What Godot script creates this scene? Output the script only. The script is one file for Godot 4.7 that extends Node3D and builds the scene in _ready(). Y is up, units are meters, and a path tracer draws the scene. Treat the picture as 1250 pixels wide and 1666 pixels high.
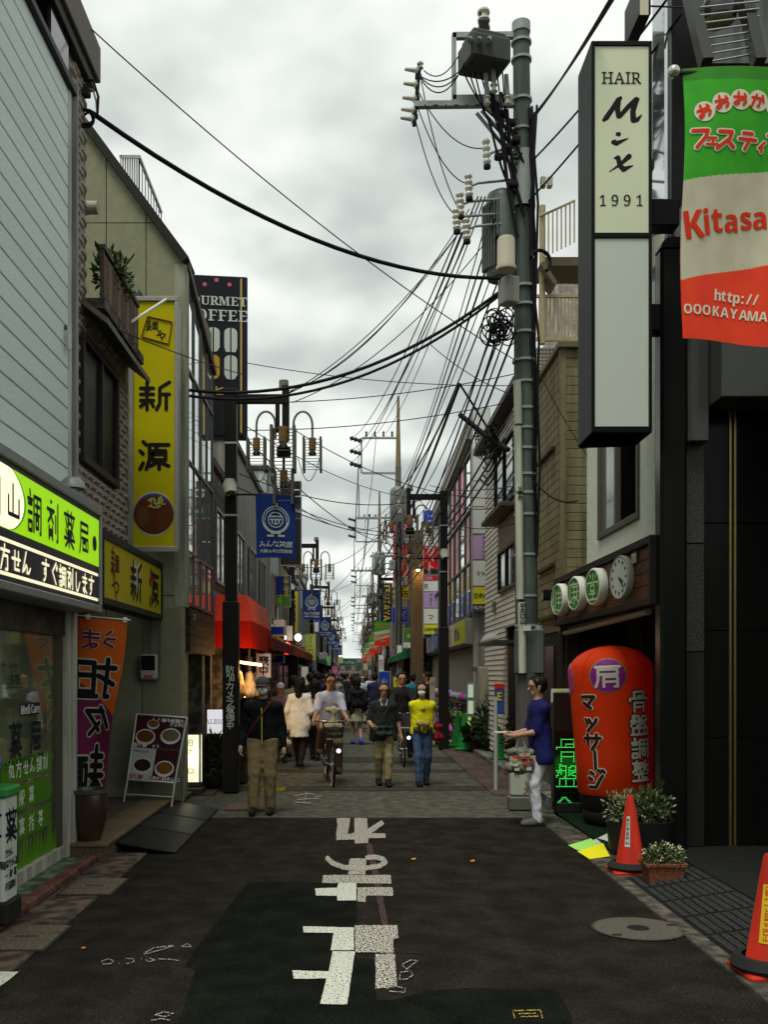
extends Node3D
# A narrow shopping street under an overcast sky. Camera at eye height looks along -z.
const FOC := 1600.0
const VX := 575.0
const HY := 1095.0
const EYE := 1.75
var rng := RandomNumberGenerator.new()
var mats := {}
var texs := {}
var names := {}

func W(px: float, py: float, d: float) -> Vector3:
	return Vector3((px - VX) * d / FOC, EYE - (py - HY) * d / FOC, -d)
func G(px: float, py: float, y := 0.0) -> Vector3:
	var d := FOC * (EYE - y) / (py - HY)
	return Vector3((px - VX) * d / FOC, y, -d)
func YY(py: float, d: float) -> float: return EYE - (py - HY) * d / FOC
func XX(px: float, d: float) -> float: return (px - VX) * d / FOC

# ---------------------------------------------------------------- mesh builder
class MB:
	var v := PackedVector3Array()
	var n := PackedVector3Array()
	var ix := PackedInt32Array()
	var uv := PackedVector2Array()
	var T := Transform3D.IDENTITY
	func at(p: Vector3, yaw := 0.0) -> MB:
		T = Transform3D(Basis(Vector3.UP, yaw), p)
		return self
	func vert(p: Vector3, nn: Vector3) -> int:
		v.push_back(T * p)
		n.push_back((T.basis * nn).normalized())
		return v.size() - 1
	func face(pts: Array, nn: Vector3) -> MB:   # convex, counter-clockwise seen from nn
		var b := v.size()
		for p in pts: vert(p, nn)
		for k in range(1, pts.size() - 1):
			ix.append_array([b, b + k + 1, b + k])
		return self
	func out(pts: Array, c: Vector3) -> MB:   # convex face turned away from c
		var nn: Vector3 = (pts[1] - pts[0]).cross(pts[2] - pts[0]).normalized()
		if nn.dot(pts[0] - c) < 0.0:
			pts = pts.duplicate()
			pts.reverse()
			nn = -nn
		return face(pts, nn)
	func box(c: Vector3, s: Vector3, bv := 0.0) -> MB:
		var h := s * 0.5
		if bv <= 0.0:
			for a in 3:
				for sg in [-1.0, 1.0]:
					var pts := []
					for q in [[-1, -1], [1, -1], [1, 1], [-1, 1]]:
						var p := Vector3.ZERO
						p[a] = h[a] * sg
						p[(a + 1) % 3] = h[(a + 1) % 3] * q[0]
						p[(a + 2) % 3] = h[(a + 2) % 3] * q[1]
						pts.append(c + p)
					out(pts, c)
			return self
		var P := func(sx: float, sy: float, sz: float, a: int) -> Vector3:
			var sgn := Vector3(sx, sy, sz)
			var p := sgn * (h - Vector3.ONE * bv)
			p[a] = sgn[a] * h[a]
			return c + p
		for a in 3:
			var b := (a + 1) % 3
			var g := (a + 2) % 3
			for sg in [-1.0, 1.0]:
				var pts := []
				for q in [[-1, -1], [1, -1], [1, 1], [-1, 1]]:
					var s3 := Vector3.ZERO
					s3[a] = sg; s3[b] = q[0]; s3[g] = q[1]
					pts.append(P.call(s3.x, s3.y, s3.z, a))
				out(pts, c)
			for q in [[-1, -1], [1, -1], [1, 1], [-1, 1]]:
				var s1 := Vector3.ZERO
				s1[b] = q[0]; s1[g] = q[1]
				var s2 := s1
				s1[a] = -1; s2[a] = 1
				out([P.call(s1.x, s1.y, s1.z, b), P.call(s2.x, s2.y, s2.z, b), P.call(s2.x, s2.y, s2.z, g), P.call(s1.x, s1.y, s1.z, g)], c)
		for sx in [-1, 1]:
			for sy in [-1, 1]:
				for sz in [-1, 1]:
					out([P.call(sx, sy, sz, 0), P.call(sx, sy, sz, 1), P.call(sx, sy, sz, 2)], c)
		return self
	func span(a: Vector3, b: Vector3, bv := 0.0) -> MB:   # box from corner to corner
		return box((a + b) * 0.5, (b - a).abs(), bv)
	func beam(a: Vector3, b: Vector3, w: float, h: float, up := Vector3.UP) -> MB:
		var f := (b - a).normalized()
		var r := f.cross(up).normalized()
		if r.length() < 0.5: r = Vector3.RIGHT
		var u := r.cross(f)
		var old := T
		T = T * Transform3D(Basis(r, u, -f), (a + b) * 0.5)
		box(Vector3.ZERO, Vector3(w, h, a.distance_to(b)))
		T = old
		return self
	func tube(path: Array, r, sides := 6, caps := true, r1 := -1.0) -> MB:
		var m := path.size()
		var up := Vector3.UP
		var t0: Vector3 = (path[1] - path[0]).normalized()
		if absf(t0.dot(up)) > 0.95: up = Vector3.RIGHT
		var side := t0.cross(up).normalized()
		var base := v.size()
		for k in m:
			var t: Vector3 = (path[mini(k + 1, m - 1)] - path[maxi(k - 1, 0)]).normalized()
			side = (side - t * side.dot(t)).normalized()
			var bn := t.cross(side)
			var rr: float = r[k] if r is Array else (r if r1 < 0.0 else lerpf(r, r1, float(k) / (m - 1)))
			for j in sides:
				var a := TAU * j / sides
				var o := side * cos(a) + bn * sin(a)
				vert(path[k] + o * rr, o)
		for k in m - 1:
			for j in sides:
				var a := base + k * sides + j
				var b := base + k * sides + (j + 1) % sides
				ix.append_array([a, b + sides, b, a, a + sides, b + sides])
		if caps:
			for e in [0, m - 1]:
				var t: Vector3 = (path[1] - path[0]).normalized() if e == 0 else (path[m - 1] - path[m - 2]).normalized()
				var nn := -t if e == 0 else t
				var b := v.size()
				for j in sides:
					v.push_back(v[base + e * sides + j])
					n.push_back((T.basis * nn).normalized())
				for j in range(1, sides - 1):
					if e == 0: ix.append_array([b, b + j, b + j + 1])
					else: ix.append_array([b, b + j + 1, b + j])
		return self
	func rod(a: Vector3, b: Vector3, r: float, sides := 6) -> MB:
		return tube([a, b], r, sides)
	func lathe(prof: Array, seg := 16, base := Vector3.ZERO) -> MB:   # prof: Vector2(radius, height), upwards
		var ns := []
		for k in prof.size() - 1:
			var d: Vector2 = prof[k + 1] - prof[k]
			ns.append(Vector2(d.y, -d.x).normalized())
		for k in prof.size() - 1:
			var n0: Vector2 = ns[k]
			var n1: Vector2 = ns[k]
			if k > 0 and ns[k - 1].dot(ns[k]) > 0.6: n0 = (ns[k - 1] + ns[k]).normalized()
			if k < ns.size() - 1 and ns[k + 1].dot(ns[k]) > 0.6: n1 = (ns[k + 1] + ns[k]).normalized()
			var b := v.size()
			for j in seg:
				var a := TAU * j / seg
				var e := Vector3(cos(a), 0, sin(a))
				vert(base + e * prof[k].x + Vector3.UP * prof[k].y, e * n0.x + Vector3.UP * n0.y)
				vert(base + e * prof[k + 1].x + Vector3.UP * prof[k + 1].y, e * n1.x + Vector3.UP * n1.y)
			for j in seg:
				var a := b + 2 * j
				var c := b + 2 * ((j + 1) % seg)
				ix.append_array([a, c, c + 1, a, c + 1, a + 1])
		return self
	func torus(c: Vector3, axis: Vector3, R: float, r: float, seg := 24, sides := 6, a0 := 0.0, a1 := TAU) -> MB:
		var u := axis.cross(Vector3.UP)
		if u.length() < 0.1: u = axis.cross(Vector3.RIGHT)
		u = u.normalized()
		var w := axis.cross(u).normalized()
		var path := []
		for k in seg + 1:
			var a := lerpf(a0, a1, float(k) / seg)
			path.append(c + (u * cos(a) + w * sin(a)) * R)
		return tube(path, r, sides, a1 - a0 < TAU - 0.01)
	func prism(poly: PackedVector2Array, z0: float, z1: float) -> MB:   # outline in xy, extruded from z0 to z1
		var pl := poly
		if Geometry2D.is_polygon_clockwise(pl):
			pl = pl.duplicate()
			pl.reverse()
		var tr := Geometry2D.triangulate_polygon(pl)
		for sd in 2:
			var b := v.size()
			var nn := Vector3(0, 0, 1.0 if sd else -1.0)
			for p in pl: vert(Vector3(p.x, p.y, z1 if sd else z0), nn)
			for k in range(0, tr.size(), 3):
				var A := pl[tr[k]]; var B := pl[tr[k + 1]]; var C := pl[tr[k + 2]]
				var ccw := (B - A).cross(C - A) > 0.0
				if ccw == (sd == 1): ix.append_array([b + tr[k], b + tr[k + 2], b + tr[k + 1]])
				else: ix.append_array([b + tr[k], b + tr[k + 1], b + tr[k + 2]])
		for k in pl.size():
			var A := pl[k]; var B := pl[(k + 1) % pl.size()]
			face([Vector3(A.x, A.y, z0), Vector3(B.x, B.y, z0), Vector3(B.x, B.y, z1), Vector3(A.x, A.y, z1)], Vector3(B.y - A.y, A.x - B.x, 0).normalized())
		return self
	func sheet(pts: Array, up: Vector3) -> MB:   # flat polygon in 3-D given by points on a plane y = const
		var pl := PackedVector2Array()
		for p in pts: pl.append(Vector2(p.x, p.z))
		var tr := Geometry2D.triangulate_polygon(pl)
		var b := v.size()
		for p in pts: vert(p, up)
		for k in range(0, tr.size(), 3):
			var A := pl[tr[k]]; var B := pl[tr[k + 1]]; var C := pl[tr[k + 2]]
			if (B - A).cross(C - A) > 0.0: ix.append_array([b + tr[k], b + tr[k + 1], b + tr[k + 2]])
			else: ix.append_array([b + tr[k], b + tr[k + 2], b + tr[k + 1]])
		return self
	func ball(c: Vector3, r: Vector3, seg := 12, rings := 8) -> MB:
		var b := v.size()
		for k in rings + 1:
			var t := PI * k / rings
			for j in seg + 1:
				var a := TAU * j / seg
				var o := Vector3(sin(t) * cos(a), cos(t), sin(t) * sin(a))
				vert(c + o * r, o / r)
		for k in rings:
			for j in seg:
				var a := b + k * (seg + 1) + j
				ix.append_array([a, a + seg + 2, a + 1, a, a + seg + 1, a + seg + 2])
		return self
	func mesh() -> ArrayMesh:
		var am := ArrayMesh.new()
		if v.is_empty(): return am
		var arr := []
		arr.resize(Mesh.ARRAY_MAX)
		arr[Mesh.ARRAY_VERTEX] = v
		arr[Mesh.ARRAY_NORMAL] = n
		if uv.size() == v.size(): arr[Mesh.ARRAY_TEX_UV] = uv
		arr[Mesh.ARRAY_INDEX] = ix
		am.add_surface_from_arrays(Mesh.PRIMITIVE_TRIANGLES, arr)
		return am

# ---------------------------------------------------------------- naming
func thing(called: String, label: String, category: String, at := Vector3.ZERO, group := "") -> Node3D:
	var o := Node3D.new()
	tag(o, called, label, category, group)
	add_child(o)
	o.position = at
	return o
func tag(o: Node3D, called: String, label: String, category: String, group := "") -> void:
	var k: int = names.get(called, 0)
	names[called] = k + 1
	o.name = called if k == 0 else "%s_%03d" % [called, k]
	o.set_meta("label", label)
	o.set_meta("category", category)
	if group: o.set_meta("group", group)
func part(parent: Node3D, called: String, mb, m: Material, label := "") -> MeshInstance3D:   # mb in the parent's own axes
	var o := MeshInstance3D.new()
	o.mesh = mb.mesh() if mb is MB else mb
	o.material_override = m
	o.name = called
	if label: o.set_meta("label", label)
	parent.add_child(o, true)
	return o
func wpart(parent: Node3D, called: String, mb, m: Material, label := "") -> MeshInstance3D:   # mb in world axes, parent a top-level thing without a turn
	var o := part(parent, called, mb, m, label)
	o.position = -parent.position
	return o
func single(called: String, mb, m: Material, label: String, category: String, group := "") -> MeshInstance3D:
	var o := MeshInstance3D.new()
	o.mesh = mb.mesh() if mb is MB else mb
	o.material_override = m
	tag(o, called, label, category, group)
	add_child(o)
	return o
func struct(called: String, mb, m: Material) -> MeshInstance3D:
	var o := MeshInstance3D.new()
	o.mesh = mb.mesh() if mb is MB else mb
	o.material_override = m
	o.name = called
	o.set_meta("kind", "structure")
	add_child(o, true)
	return o
func dup(o: Node3D, called: String, at: Vector3, yaw := 0.0, label := "") -> Node3D:
	var c: Node3D = o.duplicate()
	var k: int = names.get(called, 0)
	names[called] = k + 1
	c.name = called if k == 0 else "%s_%03d" % [called, k]
	add_child(c)
	c.position = at
	c.rotation.y = yaw
	if label: c.set_meta("label", label)
	return c

# ---------------------------------------------------------------- materials
func noise_tex(key: String, freq: float, lo: float, hi: float, oct := 4, size := 512, kind := 0, p0 := 0.25, p1 := 0.75) -> Texture2D:
	if not texs.has(key):
		var fn := FastNoiseLite.new()
		fn.seed = key.hash() % 10000
		fn.noise_type = FastNoiseLite.TYPE_SIMPLEX_SMOOTH if kind == 0 else FastNoiseLite.TYPE_CELLULAR
		fn.frequency = freq
		fn.fractal_octaves = oct
		if kind == 0: fn.fractal_type = FastNoiseLite.FRACTAL_FBM
		else: fn.fractal_type = FastNoiseLite.FRACTAL_NONE
		var t := NoiseTexture2D.new()
		t.width = size; t.height = size
		t.seamless = true
		t.noise = fn
		var g := Gradient.new()
		g.offsets = PackedFloat32Array([p0, p1])
		g.colors = PackedColorArray([Color(lo, lo, lo), Color(hi, hi, hi)])
		t.color_ramp = g
		texs[key] = t
	return texs[key]
func bump_tex(key: String, freq: float, oct: int, strength: float, kind := 0) -> Texture2D:
	if not texs.has(key):
		var fn := FastNoiseLite.new()
		fn.seed = key.hash() % 10000
		fn.noise_type = FastNoiseLite.TYPE_SIMPLEX_SMOOTH if kind == 0 else FastNoiseLite.TYPE_CELLULAR
		fn.frequency = freq
		fn.fractal_octaves = oct
		var t := NoiseTexture2D.new()
		t.width = 512; t.height = 512
		t.seamless = true
		t.as_normal_map = true
		t.bump_strength = strength
		t.noise = fn
		texs[key] = t
	return texs[key]
# surface kinds: [colour texture, tiles per metre, normal texture, tiles per metre]
func kind_of(k: String) -> Array:
	match k:
		"wall": return [noise_tex("wall", 0.012, 0.72, 1.0, 6), 0.35, bump_tex("stucco", 0.09, 3, 5.0), 2.0]
		"streak": return [noise_tex("streak", 0.01, 0.8, 1.0, 5), Vector3(1.1, 0.16, 1.1), null, 1.0]
		"concrete": return [noise_tex("concrete", 0.02, 0.6, 1.0, 6), 0.5, bump_tex("stucco", 0.09, 3, 5.0), 1.5]
		"asphalt": return [noise_tex("asphalt", 0.16, 0.45, 1.0, 3, 512, 0, 0.3, 0.72), 0.9, bump_tex("grit", 0.2, 2, 9.0), 1.6]
		"metal": return [noise_tex("metal", 0.02, 0.95, 1.0, 5), 0.6, null, 1.0]
		"fine": return [noise_tex("fine", 0.06, 0.95, 1.0, 4), 0.9, null, 1.0]
		"cloth": return [noise_tex("cloth", 0.03, 0.94, 1.0, 4), 1.2, bump_tex("weave", 0.25, 2, 2.0), 3.0]
		"wood": return [noise_tex("wood", 0.015, 0.6, 1.0, 5), Vector3(6.0, 6.0, 0.5), null, 1.0]
		"stone": return [noise_tex("stone", 0.05, 0.65, 1.0, 5), 1.5, bump_tex("stucco", 0.09, 3, 5.0), 2.5]
		"leaf": return [noise_tex("leaf", 0.05, 0.6, 1.0, 3), 4.0, null, 1.0]
		"speck": return [noise_tex("speck", 0.3, 0.25, 1.0, 2, 512, 0, 0.35, 0.7), 1.0, bump_tex("grit", 0.2, 2, 9.0), 1.6]
	return []
func mt(r: float, g: float, b: float, rough := 0.8, kind := "", metal := 0.0) -> StandardMaterial3D:
	var key := "%.3f %.3f %.3f %.2f %s %.2f" % [r, g, b, rough, kind, metal]
	if mats.has(key): return mats[key]
	var m := StandardMaterial3D.new()
	m.albedo_color = Color(r, g, b).linear_to_srgb()
	m.roughness = rough
	m.metallic = metal
	if rough > 0.35: m.metallic_specular = 0.22
	var k := kind_of(kind)
	if k:
		m.uv1_triplanar = true
		m.uv1_world_triplanar = true
		m.uv1_scale = k[1] if k[1] is Vector3 else Vector3.ONE * k[1]
		m.albedo_texture = k[0]
		if k[2]:
			m.normal_enabled = true
			m.normal_texture = k[2]
			m.normal_scale = 0.5
	mats[key] = m
	return m
func hexm(h: String, rough := 0.8, kind := "", metal := 0.0) -> StandardMaterial3D:
	var c := Color(h).srgb_to_linear()
	return mt(c.r, c.g, c.b, rough, kind, metal)
func glow(r: float, g: float, b: float, e: float) -> StandardMaterial3D:
	var key := "glow %.3f %.3f %.3f %.2f" % [r, g, b, e]
	if mats.has(key): return mats[key]
	var m := StandardMaterial3D.new()
	m.albedo_color = Color(r, g, b).linear_to_srgb()
	m.roughness = 0.4
	m.emission_enabled = true
	m.emission = Color(r, g, b).linear_to_srgb()
	m.emission_energy_multiplier = e
	mats[key] = m
	return m
func glass(r := 0.04, g := 0.05, b := 0.05, alpha := 0.35) -> StandardMaterial3D:
	var key := "glass %.2f %.2f %.2f %.2f" % [r, g, b, alpha]
	if mats.has(key): return mats[key]
	var m := StandardMaterial3D.new()
	m.albedo_color = Color(Color(r, g, b).linear_to_srgb(), alpha)
	m.roughness = 0.03
	m.metallic_specular = 0.6
	m.transparency = BaseMaterial3D.TRANSPARENCY_ALPHA
	mats[key] = m
	return m

# ---------------------------------------------------------------- lettering
func text(mb: MB, s: String, origin: Vector3, right: Vector3, up: Vector3, size: float, weight := 0.1, vertical := false, gap := 1.05, aspect := 1.0, piece := 9.0) -> void:
	# characters as strokes on the plane through origin (middle of the first one), standing off along right x up; piece: longest straight bit
	var nn := right.cross(up).normalized()
	var cur := Vector3.ZERO
	for ch in s:
		var si := 0
		for st in glyph(ch):
			for k in maxi(st.size() - 1, 1):
				var a: Vector2 = (st[k] - Vector2(4.5, 4.5)) / 9.0 * Vector2(aspect, -1.0) * size
				var b: Vector2 = a + Vector2(0.001, 0.001)
				if st.size() > 1: b = (st[k + 1] - Vector2(4.5, 4.5)) / 9.0 * Vector2(aspect, -1.0) * size
				var cuts := int(ceil(a.distance_to(b) / piece))
				for j in cuts:
					var lift := 0.0001 * ((si * 3 + k + j * 2) % 24)
					var A := a.lerp(b, float(j) / cuts)
					var B := a.lerp(b, float(j + 1) / cuts)
					var dr := (B - A).normalized()
					var f := []
					for q in 10:
						var an := dr.angle() + PI * 0.5 + PI * (q % 5) / 4.0 + (PI if q > 4 else 0.0)
						var p := (A if q < 5 else B) + Vector2(cos(an), sin(an)) * weight * size * 0.5
						f.append(origin + cur + right * p.x + up * p.y + nn * lift)
					mb.face(f, nn)
			si += 1
		cur += (-up if vertical else right * aspect) * size * gap
func latin(parent: Node3D, called: String, s: String, size: float, m: Material, xf: Transform3D, font := "Droid Sans", weight := 400, depth := 0.004, italic := false) -> MeshInstance3D:
	var key := font + str(weight)
	if not texs.has(key):
		var f := SystemFont.new()
		f.font_names = PackedStringArray([font])
		f.font_weight = weight
		texs[key] = f
	var t := TextMesh.new()
	t.font = texs[key]
	t.text = s
	t.font_size = 48
	t.pixel_size = size / 48.0 * 1.38
	t.depth = depth
	t.curve_step = 3.0
	var o := MeshInstance3D.new()
	o.mesh = t
	o.material_override = m
	o.name = called
	parent.add_child(o, true)
	o.transform = xf
	if italic: o.transform = xf * Transform3D(Basis(Vector3(1, 0, 0), Vector3(0.2, 1, 0), Vector3(0, 0, 1)), Vector3.ZERO)
	return o
# strokes of each character: points as column-row digits on a ten by ten grid, strokes divided by bars; <part x0 x1 y0 y1> squeezes another character in
const STROKES := {
	"山": "41 48|14 18 88|84 88", "言": "40 51|02 92|13 83|15 85|17 87 89 19 17", "周": "09 01 91 99 89|23 73|42 45|25 75|36 66 68 38 36",
	"調": "<言 0 3 0 9>|<周 4 9 0 9>", "刂": "23 27|70 79 59", "文": "40 50|02 82|22 75|72 15|26 29|66 69|27 67|28 68", "剤": "<文 0 6 0 9>|<刂 6 9 0 9>",
	"薬": "01 91|30 32|60 62|42 33|33 63 66 36 33|35 65|12 24|26 15|82 74|75 86|07 97|46 49|47 19|47 89",
	"局": "11 81 83 13|11 16 09|25 85 88 78|36 66 68 38 36", "処": "30 05|12 42 18|14 35 58 98|52 54 57|52 72 76 87", "方": "40 41|02 92|42 33 25 09|34 74 79 59",
	"せ": "04 94|71 76 66|31 38 48 88", "ん": "40 08 27 45 56 58 78 96", "す": "02 92|50 56 48 29|54 34 36 56", "ぐ": "70 24 79|72 83|81 92", "し": "21 27 39 59 85",
	"ま": "12 82|14 84|50 57 49 28 27 47 89", "一": "05 95", "般": "20 11|11 16 09|11 41 49 39|05 45|23 24|26 27|61 54|61 81 84 94|55 85 58|56 89",
	"服": "09 01 31 39 29|04 34|51 59|51 81 83 73|55 85 59|56 89", "指": "02 42|20 29 19|06 44|51 54 94|90 53|56 86 89 59 56|57 87",
	"導": "01 91|30 21|60 71|22 72 75 25 22|23 73|06 96|66 69 49|27 38", "麦": "12 82|14 84|06 96|50 56|47 09|26 86 29|47 99",
	"面": "01 91|41 33|03 93 99 09 03|33 39|63 69|35 65|37 67", "麺": "<麦 0 4 0 9>|<面 5 9 2 8>", "や": "15 63 94 86 67|40 52|20 69",
	"新": "20 21|02 42|12 23|32 23|04 44|06 46|25 29|26 08|36 48|90 62 67 59|64 94|84 89", "源": "10 21|03 14|17 09|31 91|31 36 29|61 52|43 83 86 46 43|44 84|66 69|57 38|77 98",
	"う": "40 62|24 64 76 38", "担": "02 42|20 29 19|06 44|51 91 98 58|51 58|54 94|49 99", "々": "31 06|22 72 37|35 68", "阝": "00 09|00 60 43 65 57 37", "防": "<阝 0 3 0 9>|<方 3 9 0 9>",
	"犯": "40 03|10 44 48 39|61 91 95 85|61 68 98 96", "カ": "03 83 78 58|41 34 09", "メ": "70 58 09|23 88", "ラ": "21 71|04 84 58 29", "禾": "60 11|03 93|50 59|44 07|64 97",
	"家": "40 41|11 13|11 91 93|24 84|54 38 18|54 66 59 49|45 06|66 09|84 65|66 99", "稼": "<禾 0 4 0 9>|<家 4 9 0 9>", "亻": "60 05|53 59",
	"動": "30 01|02 52|13 43 46 16 13|14 44|30 38|09 59|63 93 98 88|80 75 69", "働": "<亻 0 2 0 9>|<動 3 9 0 9>", "中": "12 82 86 16 12|40 49", "み": "11 51 18 07 16 45 86|74 79", "な": "02 52|30 06|71 83|64 68 48 47 98",
	"笑": "10 02|12 42|21 33|60 52|62 92|71 83|84 15|06 96|45 46 09|56 99", "顔": "20 21|02 42|12 23|32 23|04 44|14 09|46 27|48 19|51 91|71 62|52 82 87 57 52|54 84|67 59|77 89",
	"大": "03 93|40 43 09|45 99", "岡": "09 01 81 89 79|23 34|63 54|15 75|25 28 68 66|45 48", "北": "30 38|04 34|08 36|60 68 98 96|92 64", "口": "12 82 88 18 12",
	"商": "40 41|01 91|21 32|61 52|09 03 93 99 89|36 66 68 38 36", "店": "40 41|11 91|11 16 09|52 55|54 84|35 85 89 39 35", "街": "20 02|23 05|15 19|32 62|50 55|34 64|36 66|56 59|72 92|74 94|84 89 79",
	"駅": "01 41|01 05|23 43|21 25|24 44|05 45 48 38|60 65 59|60 90 93 63|73 99", "前": "20 31|70 61|02 92|14 19|14 44 49 39|16 46|64 67|84 89 79",
	"ゴ": "12 82 89|19 89|70 81|90 91", "ル": "31 35 09|61 69 95", "フ": "11 81 74 39", "ス": "11 71 64 09|55 88", "ー": "05 95", "丨": "50 59", "ク": "41 15|33 83 75 39", "コ": "12 82 88|18 88", "ヒ": "21 27 38 88|82 24",
	"肩": "01 91|12 82 84 14|12 16 09|35 39|35 85 89 79|37 87", "骨": "20 70 73|20 23|42 72|42 43|03 93 94|03 04|25 29|25 75 79|27 77", "皿": "10 90 99|10 19|40 49|70 79|09 99", "盤": "<般 0 9 0 5>|<皿 0 9 6 9>",
	"整": "01 51|12 42 43 13 12|20 25|23 05|33 45|70 53|62 92 55|63 95|16 86|56 59|58 88|37 39|09 99", "マ": "11 81 46|24 67", "ッ": "23 35|43 55|83 75 39", "サ": "03 93|21 26|71 75 49", "ジ": "11 32|04 25|09 49 74 83|60 71|80 91",
	"健": "<亻 0 2 0 9>|31 42 33 45 29|27 49 99|52 92|54 94|70 78|56 96|92 94", "康": "40 41|11 91|11 16 09|32 82 86 36|34 94|52 59|27 38|46 18|85 67|66 98", "堂": "50 52|20 31|80 71|04 03 93 94|34 64 66 36 34|27 77|56 59|09 99",
	"形": "01 51|04 54|11 15 09|41 49|90 63|94 66|98 69", "外": "20 05|12 42 09|24 36|60 69|64 96", "科": "<禾 0 4 0 9>|61 72|64 75|57 97|80 89", "グ": "41 15|33 83 75 39|80 81|90 91", "ド": "30 39|34 76|60 71|80 91", "リ": "21 25|71 75 49",
	"ブ": "11 81 74 39|80 91|90 91", "レ": "21 28 84", "つ": "13 53 84 85 58 38", "の": "53 38 16 34 53 74 86 58", "内": "12 19|12 82 89 79|40 43 26|45 67", "ニ": "22 72|08 98", "日": "21 71 79 29 21|25 75",
	"本": "02 92|40 49|42 07|42 97|27 67", "ガ": "03 83 78 58|41 34 09|71 82|80 91", "ト": "30 39|34 76", "喪": "01 91|50 53|12 32 33 13 12|62 82 83 63 62|04 94|34 39 57|64 99|85 66",
	"お": "03 63|30 37 18 07 35 74 86 68|71 83", "か": "03 63 58 48|31 09|71 85", "ェ": "23 73|53 57|17 87", "テ": "21 71|04 94|55 39", "ィ": "72 36|54 58", "ン": "12 33|08 48 83", "・": "45 55",
	"質": "20 15|13 33|70 65|63 93|25 75 79 29 25|26 76|28 78", "清": "10 21|03 14|17 09|42 82|44 84|31 91|60 64|45 49|45 85 89|47 87", "元": "22 72|04 94|35 36 09|64 68 98 96", "へ": "06 33 98", "ェ小": "23 73", "て": "12 82 44 46 79", "い": "22 27 38|73 86",
	"も": "50 46 48 68 86|13 73|25 65", "で": "12 82 44 46 79|73 74|93 94", "気": "20 03|22 82|15 75|33 73|05 65 79 98", "を": "12 72|40 25 54 57|84 37 38 79", "応": "40 41|11 91|11 16 09|34 25|44 48 78 76|64 75|84 96"}
var GL := {}

func glyph(ch: String) -> Array:
	if not GL.has(ch):
		var o := []
		if STROKES.has(ch):
			for st in STROKES[ch].split("|"):
				if st.begins_with("<"):
					var f: PackedStringArray = st.trim_prefix("<").trim_suffix(">").split(" ")
					for sub in glyph(f[0]):
						var q := []
						for p in sub: q.append(Vector2(lerpf(float(f[1]), float(f[2]), p.x / 9.0), lerpf(float(f[3]), float(f[4]), p.y / 9.0)))
						o.append(q)
				else:
					var q := []
					for t in st.split(" ", false): q.append(Vector2(float(t[0]), float(t[1])))
					o.append(q)
		GL[ch] = o
	return GL[ch]

func wb(parent: Node3D, called: String, a: Vector3, b: Vector3, m: Material, bv := 0.0, label := "") -> MeshInstance3D:
	return wpart(parent, called, MB.new().span(a, b, bv), m, label)
func V(x: float, y: float, z: float) -> Vector3: return Vector3(x, y, z)
func warp(mb: MB, f: Callable) -> MB:   # lays flat work (x across, y up, z out, in metres) on a bent surface
	for k in mb.v.size():
		var p := mb.v[k]
		var a: Vector3 = f.call(p.x, p.y)
		var du: Vector3 = f.call(p.x + 0.01, p.y) - a
		var dv: Vector3 = f.call(p.x, p.y + 0.01) - a
		var nn := du.cross(dv).normalized()
		mb.v[k] = a + nn * p.z
		mb.n[k] = nn
	return mb
func grid(w: float, h: float, nx: int, ny: int, f: Callable, thick := 0.0) -> MB:   # a bent sheet, x 0..w, y 0..-h
	var mb := MB.new()
	for sd in (2 if thick > 0.0 else 1):
		var b := mb.v.size()
		for j in ny + 1:
			for i in nx + 1:
				var x := w * i / nx
				var y := -h * j / ny
				var a: Vector3 = f.call(x, y)
				var nn: Vector3 = (f.call(x + 0.01, y) - a).cross(f.call(x, y + 0.01) - a).normalized()
				mb.v.push_back(a - nn * thick * sd)
				mb.n.push_back(-nn if sd else nn)
				mb.uv.push_back(Vector2(float(i) / nx, float(j) / ny))
		for j in ny:
			for i in nx:
				var a := b + j * (nx + 1) + i
				if sd == 0: mb.ix.append_array([a, a + 1, a + nx + 2, a, a + nx + 2, a + nx + 1])
				else: mb.ix.append_array([a, a + nx + 2, a + 1, a, a + nx + 1, a + nx + 2])
	return mb
func printed(im: Image, rough := 0.85) -> StandardMaterial3D:
	var m := StandardMaterial3D.new()
	m.albedo_texture = ImageTexture.create_from_image(im)
	m.roughness = rough
	return m

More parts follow.
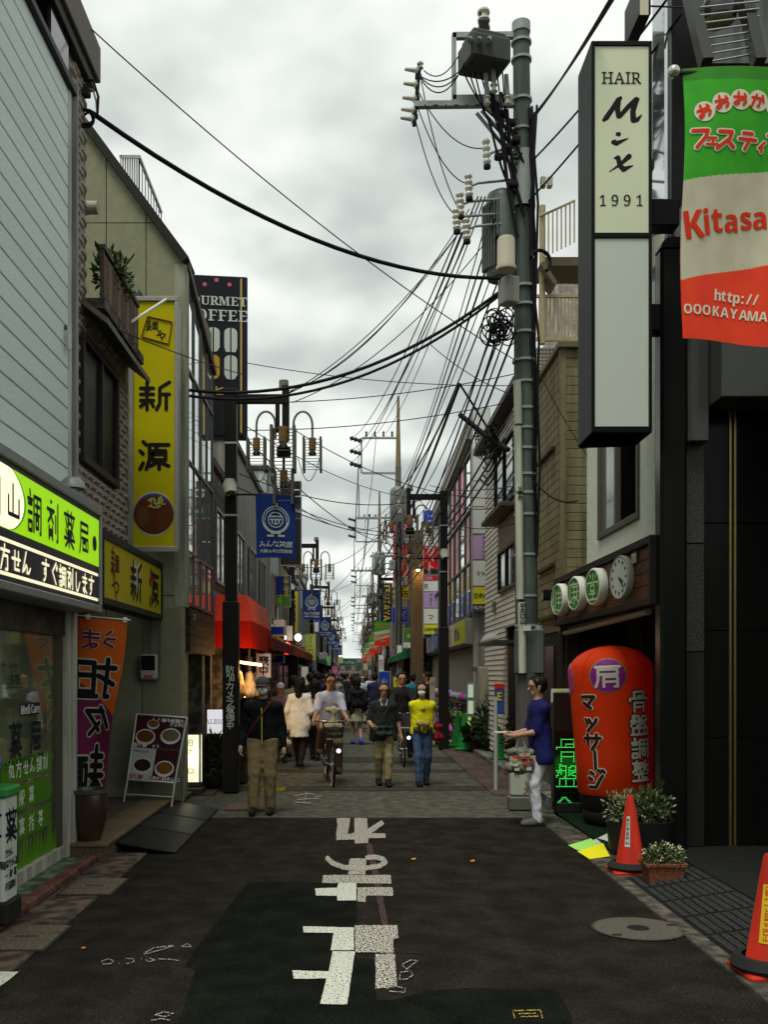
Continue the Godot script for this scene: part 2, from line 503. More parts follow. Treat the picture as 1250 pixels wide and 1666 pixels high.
func build_view() -> void:
	var cam := Camera3D.new()
	cam.name = "camera"
	add_child(cam)
	cam.position = V(0, EYE, 0)
	cam.projection = Camera3D.PROJECTION_FRUSTUM
	cam.near = 0.1
	cam.far = 900.0
	cam.size = 1666.0 / FOC * 0.1
	cam.frustum_offset = Vector2((625.0 - VX) / FOC, (HY - 833.0) / FOC) * 0.1
	cam.current = true
	var env := Environment.new()
	env.tonemap_mode = Environment.TONE_MAPPER_LINEAR
	env.tonemap_exposure = 1.65
	env.background_mode = Environment.BG_SKY
	env.sdfgi_enabled = true
	env.ssao_enabled = true
	env.ssil_enabled = true
	var sky := Sky.new()
	var pan := PanoramaSkyMaterial.new()
	var im := Image.create_empty(1024, 512, false, Image.FORMAT_RGBF)
	var fn := FastNoiseLite.new()
	fn.seed = 102
	fn.frequency = 1.0
	fn.fractal_octaves = 6
	fn.fractal_gain = 0.58
	for j in 512:
		var el := (0.5 - (j + 0.5) / 512.0) * PI
		for i in 1024:
			var az := ((i + 0.5) / 1024.0 - 0.5) * TAU
			var c := Color(0.12, 0.12, 0.11)
			if el > -0.02:
				# a flat cloud deck seen from below
				var h := maxf(sin(el), 0.0) + 0.16
				var x := sin(az) * cos(el) / h
				var z := -cos(az) * cos(el) / h
				var a := fn.get_noise_2d(x * 0.75 + 3.1, z * 0.95 + 1.7)
				var b := fn.get_noise_2d(x * 2.1 - 9.0, z * 2.4 + 5.0)
				var t := clampf(0.6 + 1.25 * a + 0.4 * b, 0.0, 1.0)
				t = t * t * (3.0 - 2.0 * t)
				c = Color(0.31, 0.345, 0.335).lerp(Color(0.60, 0.625, 0.59), t)
			im.set_pixel(i, j, c)
	pan.panorama = ImageTexture.create_from_image(im)
	sky.sky_material = pan
	env.sky = sky
	var we := WorldEnvironment.new()
	we.name = "world"
	we.environment = env
	add_child(we)
	var sun := DirectionalLight3D.new()
	sun.name = "sun"
	sun.light_energy = 0.5
	sun.light_angular_distance = 25.0
	sun.light_color = Color(1.0, 1.0, 0.94)
	sun.shadow_enabled = true
	sun.rotation_degrees = V(-68, -25, 0)
	add_child(sun)

# ---------------------------------------------------------------- ground
func ground_poly(pts: Array, y: float) -> Array:
	var o := []
	for p in pts:
		var g := G(p[0], p[1])
		o.append(V(g.x, y, g.z))
	return o
func ragged(pts: Array, step: float, amp: float) -> Array:   # breaks straight edges into slightly uneven ones
	var g := RandomNumberGenerator.new()
	g.seed = int(pts[0][0] * 7 + pts[0][1])
	var o := []
	for k in pts.size():
		var a := Vector2(pts[k][0], pts[k][1])
		var b := Vector2(pts[(k + 1) % pts.size()][0], pts[(k + 1) % pts.size()][1])
		var n := maxi(1, int(a.distance_to(b) / step))
		for j in n:
			var p := a.lerp(b, float(j) / n) + Vector2(g.randf_range(-amp, amp), g.randf_range(-amp, amp) * 0.6)
			o.append([p.x, p.y])
	return o
func paint_mat(worn: float, tint := Color(0.62, 0.60, 0.54)) -> StandardMaterial3D:
	var key := "paint %.2f %s" % [worn, tint]
	if mats.has(key): return mats[key]
	var m := StandardMaterial3D.new()
	var fn := FastNoiseLite.new()
	fn.seed = 5
	fn.frequency = 0.09
	fn.fractal_octaves = 4
	var t := NoiseTexture2D.new()
	t.width = 512; t.height = 512
	t.seamless = true
	t.noise = fn
	var g := Gradient.new()
	g.interpolation_mode = Gradient.GRADIENT_INTERPOLATE_LINEAR
	g.offsets = PackedFloat32Array([0.0, worn, worn + 0.05, 1.0])
	g.colors = PackedColorArray([Color(0.8, 0.8, 0.8, 0.0), Color(0.8, 0.8, 0.8, 0.0), Color(0.85, 0.85, 0.85, 1.0), Color(1, 1, 1, 1)])
	t.color_ramp = g
	m.albedo_color = tint.linear_to_srgb()
	m.albedo_texture = t
	m.roughness = 0.75
	m.uv1_triplanar = true
	m.uv1_world_triplanar = true
	m.uv1_scale = Vector3.ONE * 1.1
	m.transparency = BaseMaterial3D.TRANSPARENCY_ALPHA_SCISSOR
	m.alpha_scissor_threshold = 0.5
	mats[key] = m
	return m
func road_mat(r: float, g: float, b: float, key: String, big := 0.12) -> StandardMaterial3D:
	# aggregate: three grains of noise laid over one another
	var m: StandardMaterial3D = mt(r, g, b, 0.95, "asphalt").duplicate()
	m.normal_scale = 0.8
	m.metallic_specular = 0.1
	m.albedo_texture = aggregate()
	m.uv1_scale = Vector3.ONE * 0.55
	m.detail_enabled = true
	m.detail_blend_mode = BaseMaterial3D.BLEND_MODE_MUL
	m.detail_uv_layer = BaseMaterial3D.DETAIL_UV_2
	m.uv2_triplanar = true
	m.uv2_world_triplanar = true
	m.uv2_scale = Vector3.ONE * big
	m.detail_albedo = noise_tex("patches" + key, 0.02, 0.8, 1.0, 7, 1024)
	return m
func aggregate() -> Texture2D:   # stone chips in bitumen: mostly dark, a few pale ones
	if not texs.has("chips"):
		var g := RandomNumberGenerator.new()
		g.seed = 17
		var im := Image.create_empty(768, 768, false, Image.FORMAT_RGB8)
		for j in 768:
			for i in 768:
				var n := g.randf_range(0.42, 0.72)
				im.set_pixel(i, j, Color(n, n * g.randf_range(0.95, 1.0), n * g.randf_range(0.88, 1.0)))
		for k in 9000:
			var n := g.randf_range(0.6, 0.9) if k % 9 else 1.0
			im.fill_rect(Rect2i(g.randi_range(0, 764), g.randi_range(0, 764), g.randi_range(1, 3), g.randi_range(1, 3)), Color(n, n, n * 0.95))
		texs.chips = ImageTexture.create_from_image(im)
	return texs.chips
func dot_stroke(mb: MB, pts: Array, w: float, y: float) -> void:   # a chalk or paint line on the ground, points in picture pixels
	for k in pts.size() - 1:
		for pl in Geometry2D.offset_polyline(PackedVector2Array([Vector2(pts[k][0], pts[k][1]), Vector2(pts[k + 1][0], pts[k + 1][1])]), w, Geometry2D.JOIN_ROUND, Geometry2D.END_ROUND):
			var o := []
			for p in pl:
				var g := G(p.x, p.y)
				o.append(V(g.x, y + 0.0002 * (k % 4), g.z))
			mb.sheet(o, Vector3.UP)

func build_ground() -> void:
	struct("ground", MB.new().box(V(0, -0.07, -100), V(500, 0.1, 560)), mt(0.06, 0.058, 0.055, 0.9, "concrete"))
	var road := struct("road", MB.new().box(V(0.05, -0.03, -1.95), V(4.3, 0.06, 19.9)), road_mat(0.092, 0.087, 0.073, "a"))
	struct("street", MB.new().box(V(0.0, -0.035, -116), V(5.0, 0.06, 208.2)), road_mat(0.40, 0.415, 0.365, "b", 0.2))
	# dark patches of newer asphalt on the near road
	var dark := road_mat(0.042, 0.05, 0.042, "c")
	part(road, "asphalt_patch", MB.new().sheet(ground_poly(ragged([[405, 1435], [581, 1437], [580, 1560], [611, 1562], [611, 1628], [640, 1628], [700, 1612], [760, 1609], [906, 1611], [930, 1650], [940, 1700], [280, 1700], [318, 1577], [300, 1572], [352, 1500]], 7.0, 1.0), 0.004), Vector3.UP), dark, "fresh dark asphalt patch")
	# older cross patches in the grey street
	var str2 := road_mat(0.24, 0.245, 0.21, "d", 0.3)
	for q in [[14.6, 15.3, -2.2, 2.3], [17.3, 17.9, -2.0, 2.2], [19.2, 20.6, -0.6, 2.2], [24.0, 24.7, -2.2, 2.2], [29.0, 31.5, -2.2, 0.4]]:
		part(road, "asphalt_patch", MB.new().sheet([V(q[2], 0.0, -q[0]), V(q[3], 0.0, -q[0] - 0.05), V(q[3], 0.0, -q[1]), V(q[2], 0.0, -q[1] + 0.06)], Vector3.UP), str2)
	# painted stop marking, read from the far side; its near part is renewed, the rest is worn
	var fresh := paint_mat(0.27, Color(0.66, 0.66, 0.58))
	var worn := paint_mat(0.42, Color(0.60, 0.55, 0.48))
	var mk := thing("road_marking", "white painted stop characters on the asphalt, partly worn and renewed", "road marking", G(575, 1500))
	var near_bits := [[[475, 1581], [535, 1583], [541, 1550], [578, 1550], [565, 1637], [521, 1636], [531, 1594], [478, 1595]], [[493, 1509], [576, 1511], [576, 1548], [538, 1548], [543, 1520], [494, 1519]],
		[[513, 1447], [548, 1446], [551, 1438], [580, 1438], [580, 1467], [549, 1467], [548, 1459], [514, 1459]]]
	for q in near_bits: wpart(mk, "paint", MB.new().sheet(ground_poly(ragged(q, 9.0, 0.5), 0.009), Vector3.UP), fresh)
	var far_bits := [[[578, 1507], [647, 1507], [649, 1528], [640, 1529], [641, 1552], [578, 1551]], [[611, 1554], [643, 1554], [646, 1608], [611, 1611]], [[525, 1425], [636, 1425], [637, 1439], [524, 1438]],
		[[582, 1445], [639, 1445], [640, 1459], [596, 1459], [595, 1469], [582, 1469]], [[569, 1398], [597, 1398], [595, 1424], [567, 1424]],
		[[549, 1332], [570, 1332], [566, 1358], [577, 1356], [577, 1332], [598, 1332], [598, 1350], [621, 1335], [625, 1342], [604, 1357], [627, 1357], [628, 1364], [600, 1365], [599, 1373], [577, 1373], [577, 1367], [547, 1368]]]
	for q in far_bits: wpart(mk, "paint", MB.new().sheet(ground_poly(ragged(q, 5.0, 0.8), 0.008), Vector3.UP), worn)
	var lp := MB.new()
	dot_stroke(lp, [[533, 1398], [541, 1406], [560, 1413], [590, 1415], [617, 1411], [627, 1405], [623, 1399], [610, 1396], [598, 1397]], 4.0, 0.0105)
	wpart(mk, "paint", lp, worn)
	# cracks and seams, and a faded red guide line
	var tar := mt(0.012, 0.012, 0.011, 0.9)
	for q in [[[580, 1470], [581, 1507]], [[580, 1552], [640, 1551], [690, 1553]], [[396, 1426], [402, 1435], [405, 1440]], [[1075, 1350], [1090, 1385], [1105, 1420]], [[300, 1572], [318, 1577], [322, 1574]], [[910, 1612], [922, 1640], [930, 1666]], [[700, 1340], [742, 1352], [770, 1380], [820, 1392]], [[860, 1440], [885, 1470], [880, 1520], [905, 1560]]]:
		var ck := MB.new()
		dot_stroke(ck, q, 0.45, 0.006)
		part(road, "crack", ck, tar)
	var gd := MB.new()
	dot_stroke(gd, [[601, 1378], [612, 1425], [622, 1480], [634, 1545], [640, 1605]], 5.0, 0.0035)
	part(road, "guide_line", gd, paint_mat(0.46, Color(0.10, 0.05, 0.045)))
	# surveyors' chalk
	var chalk := paint_mat(0.44, Color(0.42, 0.42, 0.40))
	for q in [["white spray chalk figures beside the dark asphalt patch", [[[165, 1567], [175, 1563], [185, 1566], [180, 1571], [168, 1572], [165, 1567]], [[193, 1570], [194, 1571]], [[204, 1562], [218, 1563], [217, 1568], [205, 1571]], [[229, 1562], [230, 1563]], [[238, 1560], [252, 1565], [242, 1568], [236, 1564]], [[234, 1554], [250, 1545], [281, 1541]], [[234, 1556], [282, 1542]], [[258, 1563], [280, 1564], [292, 1566]], [[295, 1543], [312, 1543], [305, 1538], [295, 1543]]]],
		["white spray chalk figures beside the renewed stop marking", [[[630, 1613], [635, 1605], [660, 1612], [658, 1618], [632, 1616]], [[640, 1600], [642, 1602]], [[650, 1597], [662, 1596], [672, 1590], [668, 1583], [652, 1585], [650, 1597]], [[655, 1572], [668, 1565], [680, 1566], [672, 1572], [662, 1580], [655, 1574]]]],
		["white spray chalk figures on the grey paving", [[[478, 1296], [500, 1292], [512, 1294]], [[484, 1302], [520, 1300]], [[500, 1290], [494, 1306]], [[512, 1297], [524, 1296]], [[480, 1306], [505, 1308]]]],
		["white spray chalk loops at the bottom of the dark patch", [[[252, 1655], [265, 1650], [282, 1652], [270, 1658], [252, 1655]], [[246, 1664], [262, 1661], [278, 1664]]]]]:
		var mb := MB.new()
		for s in q[1]: dot_stroke(mb, s, 0.7, 0.012)
		single("chalk_mark", mb, chalk, q[0], "chalk mark")
	var ymk := MB.new()
	for s in [[[835, 1648], [880, 1647]], [[835, 1648], [838, 1660]], [[880, 1647], [883, 1660]], [[845, 1653], [872, 1652]], [[848, 1658], [876, 1657]]]: dot_stroke(ymk, s, 1.0, 0.012)
	single("survey_mark", ymk, paint_mat(0.4, Color(0.4, 0.3, 0.05)), "yellow survey square on the dark asphalt patch", "survey mark")
	single("crosswalk_end", MB.new().sheet(ground_poly([[-40, 1583], [30, 1583], [16, 1595], [-4, 1609], [-60, 1609]], 0.008), Vector3.UP), fresh, "end of a white crosswalk bar by the pharmacy kerb", "road marking")
	for q in [[673, 1398], [769, 1401], [135, 1543]]:
		single("fallen_leaf", MB.new().sheet(ground_poly([[q[0] - 4, q[1]], [q[0] + 3, q[1] - 2], [q[0] + 4, q[1] + 1], [q[0] - 2, q[1] + 2]], 0.006), Vector3.UP), mt(0.45, 0.2, 0.04), "small orange marker scrap lying on the asphalt", "scrap", "orange scraps on the road")
	# gutters of concrete blocks
	var gut := struct("gutter_left", MB.new().box(V(-2.2, -0.04, -4.0), V(0.42, 0.06, 16)), mt(0.10, 0.082, 0.07, 0.9, "concrete"))
	var gm := [mt(0.12, 0.085, 0.07, 0.9, "concrete"), mt(0.10, 0.075, 0.06, 0.9, "concrete"), mt(0.135, 0.10, 0.08, 0.9, "concrete")]
	var blk := MB.new().box(Vector3.ZERO, V(0.39, 0.05, 0.585), 0.008).mesh()
	for k in 14:
		var o := part(gut, "gutter_block", blk, gm[k % 3])
		o.position = V(-2.195, -0.018 + 0.002 * (k % 2), -4.3 - k * 0.6)
	var gur := struct("gutter_right", MB.new().box(V(2.32, -0.035, -1.9), V(0.42, 0.06, 20)), mt(0.09, 0.08, 0.068, 0.9, "concrete"))
	var blk2 := MB.new().box(Vector3.ZERO, V(0.27, 0.05, 0.59), 0.006).mesh()
	var gm2 := [mt(0.12, 0.105, 0.088, 0.9, "concrete"), mt(0.105, 0.093, 0.08, 0.9, "concrete"), mt(0.13, 0.112, 0.094, 0.9, "concrete")]
	for k in 14:
		var o := part(gur, "gutter_block", blk2, gm2[(k * 2 + k / 3) % 3])
		o.position = V(2.345, -0.016, -4.3 - k * 0.6)
	# brick kerb by the pharmacy
	var kerb := struct("kerb", MB.new().box(V(-2.43, -0.0, -6.6), V(0.12, 0.05, 5.2)), mt(0.12, 0.07, 0.06, 0.9, "concrete"))
	var brk := MB.new().box(Vector3.ZERO, V(0.11, 0.07, 0.2), 0.01).mesh()
	var bm := [mt(0.20, 0.085, 0.065, 0.85, "stone"), mt(0.16, 0.07, 0.055, 0.85, "stone"), mt(0.235, 0.105, 0.08, 0.85, "stone")]
	for k in 24:
		var o := part(kerb, "kerb_brick", brk, bm[(k * 7 + k / 4) % 3])
		o.position = V(-2.43, 0.033, -4.4 - k * 0.209)
	struct("pavement", MB.new().span(V(-8, -0.05, 2), V(-2.49, 0.055, -9.2)), mt(0.16, 0.21, 0.14, 0.85, "concrete"))
	# red paver strips along the far street, both sides
	var pm := [mt(0.12, 0.085, 0.07, 0.9, "stone"), mt(0.10, 0.072, 0.06, 0.9, "stone"), mt(0.135, 0.098, 0.08, 0.9, "stone")]
	var pv := MB.new().box(Vector3.ZERO, V(0.27, 0.04, 0.29), 0.006).mesh()
	for sd in [1, -1]:
		var base := struct("paving_strip", MB.new().box(V(sd * 2.3, -0.03, -56), V(0.62, 0.06, 84)), mt(0.15, 0.095, 0.078, 0.9, "concrete"))
		for k in 40:
			for j in 2:
				var o := part(base, "paver", pv, pm[(k * 5 + j * 2 + k / 3) % 3])
				o.position = V(sd * (2.15 + j * 0.28), 0.0 , -14.2 - k * 0.3)
	struct("pavement", MB.new().span(V(2.62, -0.05, -12.6), V(9, 0.09, -60)), mt(0.25, 0.24, 0.215, 0.85, "concrete"))
	struct("pavement", MB.new().span(V(-2.3, -0.05, -12.7), V(-9, 0.06, -60)), mt(0.12, 0.105, 0.09, 0.85, "concrete"))
	# dark granite entrance slab with tile joints
	var slab := struct("entrance_floor", MB.new().span(V(2.92, -0.05, 1), V(7, 0.085, -9.4)), mt(0.02, 0.02, 0.02, 0.9))
	for k in 8:
		for j in 3:
			part(slab, "granite_tile", MB.new().span(V(2.93 + j * 0.6, 0.07, -4.2 - k * 0.65), V(2.93 + j * 0.6 + 0.594, 0.1, -4.2 - k * 0.65 - 0.644), 0.003), mt(0.024, 0.026, 0.023, 0.55, "stone"))
	struct("green_mat", MB.new().span(V(2.52, 0.0, -9.75), V(3.4, 0.03, -12.35), 0.01), mt(0.015, 0.05, 0.02, 0.9, "speck"))
	# covers
	var mh := thing("manhole_cover", "round iron manhole cover with dark centre in the asphalt", "manhole cover", V(1.95, 0, -6.72))
	part(mh, "rim", MB.new().lathe([Vector2(0.30, 0.0), Vector2(0.318, 0.007), Vector2(0.30, 0.009)], 40), mt(0.03, 0.03, 0.03, 0.6, "metal"))
	part(mh, "lid", MB.new().lathe([Vector2(0.30, 0.007), Vector2(0.075, 0.0085)], 40), mt(0.30, 0.26, 0.21, 0.75, "speck"))
	part(mh, "hub", MB.new().lathe([Vector2(0.075, 0.0085), Vector2(0.07, 0.012), Vector2(0.0, 0.012)], 24), mt(0.045, 0.042, 0.04, 0.7, "speck"))
	for a in [-0.3, 2.4]: part(mh, "key_hole", MB.new().box(V(cos(a) * 0.26, 0.009, sin(a) * 0.26), V(0.06, 0.006, 0.03)), mt(0.02, 0.02, 0.02))
	for q in [[[100, 1458], [135, 1432], [208, 1430], [165, 1460]], [[-20, 1548], [30, 1511], [104, 1509], [48, 1548]]]:
		var c := ground_poly(q, 0.0)
		var mid: Vector3 = (c[0] + c[1] + c[2] + c[3]) * 0.25
		var t := thing("drain_cover", "rectangular concrete drain cover with dark frame " + ("beside the brick kerb" if q[0][0] > 0 else "beside the pharmacy stand sign"), "drain cover", V(mid.x, 0.012, mid.z))
		part(t, "frame", MB.new().box(V(0, -0.004, 0), V(0.44, 0.012, 0.62)), mt(0.03, 0.03, 0.028, 0.7))
		for k in 3: part(t, "slab", MB.new().box(V(0, 0.001, -0.2 + 0.2 * k), V(0.40, 0.012, 0.185), 0.003), mt(0.17, 0.135, 0.10, 0.9, "stone"))
		part(t, "handle", MB.new().box(V(0, 0.007, 0), V(0.14, 0.004, 0.05)), mt(0.05, 0.045, 0.04))
	var gt := thing("grate_cover", "brick paved cover plate in the grey street by the walking man", "cover", G(405, 1313))
	part(gt, "frame", MB.new().box(V(0, 0.0, 0), V(0.6, 0.014, 0.62)), mt(0.04, 0.04, 0.038, 0.7))
	for k in 6: part(gt, "brick", MB.new().box(V(-0.24 + 0.097 * k, 0.003, 0), V(0.088, 0.016, 0.57), 0.003), mt(0.16, 0.115, 0.095, 0.9, "stone"))
	var yt := thing("tactile_plate", "yellow square plate set in the grey street", "plate", G(445, 1284))
	part(yt, "plate", MB.new().box(V(0, 0.001, 0), V(0.36, 0.012, 0.5), 0.003), mt(0.42, 0.38, 0.03, 0.8, "speck"))

const LX := -2.66
const RT := Vector3(0, 0, -1)   # reading direction on walls that face +x
const LT := Vector3(0, 0, 1)    # on walls that face -x
const UP := Vector3(0, 1, 0)
const EX := Vector3(1, 0, 0)

func letters(parent: Node3D, called: String, s: String, o: Vector3, r: Vector3, size: float, weight: float, m: Material, vertical := false, gap := 1.05, aspect := 1.0) -> void:
	var big := size > 0.2
	for k in (s.length() if big else 1):
		var mb := MB.new()
		text(mb, s[k] if big else s, o + (-UP if vertical else r * aspect) * size * gap * k, r, UP, size, weight, vertical, gap, aspect)
		if mb.v.size() > 0: wpart(parent, called, mb, m)
func disc(c: Vector3, nn: Vector3, ru: float, rv: float, seg := 28, a0 := 0.0, a1 := TAU) -> MB:
	var mb := MB.new()
	var r := UP.cross(nn).normalized()
	var pts := []
	for k in seg: pts.append(c + r * cos(lerpf(a0, a1, float(k) / seg)) * ru + UP * sin(lerpf(a0, a1, float(k) / seg)) * rv)
	mb.face(pts, nn)
	return mb

func build_pharmacy() -> void:
	var b := thing("pharmacy_building", "two-storey pharmacy clad in pale blue grey boards over a glazed shop front", "building", V(LX, 0, -9.2))
	var board := [mt(0.68, 0.79, 0.75, 0.7, "fine"), mt(0.66, 0.765, 0.73, 0.7, "fine"), mt(0.70, 0.80, 0.765, 0.7, "fine")]
	wb(b, "wall", V(-7, 2.3, -4.0), V(LX - 0.03, 7.2, -9.18), mt(0.03, 0.035, 0.035, 0.9))
	for k in 21:
		var y := 3.28 + k * 0.187
		wb(b, "siding_board", V(LX - 0.028, y, -4.0), V(LX, y + 0.177, -9.16), board[(k * 5 + k / 2) % 3], 0.006)
	wb(b, "corner_trim", V(LX - 0.08, 3.2, -9.16), V(LX + 0.012, 7.2, -9.25), mt(0.55, 0.58, 0.55, 0.6, "streak"), 0.008)
	wb(b, "roof_flashing", V(-7, 7.19, -3.9), V(LX + 0.05, 7.27, -9.3), mt(0.03, 0.035, 0.035, 0.5, "metal"), 0.01)
	# shop front
	var white := mt(0.46, 0.45, 0.37, 0.6, "streak")
	wb(b, "header", V(LX - 0.2, 2.09, -4.0), V(LX + 0.01, 2.36, -9.03), mt(0.10, 0.09, 0.07, 0.7, "wall"))
	wb(b, "corner_post", V(LX - 0.16, 0.03, -9.03), V(LX + 0.03, 2.36, -9.15), white, 0.008)
	wb(b, "corner_post", V(LX - 0.12, 0.03, -9.155), V(LX + 0.06, 2.36, -9.26), white, 0.008)
	wb(b, "window_rail", V(LX - 0.08, 0.03, -4.0), V(LX + 0.0, 0.17, -9.025), white, 0.008)
	var pane := wb(b, "window_pane", V(LX - 0.045, 0.17, -4.0), V(LX - 0.035, 2.09, -9.025), glass(0.05, 0.07, 0.04, 0.32))
	wb(b, "window_frame", V(LX - 0.07, 0.17, -8.9), V(LX - 0.01, 2.09, -9.024), mt(0.07, 0.065, 0.05, 0.5))
	wb(b, "back_wall", V(-4.6, 0.05, -4.0), V(-4.5, 2.4, -9.2), mt(0.32, 0.36, 0.26, 0.9, "wall"))
	wb(b, "side_wall", V(-7, 0.05, -9.14), V(LX - 0.17, 2.35, -9.2), mt(0.3, 0.3, 0.24, 0.9, "wall"))
	wb(b, "shop_floor", V(-4.5, 0.02, -4.0), V(LX - 0.1, 0.06, -9.13), mt(0.25, 0.25, 0.2, 0.6))
	wb(b, "shop_ceiling", V(-4.5, 2.28, -4.0), V(LX - 0.21, 2.34, -9.13), mt(0.5, 0.5, 0.45, 0.9))
	for k in 4: wb(b, "display_shelf", V(-4.4, 0.4 + k * 0.4, -6.6), V(-4.0, 0.43 + k * 0.4, -9.1), mt(0.4, 0.4, 0.3))
	var cl := wb(b, "added_ceiling_light", V(-4.0, 2.25, -5.2), V(-3.2, 2.275, -8.4), glow(0.8, 0.9, 0.62, 1.0))  # glowing panel and its lamp are added to brighten the shop window
	var ol := OmniLight3D.new()
	ol.name = "added_room_light"
	ol.light_energy = 0.18
	ol.light_color = Color(0.93, 1.0, 0.8)
	ol.light_size = 0.4
	ol.shadow_enabled = true
	ol.position = V(-3.6, 2.05, -7.4)
	cl.add_child(ol)
	# lettering on the glass
	var gx := LX - 0.03
	var film := mt(0.07, 0.20, 0.012, 0.5)
	for k in 3:
		wb(b, "green_film", V(gx, 0.98 - k * 0.235 - 0.1, -7.5), V(gx + 0.002, 0.98 - k * 0.235 + 0.095, -8.72), film)
		letters(b, "lettering", ["処方せん調剤", "一般薬", "服薬指導"][k], V(gx + 0.004, 0.98 - k * 0.235, -7.72), RT, 0.125, 0.13, mt(0.55, 0.6, 0.45), false, [1.35, 1.9, 1.9][k])
	var fm := MB.new()
	for k in 46:
		var z := -7.3 - k * 0.036
		var h := 0.16 + 0.10 * (0.5 + 0.5 * sin(k * 2.4)) + 0.06 * sin(k * 0.7)
		fm.face([V(gx, 0.175, z), V(gx, 0.175, z - 0.037), V(gx, 0.175 + h, z - 0.025), V(gx, 0.175 + h, z - 0.012)], EX)
	wpart(b, "grass_film", fm, mt(0.10, 0.26, 0.01, 0.5))
	var ink := mt(0.012, 0.016, 0.02, 0.5)
	letters(b, "lettering", "薬局", V(gx + 0.003, 1.22, -7.82), RT, 0.27, 0.13, ink, false, 1.85)
	letters(b, "lettering", "いつでも元気を応ています", V(gx + 0.003, 1.03, -7.5), RT, 0.085, 0.13, ink, false, 1.05)
	wb(b, "sign_strip", V(gx, 1.40, -7.92), V(gx + 0.002, 1.50, -8.42), ink)
	latin(b, "lettering", "Medi Care", 0.075, mt(0.6, 0.6, 0.55), Transform3D(Basis(UP, PI / 2), V(gx + 0.004, 1.45, -8.17) - b.position))
	letters(b, "lettering", "クイック", V(gx + 0.003, 1.80, -7.55), RT, 0.085, 0.11, ink)
	latin(b, "lettering", "9-19", 0.08, ink, Transform3D(Basis(UP, PI / 2), V(gx + 0.004, 1.70, -7.8) - b.position))
	wb(b, "underline", V(gx, 1.63, -7.62), V(gx + 0.002, 1.636, -7.98), ink)
	# lit fascia sign
	var s := thing("pharmacy_sign", "lit green and navy pharmacy fascia sign in an aluminium case", "sign", V(-2.5, 2.34, -9.2))
	var al := mt(0.30, 0.31, 0.30, 0.45, "metal", 0.5)
	var sx := -2.36
	wb(s, "case", V(LX + 0.005, 2.36, -4.6), V(sx - 0.03, 3.25, -9.17), al)
	wb(s, "frame", V(LX + 0.005, 3.21, -4.6), V(sx + 0.012, 3.29, -9.2), al, 0.008)
	wb(s, "frame", V(LX + 0.005, 2.31, -4.6), V(sx + 0.012, 2.375, -9.2), al, 0.008)
	wb(s, "frame", V(LX + 0.005, 2.375, -9.155), V(sx + 0.012, 3.21, -9.2), al, 0.008)
	wb(s, "sign_panel", V(sx - 0.03, 2.375, -4.6), V(sx - 0.012, 3.21, -9.155), mt(0.008, 0.009, 0.028, 0.35))
	wb(s, "light_panel", V(sx - 0.012, 2.735, -4.6), V(sx - 0.006, 3.165, -9.13), glow(0.26, 0.56, 0.0, 0.58))
	var el := MB.new()
	var el2 := MB.new()
	var p1 := []
	var p2 := []
	for k in 40:
		var a := TAU * k / 40
		p1.append(V(sx - 0.004, clampf(2.95 + sin(a) * 0.26, 2.737, 3.163), -6.45 - cos(a) * 0.64))
		p2.append(V(sx - 0.002, clampf(2.95 + sin(a) * 0.255, 2.737, 3.163), -6.45 - cos(a) * 0.60))
	wpart(s, "oval_rim", el.face(p1, EX), glow(0.01, 0.2, 0.01, 0.5))
	wpart(s, "oval", el2.face(p2, EX), glow(0.85, 0.78, 0.5, 0.75))
	var navy := mt(0.008, 0.009, 0.03, 0.4)
	letters(s, "lettering", "岡山", V(sx, 2.95, -6.45), RT, 0.27, 0.11, navy, false, 1.4)
	letters(s, "lettering", "調剤薬局", V(sx, 2.94, -7.27), RT, 0.29, 0.11, navy, false, 1.55, 1.0)
	wpart(s, "dot", disc(V(sx, 2.93, -8.96), EX, 0.07, 0.07), navy)
	var cream := glow(0.8, 0.76, 0.5, 0.6)
	wb(s, "stripe", V(sx - 0.012, 2.645, -4.6), V(sx - 0.008, 2.67, -9.11), cream)
	wb(s, "stripe", V(sx - 0.012, 2.415, -4.6), V(sx - 0.008, 2.44, -9.11), cream)
	letters(s, "lettering", "処方せん　すぐ調剤します", V(sx - 0.008, 2.54, -6.46), RT, 0.165, 0.13, cream, false, 0.22 / 0.165, 1.0)
	# vent cap and wire bracket on the wall
	var vc := thing("roof_ventilator", "grey metal vent hood above the pharmacy sign", "vent", V(-2.5, 3.29, -8.75))
	part(vc, "pipe", MB.new().lathe([Vector2(0.055, 0.0), Vector2(0.055, 0.1)], 16), al)
	part(vc, "hood", MB.new().lathe([Vector2(0.10, 0.1), Vector2(0.115, 0.1), Vector2(0.1, 0.16), Vector2(0.06, 0.2), Vector2(0, 0.21)], 20), al)
	var wbk := thing("cable_bracket", "white porcelain cable bracket on the pale siding corner", "bracket", V(LX + 0.04, 4.85, -9.05))
	part(wbk, "insulator", MB.new().lathe([Vector2(0, -0.13), Vector2(0.02, -0.13), Vector2(0.03, -0.09), Vector2(0.02, -0.05), Vector2(0.03, 0.0), Vector2(0.02, 0.05), Vector2(0.03, 0.1), Vector2(0, 0.12)], 10), mt(0.5, 0.5, 0.46, 0.3))
	part(wbk, "arm", MB.new().box(V(-0.03, 0.08, 0), V(0.06, 0.03, 0.04)), mt(0.1, 0.1, 0.1, 0.4, "", 0.6))
	# standing sign with blue ball cover
	var st := thing("stand_sign", "white pharmacy stand sign with green top and a blue ball cover", "stand sign", V(-2.475, 0.055, -6.72))
	part(st, "base", MB.new().box(V(0, 0.08, 0), V(0.32, 0.16, 0.3), 0.02), mt(0.02, 0.02, 0.02, 0.6))
	part(st, "post", MB.new().box(V(0, 0.5, 0), V(0.27, 0.72, 0.26), 0.02), mt(0.5, 0.52, 0.46, 0.6))
